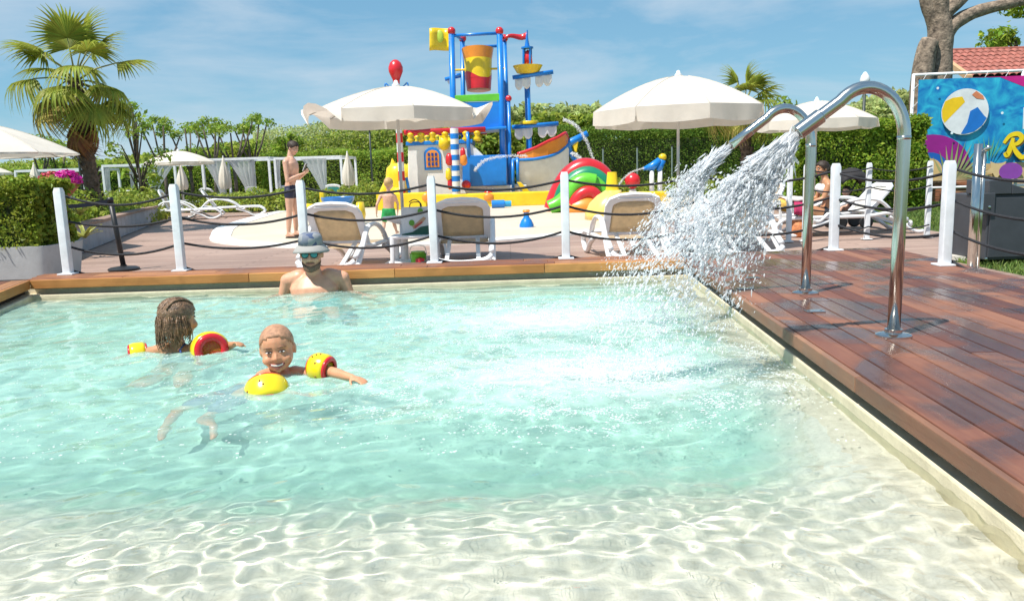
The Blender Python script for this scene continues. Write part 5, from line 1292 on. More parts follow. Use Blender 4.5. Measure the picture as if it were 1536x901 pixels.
def hand_prims(mb, w, d, nrm, s, curl=.5, side=1, spread=.16):
    """palm and five fingers from the wrist w along d; nrm = palm normal (fingers curl towards it)"""
    d = V(d).normalized(); nrm = V(nrm); nrm = (nrm - d * nrm.dot(d)).normalized(); x = d.cross(nrm) * side; k = s
    mb.loft([(w, x * .026 * k, nrm * .017 * k), (w + d * .04 * k, x * .038 * k, nrm * .016 * k), (w + d * .085 * k, x * .040 * k, nrm * .013 * k)], 12)
    for i, (o, ln) in enumerate(((-.030, .062), (-.010, .074), (.010, .070), (.030, .054))):
        a = w + d * .08 * k + x * o * k; dd = (d + x * o * spread * 20 * .3).normalized(); c0 = curl * .6; f1 = (dd * math.cos(c0) + nrm * math.sin(c0)); f2 = (dd * math.cos(c0 + curl) + nrm * math.sin(c0 + curl)); f3 = (dd * math.cos(c0 + 1.8 * curl) + nrm * math.sin(c0 + 1.8 * curl))
        b = a + f1 * ln * .48 * k; c = b + f2 * ln * .32 * k; e = c + f3 * ln * .22 * k; r = .0088 * k
        mb.limb(a, r * 1.08, b, r, 8); mb.limb(b, r, c, r * .92, 8); mb.limb(c, r * .92, e, r * .82, 8)
    t0 = w + d * .025 * k - x * .028 * k; t1 = t0 + (d * .6 - x * .75 + nrm * .25).normalized() * .038 * k; t2 = t1 + (d * .85 - x * .3 + nrm * .45).normalized() * .032 * k
    mb.limb(t0, .013 * k, t1, .0105 * k, 8); mb.limb(t1, .0105 * k, t2, .0085 * k, 8)
def human(name, label, J, s, skin, group=None, vox=None, fat=1.0, chest=(.155, .10), waist=(.125, .09), hipw=(.15, .10), female=False, curlL=.5, curlR=.5, nL=None, nR=None, cat='person', Hh=None, it=5):
    base = V((J['pel'].x, J['pel'].y, min(J['pel'].z, J.get('ground', J['pel'].z)))); t = thing(name, label, cat, base, 0, group)
    j = {k: (v - base if isinstance(v, Vector) else v) for k, v in J.items() if k not in ('ground', 'bend', 'fwd')}; j['bend'] = J.get('bend', V((0, 0, 0)))
    mb = MB(); H = Hh or .225 * s; f = fat
    side = (j['shL'] - j['shR']).normalized(); hs = (j['hpL'] - j['hpR']).normalized()
    up = (j['neck'] - j['pel']).normalized(); fwd = side.cross(up).normalized() * -1
    if 'fwd' in J: fwd = J['fwd'].normalized()
    def sec(u, a, b, sd): c = j['pel'].lerp(j['neck'], u) + (j.get('bend', V((0, 0, 0)))) * math.sin(math.pi * u); return (c, sd * a * s * f, fwd * b * s * f)
    mb.loft([sec(-.10, hipw[0] * .72, hipw[1] * .75, hs), sec(.0, hipw[0], hipw[1], hs), sec(.15, hipw[0] * .97, hipw[1], hs), sec(.38, waist[0], waist[1], (hs + side).normalized()), sec(.62, chest[0] * .98, chest[1], side), sec(.80, chest[0] * 1.05, chest[1] * .98, side), sec(.92, chest[0] * .82, chest[1] * .72, side), sec(1.0, chest[0] * .42, chest[1] * .55, side)], 20, 2.4)
    hc = j['head']; R = J['headR']; mb.limb(j['neck'] - up * .03 * s, .062 * s * f ** .5, hc + R @ V((0, .10 * H, -.30 * H)), .050 * s * f ** .5)
    head_prims(mb, hc, H, R, child=H / s > .3)
    for q in 'LR':
        S_, E_, W_ = j['sh' + q], j['el' + q], j['wr' + q]; sh_in = S_.lerp(j['neck'], .45)
        mb.limb(sh_in, .062 * s * f, S_, .056 * s * f); mb.limb(S_, .054 * s * f, S_.lerp(E_, .45), .047 * s * f); mb.limb(S_.lerp(E_, .45), .047 * s * f, E_, .037 * s * f); mb.limb(E_, .038 * s * f, E_.lerp(W_, .35), .038 * s * f); mb.limb(E_.lerp(W_, .35), .038 * s * f, W_, .025 * s * f)
        nr = {'L': nL, 'R': nR}[q] or fwd * -1 if False else ({'L': nL, 'R': nR}[q] or (side * (-1 if q == 'L' else 1)))
        hand_prims(mb, W_, (W_ - E_), nr, s * .98, curlL if q == 'L' else curlR, 1 if q == 'L' else -1)
        if 'hp' + q in j:
            Hp, K, A = j['hp' + q], j['kn' + q], j['an' + q]; T = j.get('to' + q)
            mb.limb(Hp, .088 * s * f, Hp.lerp(K, .5), .073 * s * f); mb.limb(Hp.lerp(K, .5), .073 * s * f, K, .052 * s * f); cf = K.lerp(A, .3) - fwd * -.0 * s
            mb.limb(K, .053 * s * f, cf, .054 * s * f); mb.limb(cf, .054 * s * f, A, .033 * s * f)
            if T is not None:
                d = (T - A); heel = A - V((d.x, d.y, 0)).normalized() * .035 * s + V((0, 0, -.045 * s)); ball = A.lerp(T, .75); ball.z = heel.z
                mb.limb(heel, .032 * s, ball, .030 * s); mb.limb(ball, .030 * s, V((T.x, T.y, heel.z - .006 * s)), .022 * s); mb.limb(A, .034 * s, ball + V((0, 0, .008 * s)), .028 * s)
    if female:
        for sg in (-1, 1): mb.ell(j['pel'].lerp(j['neck'], .70) + side * sg * .07 * s + fwd * .085 * s, (.06 * s, .055 * s, .06 * s), 12)
    if not any('hp' + q in j for q in 'LR'): pass
    o = mb.build('body', skin, t); bake(o, vox or .0085 * s, it); o.cycles.is_caustics_receiver = True
    t['_H'] = H; return t, j, fwd, side
def face_parts(t, c, H, R, eyes='open', brow=(.05, .03, .02), mouth='closed', skinlip=(.42, .15, .11), dy=0.0):
    g = lambda x, y, z: c + R @ (V((x, y + dy, z)) * H)
    for s in (-1, 1):
        if eyes != 'none':
            m = MB(); m.ell(g(s * .135, -.375, .025), (.062 * H, .03 * H, (.016 if eyes == 'squint' else .030) * H), 10, R); e_ = m.build('eye', mat('eye_white', (.7, .68, .64), .2), t, smooth=True)
            m = MB(); m.ell(g(s * .132, -.395, .025), (.030 * H, .018 * H, (.014 if eyes == 'squint' else .028) * H), 10, R); m.build('iris', mat('dark_iris', (.02, .012, .008), .15), e_, smooth=True)
            m = MB(); m.tube([g(s * .20, -.355, .045), g(s * .135, -.392, .055), g(s * .065, -.378, .035)], .010 * H, 6); m.build('eyelid', mat('lash', (.10, .045, .03), .6), e_, smooth=True)
        m = MB(); m.tube([g(s * .225, -.330, .105), g(s * .145, -.385, .135), g(s * .06, -.385, .115)], [.012 * H, .020 * H, .016 * H], 6); m.build('eyebrow', mat('brow_%d' % int(brow[0] * 1000), brow, .8), t, smooth=True)
    lip = mat('lips', skinlip, .35)
    if mouth == 'smile':
        m = MB(); P = [g(x, -.405 + .45 * x * x * 3, -.235 + 1.3 * x * x) for x in np.linspace(-.15, .15, 9)]; Q_ = [g(x, -.40 + .45 * x * x * 3, -.315 + 3.6 * x * x) for x in np.linspace(-.15, .15, 9)]
        m.grid([P, [a.lerp(b, .5) + R @ V((0, -.012 * H, 0)) for a, b in zip(P, Q_)], Q_]); mo = m.build('mouth', mat('mouth_inside', (.22, .04, .035), .4), t, smooth=True, thick=.012 * H)
        m = MB(); T1 = [g(x, -.418 + .45 * x * x * 3, -.238 + 1.3 * x * x) for x in np.linspace(-.12, .12, 9)]; T2 = [g(x, -.416 + .45 * x * x * 3, -.272 + 1.9 * x * x) for x in np.linspace(-.12, .12, 9)]; m.grid([T1, T2]); m.build('teeth', mat('teeth', (.8, .77, .7), .2), mo, smooth=True, thick=.01 * H)
        for A_, r in ((P, .014), (Q_, .018)): m = MB(); m.tube(A_, r * H, 6); m.build('lip', lip, mo, smooth=True)
    else:
        m = MB(); m.tube([g(x, -.388 + 1.6 * x * x, -.255 + .6 * x * x) for x in np.linspace(-.13, .13, 7)], [.012 * H, .022 * H, .028 * H, .024 * H, .028 * H, .022 * H, .012 * H], 6); m.build('lip', lip, t, smooth=True)
def hair_cap(t, c, H, R, m_, k=1.07, front=-.30, low=-.25, seed=0, name='hair', rough=.012, zf=.28):
    mb = MB(); rows = []; n = 40; r3 = V((.345 * k, .43 * k, .375 * k)); g = random.Random(seed); vs = []; fs = []; mm = 22
    for i in range(mm + 1):
        th = math.pi / 2 - math.pi * i / mm
        for jx in range(n):
            a = 2 * math.pi * jx / n; p = V((r3.x * math.cos(th) * math.cos(a), r3.y * math.cos(th) * math.sin(a), r3.z * math.sin(th))); p *= 1 + rough * g.uniform(-1, 1) * 4; vs.append(p + V((0, .05, .13)))
    for i in range(mm):
        for jx in range(n):
            q = [i * n + jx, i * n + (jx + 1) % n, (i + 1) * n + (jx + 1) % n, (i + 1) * n + jx]; ctr = sum((vs[x] for x in q), V((0, 0, 0))) / 4
            lim = low if ctr.y > .12 else (low + (zf - low) * min(1, (.12 - ctr.y) / (.12 - front)))
            if ctr.z > lim: fs.append(q)
    mb.add([c + R @ (p * H) for p in vs], fs); return mb.build(name, m_, t, smooth=True, thick=(.006 if rough < .003 else .02) * H)
HAIRM = mat('dark_brown_hair', (.035, .02, .012), .55, var=.3, vs=40, bump=.3, bs=150)
def garment(t, mb, name, m_, vox, it=4):
    o = mb.build(name, m_, t); bake(o, vox, it); o.cycles.is_caustics_receiver = True; return o
AB_Y = mat('yellow_vinyl', (.82, .62, .01), .25, var=.05, coat=.4); AB_R = mat('red_vinyl', (.62, .012, .02), .25, var=.05, coat=.4)
def armband(label, c, axis, R=.088, w_=.125, dots=0):
    M = frame(V(axis)); t = thing('armband', label, 'armband', c, 0, 'inflated yellow and red armbands'); h = w_ / 2; ri = .036
    def ring(prof, nm, mt):
        m = MB(); m.lathe(prof, 32, (0, 0, 0), M); o = m.build(nm, mt, t, smooth=True); o.cycles.is_caustics_receiver = True; return o
    y_ = ring([(R * .90, -h * .80), (R * .985, -h * .5), (R * 1.0, 0), (R * .985, h * .5), (R * .90, h * .80)], 'yellow_chamber', AB_Y)
    for s in (-1, 1): ring([(R * .90, s * h * .80), (R * .82, s * h * .96), (R * .68, s * h * 1.02), (R * .52, s * h * .96), (ri + .006, s * h * .70), (ri, s * h * .4)][::s], 'red_side', AB_R)
    ring([(ri, -h * .4), (ri, h * .4)], 'inner_sleeve', AB_Y)
    g = random.Random(3)
    for i in range(dots):
        a = g.uniform(0, 6.283); z = g.uniform(-.5, .5) * h; r = R * (1.0 - .015 * abs(z / h)); m = MB(); m.ell(M @ V((math.cos(a) * r, math.sin(a) * r, z)), .0045, 6, None, 4); m.build('printed_dot', mat('brown_print', (.25, .10, .02), .5), y_)
    return t

# ---------------------------------------------------------------- boy swimming towards the camera
def K(px, py, y): return at(px, py, y=y)
HB = .205; yb = 3.36; hc = K(416, 523, yb); RB = look(V((.17, -1, -.06))) @ Euler((0, math.radians(-4), 0)).to_matrix()
nk = K(424, 560, yb + .03)
J = dict(head=hc, headR=RB, neck=nk + V((0, .02, .0)), shL=K(456, 562, yb + .03), shR=K(394, 566, yb - .02), elL=K(492, 556, yb - .04), wrL=K(528, 566, yb - .14), elR=K(398, 588, yb - .20), wrR=K(448, 600, yb - .26),
         pel=V((-1.17, 3.20, .13)), hpL=V((-1.13, 3.16, .11)), hpR=V((-1.22, 3.24, .10)), knL=V((-1.20, 2.98, .03)), knR=V((-1.34, 3.08, .03)), anL=V((-1.12, 2.86, .06)), anR=V((-1.30, 2.86, .05)), toL=V((-1.10, 2.78, .05)), toR=V((-1.28, 2.78, .04)))
tb_, j_, fw_, sd_2 = human('person', 'laughing boy with cropped hair swimming in yellow and red armbands', J, .60, SK_TAN, Hh=HB, vox=.0045, nL=V((0, 0, -1)), nR=V((0, 0, -1)), curlL=.25, curlR=.25)
hl = j_['head']; face_parts(tb_, hl, HB, RB, 'squint', (.28, .14, .08), 'smile', dy=.030)
hair_cap(tb_, hl, HB, RB, mat('cropped_fair_hair', (.45, .235, .135), .6, var=.25, vs=60, bump=.3, bs=300), 1.012, -.36, -.10, 4, rough=.002, zf=.40)
m = MB(); p0, p1 = j_['pel'], j_['hpL']
m.loft([(j_['pel'] + V((.05, .0, .06)), V((.09, .02, 0)), V((0, .07, .03))), (j_['pel'], V((.10, 0, 0)), V((0, .075, .03))), (j_['pel'] + V((-.04, -.06, -.02)), V((.095, 0, 0)), V((0, .06, .04)))], 16)
for q in 'LR': m.limb(j_['hp' + q], .062, j_['hp' + q].lerp(j_['kn' + q], .55), .056)
garment(tb_, m, 'swim_shorts', mat('purple_swim_fabric', (.07, .05, .20), .7, var=.5, vs=30), .006)
armband('armband on the laughing boy\'s arm nearer the deck', K(482, 551, yb - .02), V((.8, -.35, -.1)), .062, .095, 14)
armband('big yellow armband across the laughing boy\'s front arm', K(401, 591, yb - .22), V((.25, -.66, -.70)), .090, .12, 12)

# ---------------------------------------------------------------- girl seen from behind
yg = 3.95; HG = .205; hc = K(268, 478, yg); RG = look(V((.62, .78, -.05)))
J = dict(head=hc, headR=RG, neck=K(268, 517, yg - .02), shR=K(312, 524, yg - .02), shL=K(234, 527, yg - .02), elR=K(338, 520, yg + .02), wrR=K(352, 516, yg - .06), elL=K(206, 530, yg + .02), wrL=K(190, 540, yg - .05), fwd=V((.3, 1, 0)),
         pel=K(272, 560, yg - .05) + V((0, 0, -.1)), hpR=K(285, 566, yg) + V((0, 0, -.12)), hpL=K(258, 566, yg) + V((0, 0, -.12)), knR=K(290, 566, yg) + V((0, -.1, -.28)), knL=K(255, 566, yg) + V((0, -.05, -.28)), anR=K(290, 566, yg) + V((.05, -.3, -.26)), anL=K(255, 566, yg) + V((-.04, -.3, -.26)))
tg, j_, fw_, sd_2 = human('person', 'girl with wet braided brown hair seen from behind in the pool', J, .58, SK_WARM, Hh=HG, vox=.0045, nL=V((0, 0, -1)), nR=V((-.3, 0, -1)), curlL=.2, curlR=.5)
face_parts(tg, j_['head'], HG, RG, 'squint', (.10, .06, .04), 'closed', dy=.045)
WETH = mat('wet_brown_hair', (.20, .115, .062), .3, var=.45, vs=45, bump=.5, bs=120)
hair_cap(tg, j_['head'], HG, RG, WETH, 1.05, -.34, -.22, 5, rough=.006, zf=.22)
g = random.Random(9); hd = j_['head']
for i in range(210):     # wet strands hanging from the back of the head
    a = math.radians(g.uniform(-15, 195)); x_, y_ = math.cos(a) * .345, .05 + math.sin(a) * .43; st = hd + RG @ (V((x_ * 1.03, y_ * 1.03, g.uniform(-.10, .12))) * HG); ln = g.uniform(.085, .15) if 20 < math.degrees(a) < 160 else g.uniform(.06, .12)
    out = RG @ V((x_, y_ - .05, 0)); pts = [st + out * .01, st + out * .03 + V((g.uniform(-.006, .006), 0, -ln * .4)), st + out * .02 + V((g.uniform(-.012, .012), g.uniform(-.01, .01), -ln * .75)), st + out * .015 + V((g.uniform(-.018, .018), g.uniform(-.015, .01), -ln))]
    m = MB(); r = g.uniform(.0011, .0027); m.tube(catmull(pts, 3), [r * 1.2] * 3 + [r] * 4 + [r * .7] * 2 + [r * .3], 5); m.build('hair_strand', WETH, tg, smooth=True)
for x_ in (-.20, -.08, .05, .17):   # cornrow braids over the scalp
    m = MB(); pts = []
    for k in range(16):
        th = math.radians(35 + 120 * k / 15); p = V((x_ * 1.0, -.43 * 1.04 * math.cos(th) * math.cos(x_ * 2.2) + .05, .375 * 1.05 * math.sin(th) * math.cos(x_ * 2.0) + .13)); pts.append(hd + RG @ (p * HG))
    m.tube(pts, [.0042 + .0012 * (i % 2) for i in range(16)], 6); m.build('braid', WETH, tg, smooth=True)
m = MB(); c_ = j_['pel'].lerp(j_['neck'], .45); m.loft([(j_['pel'], V((.085, 0, 0)), V((0, .065, 0))), (c_, V((.088, 0, 0)), V((0, .066, 0))), (j_['pel'].lerp(j_['neck'], .7), V((.094, 0, 0)), V((0, .068, 0)))], 16); garment(tg, m, 'swimsuit', mat('blue_swimsuit', (.03, .07, .26), .6, var=.6, vs=40), .006)
m = MB(); m.tube([j_['pel'].lerp(j_['neck'], .7) + V((.05, -.07, 0)), j_['neck'] + V((.03, -.062, -.01)), j_['neck'] + V((.045, -.03, .01))], .006, 6); m.build('strap', MATS['blue_swimsuit'], tg, smooth=True)
armband('armband with its red side showing on the girl\'s right arm', K(315, 524, yg - .05), V((.50, -.80, .12)), .092, .105, 0)
armband('small visible armband at the girl\'s far elbow', K(207, 531, yg), V((-.8, -.4, .0)), .060, .09, 0)

# ---------------------------------------------------------------- man in the bucket hat
ym = 5.80; HM = .232; hc = K(467, 381, ym - .04); RM = look(V((.10, -1, -.06)))
J = dict(head=hc, headR=RM, neck=K(470, 410, ym + .03), shL=K(513, 417, ym + .04), shR=K(432, 421, ym + .04), elL=K(526, 446, ym + .05), elR=K(424, 448, ym + .05), wrL=K(548, 452, ym - .10), wrR=K(400, 458, ym - .10), fwd=V((.08, -1, .05)),
         pel=K(474, 470, ym - .06) + V((0, 0, -.22)), hpL=K(490, 470, ym - .1) + V((0, 0, -.22)), hpR=K(458, 470, ym - .1) + V((0, 0, -.22)), knL=K(496, 470, ym - .48) + V((0, 0, -.16)), knR=K(452, 470, ym - .48) + V((0, 0, -.16)), anL=K(500, 470, ym - .8) + V((0, 0, -.24)), anR=K(450, 470, ym - .8) + V((0, 0, -.24)))
tm, j_, fw_, sd_2 = human('person', 'man in patterned bucket hat and mirrored sunglasses leaning at the pool rim', J, 1.0, SK_MAN, Hh=HM, vox=.007, chest=(.170, .115), nL=V((0, 0, -1)), nR=V((0, 0, -1)), it=6)
face_parts(tm, j_['head'], HM, RM, 'none', (.03, .02, .012), 'closed', (.50, .20, .16))
gm = lambda x, y, z: j_['head'] + RM @ (V((x, y, z)) * HM)
bm = MB()   # short beard
rows = []
for v in np.linspace(0, 1, 8):
    row = []
    for u in np.linspace(-1, 1, 17):
        a = u * 1.75; r = .300 - .06 * v; row.append(gm(math.sin(a) * r * 1.04, -.09 - math.cos(a) * (.325 - .0 * v) * (1.0 - .12 * v * (1 - abs(u))), -.17 - .30 * v * (1 - .35 * abs(u)) - .05 * math.cos(a) + .10 * abs(u) * (1 - v)))
    rows.append(row)
bm.grid(rows[3:]); bm.build('beard', mat('dark_stubble', (.20, .115, .075), .8, var=.35, vs=160), tm, smooth=True, thick=.006)
m = MB(); m.tube([gm(x, -.405 + 1.3 * x * x, -.205 - .25 * x * x) for x in np.linspace(-.13, .13, 7)], [.008 * HM, .013 * HM, .014 * HM, .010 * HM, .014 * HM, .013 * HM, .008 * HM], 6); m.build('moustache', MATS['dark_stubble'], tm, smooth=True)
sg = MB()
for s in (-1, 1):
    sg.tube(catmull([gm(s * x, -.415 + .25 * x * x, z) for x, z in ((.03, .07), (.13, .085), (.235, .075), (.225, -.02), (.14, -.055), (.05, -.02))], 4, True), .012 * HM, 6, closed=True); sg.tube([gm(s * .235, -.39, .05), gm(s * .33, -.2, .05), gm(s * .345, .05, .03)], .011 * HM, 6)
sg.tube([gm(-.035, -.425, .05), gm(.035, -.425, .05)], .012 * HM, 6); so2 = sg.build('sunglasses', BLACK, tm, smooth=True)
MIR = mat('mirror_green_lens', (.02, .22, .24), .06, var=.02, metal=.55, coat=1)
for s in (-1, 1):
    m = MB(); pts = catmull([gm(s * x, -.412 + .25 * x * x, z) for x, z in ((.03, .07), (.13, .085), (.235, .075), (.225, -.02), (.14, -.055), (.05, -.02))], 4, True); m.prism(pts, RM @ V((0, .006, 0))); m.build('lens', MIR, so2)
HATM = mat('patterned_hat_cloth', (.42, .44, .46), .85, var=.05, vs=3); 
def hatmat():
    m = HATM; t = m.node_tree; b = t.nodes['Principled BSDF']; g = t.nodes.new('ShaderNodeNewGeometry'); v = t.nodes.new('ShaderNodeTexVoronoi'); v.inputs['Scale'].default_value = 26; t.links.new(g.outputs['Position'], v.inputs['Vector'])
    r = t.nodes.new('ShaderNodeValToRGB'); r.color_ramp.interpolation = 'CONSTANT'; e = r.color_ramp.elements; e[0].color = (.06, .09, .18, 1); e[1].color = (.27, .28, .29, 1); e[1].position = .25; k = e.new(.62); k.color = (.16, .18, .23, 1); t.links.new(v.outputs['Distance'], r.inputs[0]) if False else t.links.new(v.outputs['Color'], r.inputs[0]); t.links.new(r.outputs[0], b.inputs['Base Color'])
hatmat(); HBR = mat('hat_brim_cloth', (.34, .33, .31), .85, var=.06)
hc_ = lambda r, z, a, k=1.0: gm(r * math.cos(a) * .92, .03 + r * math.sin(a) * 1.08 - .0, z)
def revolve(prof, nm, mt, par, thick):
    m = MB(); n = 36; vs = [hc_(r, z + dz * (math.cos(2 * 2 * math.pi * k / n) if dz else 0), 2 * math.pi * k / n) for r, z, dz in prof for k in range(n)]
    m.add(vs, [(i * n + k, i * n + (k + 1) % n, (i + 1) * n + (k + 1) % n, (i + 1) * n + k) for i in range(len(prof) - 1) for k in range(n)]); return m.build(nm, mt, par, smooth=True, thick=thick)
hat = revolve([(.005, .66, 0), (.22, .65, 0), (.33, .61, 0), (.37, .53, 0), (.40, .30, 0)], 'bucket_hat', HATM, tm, .006)
revolve([(.40, .30, 0), (.46, .26, -.01), (.56, .16, -.03), (.60, .10, -.035)], 'hat_brim', HBR, hat, .005)
m = MB(); m.loft([(j_['pel'] + V((0, 0, .13)), V((.165, 0, 0)), V((0, .115, 0))), (j_['pel'], V((.17, 0, 0)), V((0, .12, 0))), (j_['pel'] + V((0, 0, -.08)), V((.15, 0, 0)), V((0, .11, 0)))], 18, 2.4)
for q in 'LR': m.limb(j_['hp' + q], .10, j_['hp' + q].lerp(j_['kn' + q], .7), .092)
garment(tm, m, 'swim_shorts', mat('turquoise_shorts', (.02, .42, .47), .7), .010)

# ---------------------------------------------------------------- man standing with a phone
ys_ = 14.67; k1 = lambda px, py, dy=0: at(px, py, y=ys_) + V((0, dy, 0))
g0 = at(437, 354, z=0); RS = look(V((.86, -.25, -.42)))
J = dict(head=k1(439.5, 222), headR=RS, neck=k1(435, 236), shR=k1(432, 244, -.17), shL=k1(434, 244, .17), elR=k1(436, 271, -.22), wrR=k1(452, 262, -.10), elL=k1(440, 270, .20), wrL=k1(455, 261, .06), fwd=V((1, -.2, .1)), bend=V((.03, 0, 0)),
         pel=k1(437, 284), hpR=k1(436, 289, -.09), hpL=k1(438.5, 289, .09), knR=k1(436, 319, -.09), knL=k1(441, 319, .10), anR=k1(434.5, 349, -.08), anL=k1(441, 348, .14), toR=k1(443, 354, -.12), toL=k1(449, 352, .10), ground=g0)
ts, j_, fw_, sd_2 = human('person', 'bare chested man in navy trunks standing with a phone in hand', J, 1.0, SK_FAIR, Hh=.232, vox=.0095, nL=V((0, 0, 1)), nR=V((0, 0, 1)), curlL=.7, curlR=.75, chest=(.175, .115), waist=(.145, .10), hipw=(.155, .112))
face_parts(ts, j_['head'], .232, RS, 'open', (.03, .02, .012), 'closed'); hair_cap(ts, j_['head'], .232, RS, HAIRM, 1.09, -.40, -.10, 6, rough=.012, zf=.30)
m = MB(); u_ = (j_['neck'] - j_['pel']).normalized()
m.loft([(j_['pel'] + u_ * .07, sd_2 * .158, fw_ * .116), (j_['pel'], sd_2 * .166, fw_ * .122), (j_['pel'] - u_ * .06, sd_2 * .15, fw_ * .115)], 18, 2.4)
for q in 'LR': m.limb(j_['hp' + q] + V((0, 0, .02)), .095, j_['hp' + q].lerp(j_['kn' + q], .16), .090)
garment(ts, m, 'swim_trunks', mat('navy_trunks', (.012, .016, .045), .6), .011)
ph_ = k1(458.5, 251, -.06); t = thing('phone', 'white phone held up by the standing man', 'phone', ph_); m = MB(); m.box((0, 0, 0), (.012, .078, .15), Euler((0, .45, -.2)).to_matrix()); m.build('case', WHITE, t, bevel=.006); m = MB(); m.box((.009, 0, .002), (.003, .07, .138), Euler((0, .45, -.2)).to_matrix()); m.build('screen', BLACK, t)
for q in 'RL':   # flip-flops
    p = j_['to' + q]; a = j_['an' + q]; d = (p - a); d.z = 0; d.normalize(); c = a + d * .07; zf_ = a.z - .085; m = MB(); s_ = V((-d.y, d.x, 0)); m.loft([(V((c.x, c.y, zf_ - .012)), d * .14, s_ * .048), (V((c.x, c.y, zf_ + .010)), d * .14, s_ * .048)], 16); m.build('flip_flop', BLACK, ts)

# ---------------------------------------------------------------- small boy walking away
yk = 13.7; k1 = lambda px, py, dy=0: at(px, py, y=yk) + V((0, dy, 0)); RK = look(V((.25, 1, -.1)))
J = dict(head=k1(583, 276), headR=RK, neck=k1(583, 288), shL=k1(570.5, 295, 0), shR=k1(592, 295), elL=k1(566, 307, -.05), wrL=k1(564, 320, .05), elR=k1(596, 306, .06), wrR=k1(595, 318, .14), fwd=V((.15, 1, 0)), pel=k1(583, 317), hpL=k1(578.5, 319), hpR=k1(587.5, 319), knL=k1(576.5, 335, -.02), knR=k1(590, 335, .08), anL=k1(575.5, 350, -.10), anR=k1(594, 347, .06), toL=k1(575, 355, .06), toR=k1(596, 351, .20), ground=at(580, 355, z=0))
tk_, j_, fw_, sd_2 = human('person', 'small fair haired boy in green shorts walking towards the ship', J, .60, SK_FAIR, Hh=.205, vox=.0075, chest=(.165, .12), waist=(.15, .11), hipw=(.155, .115))
face_parts(tk_, j_['head'], .205, RK, 'open', (.3, .2, .1), 'closed', dy=.035); hair_cap(tk_, j_['head'], .205, RK, mat('blond_hair', (.50, .32, .14), .6, var=.2, vs=50), 1.06, -.36, -.22, 7, rough=.01, zf=.26)
m = MB(); u_ = V((0, 0, 1)); m.loft([(j_['pel'] + u_ * .05, sd_2 * .105, fw_ * .08), (j_['pel'], sd_2 * .112, fw_ * .085), (j_['pel'] - u_ * .05, sd_2 * .108, fw_ * .08)], 18, 2.4)
for q in 'LR': m.limb(j_['hp' + q], .066, j_['hp' + q].lerp(j_['kn' + q], .55), .066)
garment(tk_, m, 'shorts', mat('green_shorts', (.015, .30, .07), .7, var=.25, vs=25), .008)

# ---------------------------------------------------------------- woman on the lounger
yw = 12.2; k1 = lambda px, py, dy=0: at(px, py, y=yw) + V((0, dy, 0)); RW = look(V((-.96, -.25, -.12)))
J = dict(head=k1(1233, 253), headR=RW, neck=k1(1238, 268), shL=k1(1237, 278, -.15), shR=k1(1240, 276, .15), elL=k1(1228, 297, -.18), wrL=k1(1212, 303, -.12), elR=k1(1232, 298, .2), wrR=k1(1214, 302, .12), fwd=V((-1, -.15, .05)), bend=V((.04, 0, 0)), pel=k1(1242, 317), hpL=k1(1239, 319, -.09), hpR=k1(1239, 319, .09), knL=k1(1203, 312, -.12), knR=k1(1203, 311, .1), anL=k1(1209, 345, -.14), anR=k1(1210, 343, .10), toL=k1(1199, 350, -.16), toR=k1(1199, 348, .08), ground=at(1205, 350, z=0))
tw, j_, fw_, sd_2 = human('person', 'woman in white top and dark bikini bottom sitting on the lounger', J, .95, SK_WARM, Hh=.222, vox=.0095, female=True, chest=(.135, .10), waist=(.115, .085), hipw=(.165, .12), nL=V((0, 0, -1)), nR=V((0, 0, -1)))
face_parts(tw, j_['head'], .222, RW, 'open', (.04, .025, .015), 'closed'); hair_cap(tw, j_['head'], .222, RW, HAIRM, 1.08, -.36, -.28, 8, zf=.30); m = MB(); m.ell(j_['head'] + RW @ (V((0, .50, .02)) * .222), .042, 12); m.build('hair_bun', HAIRM, tw, smooth=True)
m = MB(); pl = lambda u: j_['pel'].lerp(j_['neck'], u) + J['bend'] * math.sin(math.pi * u)
m.loft([(pl(.50), sd_2 * .138, fw_ * .112), (pl(.62), sd_2 * .150, fw_ * .122), (pl(.74), sd_2 * .156, fw_ * .122), (pl(.82), sd_2 * .154, fw_ * .112)], 18, 2.4)
for sgn in (-1, 1): m.ell(j_['pel'].lerp(j_['neck'], .70) + sd_2 * sgn * .0665 + fw_ * .081, .076, 12)
garment(tw, m, 'bikini_top', mat('white_fabric', (.75, .74, .72), .7), .009)
for sgn in (-1, 1):
    m = MB(); m.tube([pl(.76) + sd_2 * sgn * .09 + fw_ * .10, pl(.98) + sd_2 * sgn * .085 + fw_ * .0, pl(.78) + sd_2 * sgn * .09 - fw_ * .10], .009, 6); m.build('strap', MATS['white_fabric'], tw, smooth=True)
m = MB(); m.loft([(pl(.10), sd_2 * .166, fw_ * .123), (pl(0), sd_2 * .17, fw_ * .128), (pl(-.10), sd_2 * .14, fw_ * .11)], 18, 2.4)
for q in 'LR': m.limb(j_['hp' + q], .092, j_['hp' + q].lerp(j_['kn' + q], .15), .09)
garment(tw, m, 'bikini_bottom', mat('dark_bikini', (.018, .02, .03), .6), .011)
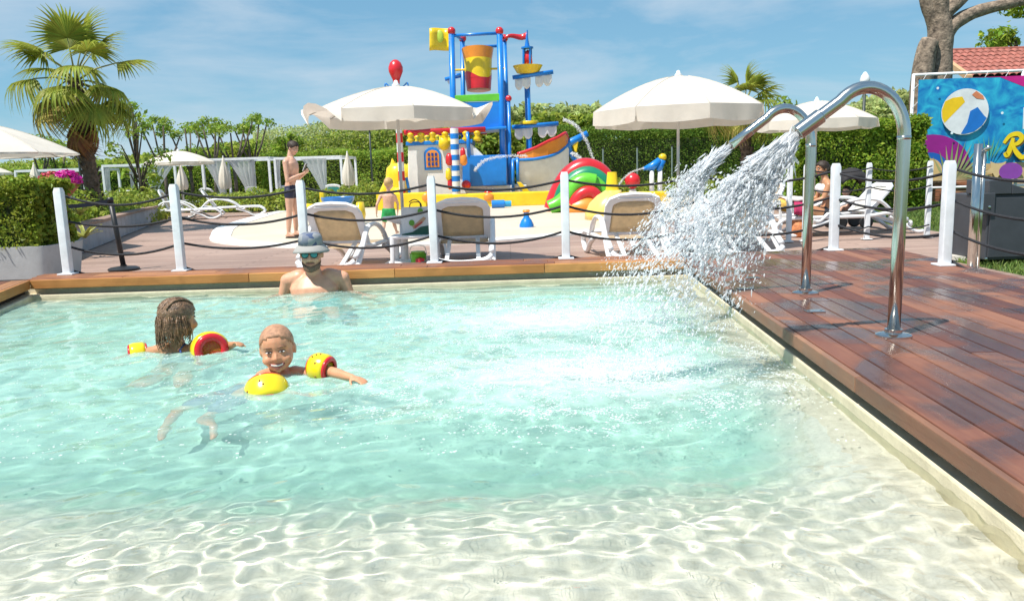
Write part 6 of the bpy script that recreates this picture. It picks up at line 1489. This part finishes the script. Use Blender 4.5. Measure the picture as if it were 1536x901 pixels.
# ================================================================ furniture and small things on the terrace
y = 9.35; c = at(622, 352, y=y); zt = c.z
t = thing('side_table', 'low white side table beside the parasol pole', 'table', (c.x, y, 0)); W2, D2 = .27, .22
m = MB(); m.loft([((0, 0, zt - .03), (W2, 0, 0), (0, D2, 0)), ((0, 0, zt - .008), (W2 + .008, 0, 0), (0, D2 + .008, 0)), ((0, 0, zt), (W2 - .005, 0, 0), (0, D2 - .005, 0))], 32, 7); m.build('table_top', WHITE, t, auto=40)
for sx in (-1, 1):
    for sy in (-1, 1):
        m = MB(); m.loft([((sx * (W2 - .02), sy * (D2 - .02), 0), (.022, 0, 0), (0, .022, 0)), ((sx * (W2 - .035), sy * (D2 - .035), zt - .02), (.03, 0, 0), (0, .03, 0))], 12, 4); m.build('leg', WHITE, t, auto=40)
b = thing('shopping_bag', 'white and green printed shopping bag on the low side table', 'bag', (c.x + .02, y, zt)); bwid, bh = .165, .32
m = MB(); m.loft([((0, 0, .0), (bwid * .92, 0, 0), (0, .08, 0)), ((0, 0, bh * .5), (bwid, 0, 0), (0, .085, 0)), ((.01, 0, bh), (bwid * 1.02, 0, 0), (0, .06, 0))], 24, 6); m.build('bag_body', mat('bag_white', (.62, .63, .62), .5), b, auto=40)
yy = -.0885
def patch(poly, mt, par, off=0): m = MB(); m.prism([V((a * bwid, yy - off, h * bh)) for a, h in poly], (0, .004, 0)); m.build('printed_patch', mt, par)
patch([(-.95, .02), (.95, .02), (.95, .34), (.4, .30), (-.2, .12), (-.95, .05)], mat('dark_green_print', (.01, .08, .05), .5), b)
patch([(-.1, .22), (.5, .42), (.8, .60), (.62, .66), (.1, .44), (-.2, .34)], mat('tan_print', (.42, .28, .17), .5), b, .003)
patch([(.0, .24), (.55, .45), (.5, .50), (-.05, .33)], mat('red_print', (.40, .06, .05), .5), b, .006)
for cx_, cz_ in ((-.22, .45), (.42, .86)):
    patch([(cx_ + .2 * math.cos(a), cz_ + .11 * math.sin(a)) for a in np.linspace(0, 6.283, 10)[:-1]], mat('leaf_print', (.10, .30, .03), .5), b, .003)
for s in (-1, 1):
    m = MB(); m.tube(catmull([(s * .07, yy * .8, bh), (s * .06, yy * .7, bh + .06), (0, yy * .6, bh + .09), (-.06, yy * .7, bh + .06)], 3) if s > 0 else catmull([(.07, .06, bh), (.05, .06, bh + .05), (-.05, .06, bh + .05), (-.07, .06, bh)], 3), .006, 6); m.build('handle', BLACK, b)
tbk = thing('toy_bucket', 'green and red toy bucket below the side table', 'bucket', (c.x + .03, y - .02, 0)); m = MB(); m.lathe([(.075, 0), (.10, .17), (.105, .175), (.092, .175), (.07, .02)], 18); m.build('pail', GRN, tbk, auto=50)
m = MB(); m.lathe([(.05, .0), (.055, .1), (.0, .12)], 12, (.03, -.085, .02)); m.build('scoop', RED, tbk, smooth=True); m = MB(); m.lathe([(.08, .17), (.085, .20), (.0, .21)], 16); m.build('lid', mat('lime_plastic', (.30, .60, .06), .4), tbk, auto=50)
m = MB(); m.tube(catmull([(-.1, 0, .17), (-.07, 0, .26), (.07, 0, .26), (.1, 0, .17)], 4), .005, 6); m.build('bail', WHITE, tbk)

# retractable barrier on the left
p = at(186, 404, z=0); br = thing('queue_barrier', 'leaning black barrier post with a belt beside the bed wall', 'barrier', p); lean = V((-.075, .0, .86))
m = MB(); m.lathe([(.19, 0), (.19, .015), (.16, .03), (.04, .045), (.04, .06)], 24); m.build('base', BLACK, br, auto=40)
m = MB(); m.cyl((0, 0, .03), lean, .032, .032, 14); m.build('pole', BLACK, br, smooth=True); m = MB(); m.cyl(lean, lean + V((-.005, 0, .06)), .038, .036, 14); m.build('head', BLACK, br, smooth=True)
m = MB(); e = at(68, 312, y=10.0) - p; m.grid([[lean.lerp(e, u) + V((0, 0, dz - .03 * math.sin(math.pi * u))) for u in np.linspace(0, 1, 9)] for dz in (.045, -.005)]); m.build('belt', mat('navy_belt', (.012, .016, .035), .7), br, thick=.003)

# flower bowl
py_ = 12.4; p = at(95, 300, y=py_); zt_ = at(95, 277, y=py_).z; fb = thing('flower_bowl', 'terracotta bowl of bright pink flowers on a stem', 'flower pot', (p.x, py_, .3)); TER = mat('terracotta', (.30, .11, .06), .8, var=.15, bump=.15); z_ = zt_ - .3
m = MB(); m.lathe([(.14, 0), (.12, .04), (.07, .1), (.06, z_ - .22), (.10, z_ - .18), (.20, z_ - .08), (.27, z_), (.27, z_ + .03), (.24, z_ + .03), (.20, z_ - .04), (.0, z_ - .05)], 24); m.build('bowl', TER, fb, auto=40)
def blossoms(nm, c, r, n, m_, size, seed):
    g = np.random.default_rng(seed); d = g.normal(0, 1, (n, 3)); d[:, 2] = np.abs(d[:, 2]) * .8; d /= np.linalg.norm(d, axis=1)[:, None]; P = np.array(c) + d * np.array(r) * g.uniform(.75, 1.05, (n, 1)); v, f = leaves(P, d, size, .9, .5, seed, .4); return raw_mesh(nm, v, f, m_, fb)
blossoms('magenta_flowers', (.10, -.04, z_ + .02), (.23, .2, .20), 700, mat('magenta_petal', (.62, .02, .32), .5, island=.3, transl=.3), .045, 1); blossoms('coral_flowers', (-.16, -.02, z_ + .03), (.16, .18, .17), 350, mat('coral_petal', (.62, .10, .10), .5, island=.4, transl=.3), .045, 2); blossoms('pale_flowers', (-.42, .0, z_ - .02), (.18, .16, .12), 260, mat('pink_petal', (.70, .32, .38), .5, island=.3, transl=.3), .04, 3)
blossoms('flower_leaves', (-.1, 0, z_ - .02), (.36, .25, .14), 500, L_PRIVET, .06, 4)

# lamp posts
DGREY = mat('dark_green_metal', (.03, .045, .04), .5)
def lamp(label, px, y, ytop, globe=True):
    p = at(px, 262, y=y); p.z = 0; h = zp(px, ytop, y); t = thing('lamp_post', label, 'lamp post', p, 0, 'garden lamp posts'); m = MB(); m.cyl((0, 0, 0), (0, 0, h), .045, .035, 10); m.build('pole', DGREY, t, smooth=True)
    m = MB(); m.lathe([(.09, 0), (.09, .25), (.05, .3)], 10); m.build('base', DGREY, t, auto=40)
    if globe:
        m = MB(); m.lathe([(.05, h), (.10, h + .06), (.115, h + .16), (.09, h + .24), (.03, h + .33), (.0, h + .34)], 16); m.build('lamp_shade', WHITE, t, smooth=True)
    else:
        m = MB(); m.box((0, -.05, h), (.22, .2, .08)); m.build('lamp_head', DGREY, t, bevel=.02)
lamp('slim dark lamp post beside the big palm', 121, 25, 195, False); lamp('thin dark lamp post rising behind the parasol edge', 558, 35, 190, False); lamp('lamp post with a white shade above the laurel hedge', 1292, 19.6, 130, True)

# distant house
hy = 62.0; hx0, hx1 = xp(985, hy), xp(1112, hy); hs = thing('house', 'distant pale house with orange tiled roofs beyond the hedge', 'house', ((hx0 + hx1) / 2, hy, 0)); w2 = (hx1 - hx0) / 2; ze = zp(1040, 193, hy); zr = zp(1040, 178, hy); PALE = mat('pale_wall', (.55, .57, .60), .8, var=.05); TILE = mat('orange_tiles', (.52, .22, .11), .8, var=.25, vs=3)
m = MB(); m.box2((-w2 + .3, 0, 0), (w2 - .3, 7, ze)); m.build('wall', PALE, hs)
rf = MB(); rf.prism([(-w2, -.5, ze), (-w2, 7.5, ze), (-w2, 3.5, zr)], (2 * w2, 0, 0)); ro = rf.build('roof', TILE, hs); m = MB(); m.box((w2 * .35, 3, zr + .2), (.5, .5, 1.2)); m.build('chimney', PALE, ro)
m = MB(); m.box2((-w2 - 1.6, -1, 0), (-w2 * .3, -.02, ze - .6)); m.build('wall', PALE, hs); m = MB(); m.prism([(-w2 - 1.9, -1.5, ze - .6), (-w2 - 1.9, .0, ze - .0), (-w2 - 1.9, -.0, ze - .6)], (w2 + 1.0, 0, 0)); m.build('roof', TILE, hs)
for k in range(3):
    m = MB(); m.box((-w2 * .1 + k * 1.6, -.02, ze - 1.0), (.8, .06, 1.0)); wn = m.build('window', mat('dark_glass', (.05, .07, .09), .1), hs)

# wire mesh fence posts before the conifer hedge
for k, (px, lb) in enumerate(((905, 'slim green wire fence post nearest the ship bow'), (956, 'slim green wire fence post left of the parasol pole'), (1008, 'slim green wire fence post beside the parasol pole'), (1068, 'slim green wire fence post right of the parasol pole'), (1145, 'slim green wire fence post beside the small palm trunk'))):
    p = at(px, 262, y=29.0); p.z = 0; t = thing('wire_fence_post', lb, 'post', p, 0, 'wire fence posts'); m = MB(); m.cyl((0, 0, 0), (0, 0, 1.75), .03, .03, 8); m.build('post_shaft', mat('grey_green_metal', (.18, .24, .22), .5), t); m = MB(); m.lathe([(.035, 1.75), (.035, 1.78), (.0, 1.79)], 8); m.build('cap', BLACK, t)

# ================================================================ right side: banner, wall, roof, bin, shower
BL = at(1378, 120, y=19.0); BD = V((1, -.10, 0)).normalized(); by0 = 19.0
bn = thing('banner', 'large blue holiday banner with beach ball on white pipe frame', 'banner', (BL.x, by0, 0)); zb_top = BL.z; zb_bot = zp(1378, 272, 19.0)
BW = 4.2; Nn_ = V((-BD.y * 1, BD.x, 0)) * -1      # towards the camera
def bp(u, v, off=0.0):     # u metres along, v metres below the top edge
    q = BD * u; return V((q.x, q.y, zb_top - v)) + Nn_ * off
BH = zb_top - zb_bot
def bm_mat():
    m = mat('printed_blue', (.01, .32, .60), .45, var=.05); t = m.node_tree; b = t.nodes['Principled BSDF']; g = t.nodes.new('ShaderNodeNewGeometry'); n = t.nodes.new('ShaderNodeTexNoise'); n.inputs['Scale'].default_value = 2.4; n.inputs['Detail'].default_value = 4; n.inputs['Distortion'].default_value = 1.8; t.links.new(g.outputs['Position'], n.inputs['Vector']); r = t.nodes.new('ShaderNodeValToRGB'); e = r.color_ramp.elements; e[0].position = .35; e[0].color = (.004, .17, .48, 1); e[1].position = .68; e[1].color = (.03, .48, .68, 1); t.links.new(n.outputs['Fac'], r.inputs[0]); t.links.new(r.outputs[0], b.inputs['Base Color']); return m
m = MB(); m.prism([bp(0, 0), bp(BW, 0), bp(BW, BH), bp(0, BH)], Nn_ * .006); sheet = m.build('printed_sheet', bm_mat(), bn)
_lay = [0.006]
def ink(poly, col, name='print'):
    _lay[0] += .0022; m = MB(); m.prism([bp(u, v, _lay[0]) for u, v in poly], Nn_ * .0016); mt = mat('ink_%d_%d_%d' % tuple(int(q * 100) for q in col), col, .45, var=.08, vs=3); return m.build(name, mt, sheet)
kx = by0 / F
def bu(px, py):  # pixel on banner -> u, v
    d = ray(px, py); o = V((BL.x, by0, 0)); n = Nn_; t_ = (o - CAM).dot(n) / d.dot(n); q = CAM + d * t_; return ((q - o).dot(BD), zb_top - q.z)
def poly(pts): return [bu(*p) for p in pts]
def clampb(P): return [(min(max(u, .0), BW), min(max(v, .0), BH)) for u, v in P]
ink(clampb(poly([(1452, 108), (1500, 116), (1540, 132), (1600, 150), (1600, 60), (1445, 100)])), (.55, .01, .22), 'print_swoosh')
cu, cvv = bu(1394, 256)
ink(clampb([(cu + .92 * math.cos(a) * 1.0, cvv + .83 * math.sin(a)) for a in np.linspace(-math.pi, math.pi, 40)[:-1]]), (.30, .01, .24), 'print_ring')
ink(clampb([(cu + .42 * math.cos(a), cvv + .42 * math.sin(a)) for a in np.linspace(-math.pi, math.pi, 30)[:-1]]), (.01, .12, .48), 'print_ring')
ink(clampb([(cu + .28 * math.cos(a), cvv + .28 * math.sin(a)) for a in np.linspace(-math.pi, math.pi, 30)[:-1]]), (.65, .45, .20), 'print_ring')
ink(clampb(poly([(1410, 262), (1470, 246), (1600, 240), (1600, 300), (1400, 300)])), (.58, .42, .22), 'print_sand')
for k in range(13):     # palm leaf
    a = math.radians(-118 + k * 9.5); c0 = bu(1418 + k * 2.2, 272 - k * .5); L2 = .62 * math.sin(math.pi * (.25 + .6 * k / 12)); e = (c0[0] + .62 * math.cos(a) * 1.1, c0[1] + L2 * 1.5 * math.sin(a)); nx_, ny_ = -(e[1] - c0[1]), e[0] - c0[0]; ll = math.hypot(nx_, ny_); nx_, ny_ = nx_ / ll * .028, ny_ / ll * .028
    md_ = ((c0[0] + e[0]) / 2, (c0[1] + e[1]) / 2); ink(clampb([(c0[0], c0[1]), (md_[0] + nx_, md_[1] + ny_), e, (md_[0] - nx_, md_[1] - ny_)]), (.22, .30, .12) if k % 2 else (.36, .36, .16), 'print_leaf')
for k in range(7):
    a = math.radians(-130 + k * 13); c0 = bu(1474 + k * 2, 240); e = (c0[0] + .42 * math.cos(a), c0[1] + .55 * math.sin(a)); ink(clampb([c0, ((c0[0] + e[0]) / 2 + .02, (c0[1] + e[1]) / 2), e, ((c0[0] + e[0]) / 2 - .02, (c0[1] + e[1]) / 2)]), (.10, .36, .22), 'print_leaf')
bcu, bcv = bu(1445.5, 168); br_ = .52     # beach ball
circ = lambda r, a0=-math.pi, a1=math.pi, n=36, du=0, dv=0: [(bcu + du + r * math.cos(a), bcv + dv + r * math.sin(a)) for a in np.linspace(a0, a1, n)[:-1]]
ink(circ(br_), (.72, .74, .76), 'print_ball')
def wedge(pts, col): ink([(bcu + br_ * a, bcv + br_ * b) for a, b in pts], col, 'print_ball')
wedge([(-.98, -.1), (-.86, -.48), (-.55, -.62), (-.15, -.66), (-.02, -.42), (-.3, -.12), (-.62, .22), (-.84, .46), (-.95, .25)], (.85, .55, .01)); wedge([(.22, -.02), (.52, -.18), (.82, .2), (.93, .30), (.75, .62), (.42, .88), (.02, .97), (-.12, .95), (.12, .5)], (.01, .16, .55)); wedge([(.25, -.72), (.42, -.88), (.72, -.66), (.78, -.5), (.45, -.55)], (.65, .22, .10))
def stroke(pts, wd, col, nm='print_letter'):
    P = catmull([V((a, b, 0)) for a, b in poly(pts)], 6); n = len(P); Lf, Rt = [], []
    for i, p in enumerate(P):
        t_ = (P[min(i + 1, n - 1)] - P[max(i - 1, 0)]).normalized(); nn_ = V((-t_.y, t_.x, 0)); w_ = wd * (.55 + .45 * math.sin(math.pi * (i + .6) / (n + .2))); Lf.append((p.x + nn_.x * w_, p.y + nn_.y * w_)); Rt.append((p.x - nn_.x * w_, p.y - nn_.y * w_))
    _lay[0] += .0022; m = MB(); m.add([bp(u, v, _lay[0]) for u, v in Lf] + [bp(u, v, _lay[0]) for u, v in Rt], [(i, i + 1, n + i + 1, n + i) for i in range(n - 1)]); m.build(nm, mat('ink_%d_%d_%d' % tuple(int(q * 100) for q in col), col, .45), sheet)
for dx, dy, col, wd in ((1.6, 1.8, (.18, .10, .02), .062), (0, 0, (.85, .62, .01), .055)):     # script R and following letters
    stroke([(1517 + dx, 207 + dy), (1514 + dx, 219 + dy), (1508 + dx, 233 + dy), (1504 + dx, 229 + dy)], wd, col); stroke([(1503 + dx, 215 + dy), (1512 + dx, 204 + dy), (1524 + dx, 201 + dy), (1530 + dx, 207 + dy), (1524 + dx, 215 + dy), (1514 + dx, 218 + dy)], wd, col); stroke([(1516 + dx, 218 + dy), (1522 + dx, 229 + dy), (1530 + dx, 236 + dy), (1537 + dx, 232 + dy)], wd, col); stroke([(1541 + dx, 214 + dy), (1537 + dx, 226 + dy), (1540 + dx, 234 + dy), (1547 + dx, 228 + dy)], wd, col)
ink(clampb(poly([(1532, 162), (1546, 160), (1546, 194), (1531, 194)])), (.75, .76, .78), 'print_letter')
cu, cvv = bu(1493, 254); st = []
for k in range(10): r = .30 if k % 2 == 0 else .15; a = k * math.pi / 5 - .9; st.append((cu + r * math.cos(a), cvv + r * .75 * math.sin(a)))
ink(clampb(st), (.66, .48, .25), 'print_starfish'); cu, cvv = bu(1513, 257); ink(clampb([(cu + .26 * math.cos(a), cvv + .20 * math.sin(a)) for a in np.linspace(0, 6.283, 20)[:-1]]), (.26, .06, .38), 'print_shell')
for u, v, r in ((bu(1404, 133) + (.03,)), (bu(1425, 200) + (.03,)), (bu(1500, 170) + (.03,))): ink([(u + r * math.cos(a), v + r * math.sin(a)) for a in np.linspace(0, 6.283, 9)[:-1]], (.75, .85, .9), 'print_sparkle')
for u in (-.10, 2.3, BW + .1):
    m = MB(); q0, q1 = bp(u, -.14, -.05), bp(u, 0, -.05); m.cyl((q1.x, q1.y, 0), q0, .035, .035, 10); m.build('frame_pipe', WPAINT, bn, smooth=True)
for v in (-.12, BH + .16):
    m = MB(); m.cyl(bp(-.10, v, -.05), bp(BW + .1, v, -.05), .032, .032, 10); m.build('frame_pipe', WPAINT, bn, smooth=True)
for u in np.arange(.1, BW, .45):
    m = MB(); m.tube([bp(u, .0, .01), bp(u + .08, -.13, -.01)], .006, 5); m.build('lacing', WPAINT, bn)
for v in np.arange(.1, BH, .4):
    m = MB(); m.tube([bp(0.0, v, .01), bp(-.11, v + .12, -.01)], .006, 5); m.build('lacing', WPAINT, bn)

# low terracotta boarded wall
wy = 19.9; x0, x1 = xp(1262, wy), xp(1460, wy); lw = thing('boarded_wall', 'low orange boarded wall below the banner', 'wall', (x0, wy, 0)); zt2 = zp(1340, 268, wy); zb2 = 0; PB = mat('orange_boards', (.42, .165, .085), .75, var=.15, vs=3)
for k in range(5):
    z0 = zt2 * k / 5; 
    for i in range(3):
        L3 = (x1 - x0) / 3; m = MB(); m.box2((i * L3 + .01, 0, z0 + .006), ((i + 1) * L3 - .01, .05, z0 + zt2 / 5 - .006)); m.build('board', PB, lw, bevel=.004)
# tiled roof building on the right
ry = 24.0; hr = thing('tiled_building', 'small building with red tiled roof behind the banner', 'building', (xp(1450, ry), ry, 0)); zE = zp(1450, 116, ry); zR = zp(1450, 77, ry + 2.2); RT = mat('red_roof_tile', (.36, .12, .09), .75, var=.25, vs=4)
m = MB(); m.box2((0.1, .4, 0), (6, 5, zE - .05)); m.build('wall', mat('ochre_wall', (.55, .42, .28), .85), hr)
m = MB(); m.prism([(-.12, 0, zE - .12), (-.12, 0, zE + .05), (-.12, 2.2, zR + .12), (-.12, 2.2, zR - .05)], (.14, 0, 0)); m.build('barge_board', mat('pine_board', (.52, .33, .18), .7), hr)
m = MB(); m.prism([(.02, 0, zE - .02), (.02, 2.2, zR), (.02, 2.2, zR - .1), (.02, 0, zE - .1)], (6, 0, 0)); m.build('roof_deck', UNDER, hr)
tm_ = MB(); rows = [[V((.0, 0, 0)) + V((.105 * math.cos(a), 0, .06 * math.sin(a))) for a in np.linspace(0, math.pi, 7)] for _ in (0, 1)]
dv = V((0, 2.2, zR - zE)); nrow = 7
for r in range(nrow): 
    for i in range(26):
        o_ = V((.12 + i * .215, 0, zE + .0)) + dv * (r / nrow); 
        if r == 0 and i == 0:
            mm_ = MB(); d_ = dv / nrow * 1.15; mm_.grid([[V((.105 * math.cos(a), 0, .065 * math.sin(a) + .02)) for a in np.linspace(0, math.pi, 7)], [d_ + V((.095 * math.cos(a), 0, .055 * math.sin(a) + .005)) for a in np.linspace(0, math.pi, 7)]]); tl0 = mm_.build('roof_tile', RT, hr, smooth=True, thick=.012); tl0.location = o_
        else: q = tl0.copy(); sc.collection.objects.link(q); q.parent = hr; q.location = o_ + V((0, 0, rng.uniform(-.006, .006)))
m = MB(); m.bar(V((-.1, 2.2, zR + .03)), V((6, 2.2, zR + .03)), .16, .12); m.build('ridge', RT, hr, bevel=.03)

# dark grey bin enclosure
p = at(1478, 395, z=0); bx = p.x; byy = p.y; GREY = mat('anthracite_panel', (.05, .055, .065), .5, var=.1); bi = thing('bin_enclosure', 'anthracite grey bin enclosure on the lawn edge', 'bin', (bx, byy, 0)); hB = zp(1500, 292, byy)
m = MB(); m.box2((0, .02, .03), (.95, .7, hB)); m.build('body', GREY, bi, bevel=.012)
for i, (a, b_) in enumerate(((.02, .45), (.46, .93))):
    m = MB(); m.box2((a, 0, .06), (b_, .018, hB - .03)); d_ = m.build('door', GREY, bi, bevel=.004)
m = MB(); m.box2((-.07, -.02, hB - .20), (.05, .12, hB + .02)); m.build('lock_box', GREY, bi, bevel=.006)
m = MB(); m.box2((-.02, -.01, hB + .002), (.22, .4, hB + .15)); m.build('lid_end', GREY, bi, bevel=.01)
m = MB(); m.prism([(.22, -.01, hB + .002), (.22, -.01, hB + .10), (.40, -.01, hB + .04), (.52, -.01, hB + .03), (.97, -.01, hB + .03), (.97, -.01, hB + .002)], (0, .7, 0)); m.build('lid', GREY, bi, bevel=.006)
for z in (.05, hB - .12):
    m = MB(); m.lathe([(.014, 0), (.014, .006), (.0, .008)], 10, (-.01, -.022, z), Euler((math.pi / 2, 0, 0)).to_matrix()); m.build('bolt', STEEL, bi)
# steel shower column
p = at(1461, 330, y=6.9); p.z = 0; sh2 = thing('steel_column', 'short stainless steel shower column behind the corner fence post', 'shower', p); hS = zp(1460, 216, 6.9)
m = MB(); m.cyl((0, 0, 0), (0, 0, hS), .034, .034, 18); m.build('column', STEEL, sh2, smooth=True); m = MB(); m.cyl((0, 0, 0), (0, 0, .012), .1, .1, 18); m.build('flange', STEEL, sh2)
m = MB(); m.tube([(.04, 0, hS - .06), (.075, -.01, hS - .045), (.085, -.01, hS - .02)], [.018, .02, .026], 10); m.build('tap', STEEL, sh2, smooth=True); m = MB(); m.cyl((.055, 0, 0), (.055, 0, hS - .05), .014, .016, 10); m.build('pipe', STEEL, sh2, smooth=True)

# ================================================================ stroller with a child
yst = 13.0; p = at(1274, 338, y=yst); p.z = 0; st_ = thing('stroller', 'black pushchair with hood beside the woman', 'pushchair', p); k1 = lambda px, py, dy=0: V((at(px, py, y=yst).x - p.x, dy, at(px, py, y=yst).z)); FAB = mat('black_pram_fabric', (.02, .018, .02), .8); LIN = mat('taupe_lining', (.30, .26, .22), .8)
m = MB(); rows = []
for u in np.linspace(0, 1, 8):
    rows.append([k1(1276, 284) + V((math.cos(a) * .27 * 0 + .26 * math.cos(math.radians(20 + 130 * u)) * (1), .23 * math.cos(a), .34 * math.sin(math.radians(20 + 130 * u)) * (.55 + .45 * math.sin(a)))) for a in np.linspace(0, math.pi, 9)])
m.grid(rows); m.build('hood', FAB, st_, smooth=True, thick=.02)
m = MB(); m.grid([[q * .93 + k1(1276, 284) * .07 for q in r] for r in rows[2:6]]); m.build('hood_lining', LIN, st_, smooth=True, thick=.01)
m = MB(); m.loft([(k1(1283, 296), (.05, 0, .02), (0, .19, 0)), (k1(1278, 314), (.10, 0, .02), (0, .20, 0)), (k1(1266, 320), (.14, 0, .0), (0, .19, 0)), (k1(1252, 318), (.05, 0, 0), (0, .17, 0))], 14, 3); m.build('seat', FAB, st_, smooth=True)
for s in (-1, 1):
    m = MB(); m.tube([k1(1252, 334, s * .2), k1(1272, 310, s * .22), k1(1290, 280, s * .22), k1(1295, 270, s * .22)], .013, 8); m.build('frame_tube', BLACK, st_, smooth=True); m = MB(); m.tube([k1(1290, 338, s * .22), k1(1272, 310, s * .22)], .013, 8); m.build('frame_tube', BLACK, st_, smooth=True)
    for px in (1252, 1290):
        wc_ = k1(px, 338, s * .22); wc_.z = .11; m = MB(); m.lathe([(.075, -.018), (.105, -.02), (.11, 0), (.105, .02), (.075, .018)], 20, wc_, Euler((math.pi / 2, 0, 0)).to_matrix()); wl_ = m.build('wheel', BLACK, st_, smooth=True); m = MB(); m.lathe([(.0, -.014), (.075, -.012), (.075, .012), (.0, .014)], 14, wc_, Euler((math.pi / 2, 0, 0)).to_matrix()); m.build('rim', WHITE, wl_)
m = MB(); m.tube([k1(1295, 270, -.22), k1(1295, 270, .22)], .014, 8); m.build('handle', BLACK, st_)
q = p + k1(1270, 296); RC = look(V((-.75, -.65, -.1)))
W3 = lambda px, py, dy=0: p + k1(px, py, dy)
J = dict(head=W3(1269, 287, -.02), headR=RC, neck=W3(1272, 298), shL=W3(1268, 303, -.10), shR=W3(1274, 303, .10), elL=W3(1264, 309, -.14), elR=W3(1272, 309, .13), wrL=W3(1258, 310, -.08), wrR=W3(1262, 310, .1), fwd=V((-.9, -.35, .2)), pel=W3(1274, 313), hpL=W3(1272, 314, -.06), hpR=W3(1273, 314, .06), knL=W3(1259, 311, -.09), knR=W3(1260, 311, .07), anL=W3(1254, 322, -.10), anR=W3(1255, 322, .06), toL=W3(1250, 323, -.12), toR=W3(1251, 323, .05), ground=W3(1274, 313))
tc2, j_, f2_, s2_ = human('person', 'small child sitting inside the black pushchair', J, .42, SK_FAIR, Hh=.17, vox=.0075, fat=1.1); face_parts(tc2, j_['head'], .17, RC, 'open', (.15, .09, .05), dy=.03); hair_cap(tc2, j_['head'], .17, RC, HAIRM, 1.05, -.34, -.1, 3, zf=.3)
# table with towels left of the woman
c = at(1183, 305, y=12.0); zt = at(1183, 303, y=12.0).z; t = thing('towel_table', 'white plastic table with folded towels beside the woman', 'table', (c.x, 12.0, 0)); m = MB(); m.box((0, 0, zt - .015), (.42, .42, .03)); m.build('table_top', WHITE, t, bevel=.01)
for sx in (-1, 1):
    for sy in (-1, 1): m = MB(); m.box((sx * .18, sy * .18, zt / 2 - .02), (.04, .04, zt - .03)); m.build('leg', WHITE, t, bevel=.006)
def towel(label, dx, col, hang, wd, z0):
    tw_ = thing('towel', label, 'towel', (c.x + dx, 12.0, zt)); m = MB(); rows = []
    prof = [(.20, z0 + .012), (.0, z0 + .03), (-.20, z0 + .02), (-.235, z0 - .02)] + ([(-.24, -.12), (-.235, -hang)] if hang else [])
    for y_, z_2 in prof: rows.append([V((x_, y_, z_2 + .008 * math.sin(x_ * 40 + y_ * 9))) for x_ in np.linspace(-wd / 2, wd / 2, 7)])
    m.grid(rows); m.build('cloth', mat('towel_' + label.split()[0], col, .9, var=.2, vs=18, bump=.4, bs=200), tw_, smooth=True, thick=.014)
towel('pink towel hanging over the table edge', .10, (.62, .05, .16), .18, .20, .012); towel('white folded towel on top of the pink one', .03, (.70, .62, .60), 0, .30, .045); towel('yellow printed cloth at the table corner', -.13, (.70, .45, .10), .05, .12, .012)
bb = thing('beach_bag', 'orange and pink beach bag beneath the towel table', 'bag', (c.x + .12, 11.85, 0)); m = MB(); m.loft([((0, 0, 0), (.11, 0, 0), (0, .07, 0)), ((0, 0, .14), (.13, 0, 0), (0, .08, 0)), ((0, 0, .25), (.12, 0, 0), (0, .04, 0))], 18, 3); m.build('bag_body', mat('orange_print_fabric', (.70, .25, .10), .7, var=.4, vs=20), bb, smooth=True)
for s in (-1, 1): m = MB(); m.tube(catmull([(-.06, s * .03, .24), (-.04, s * .03, .32), (.04, s * .03, .32), (.06, s * .03, .24)], 4), .007, 6); m.build('handle', BLACK, bb, smooth=True)
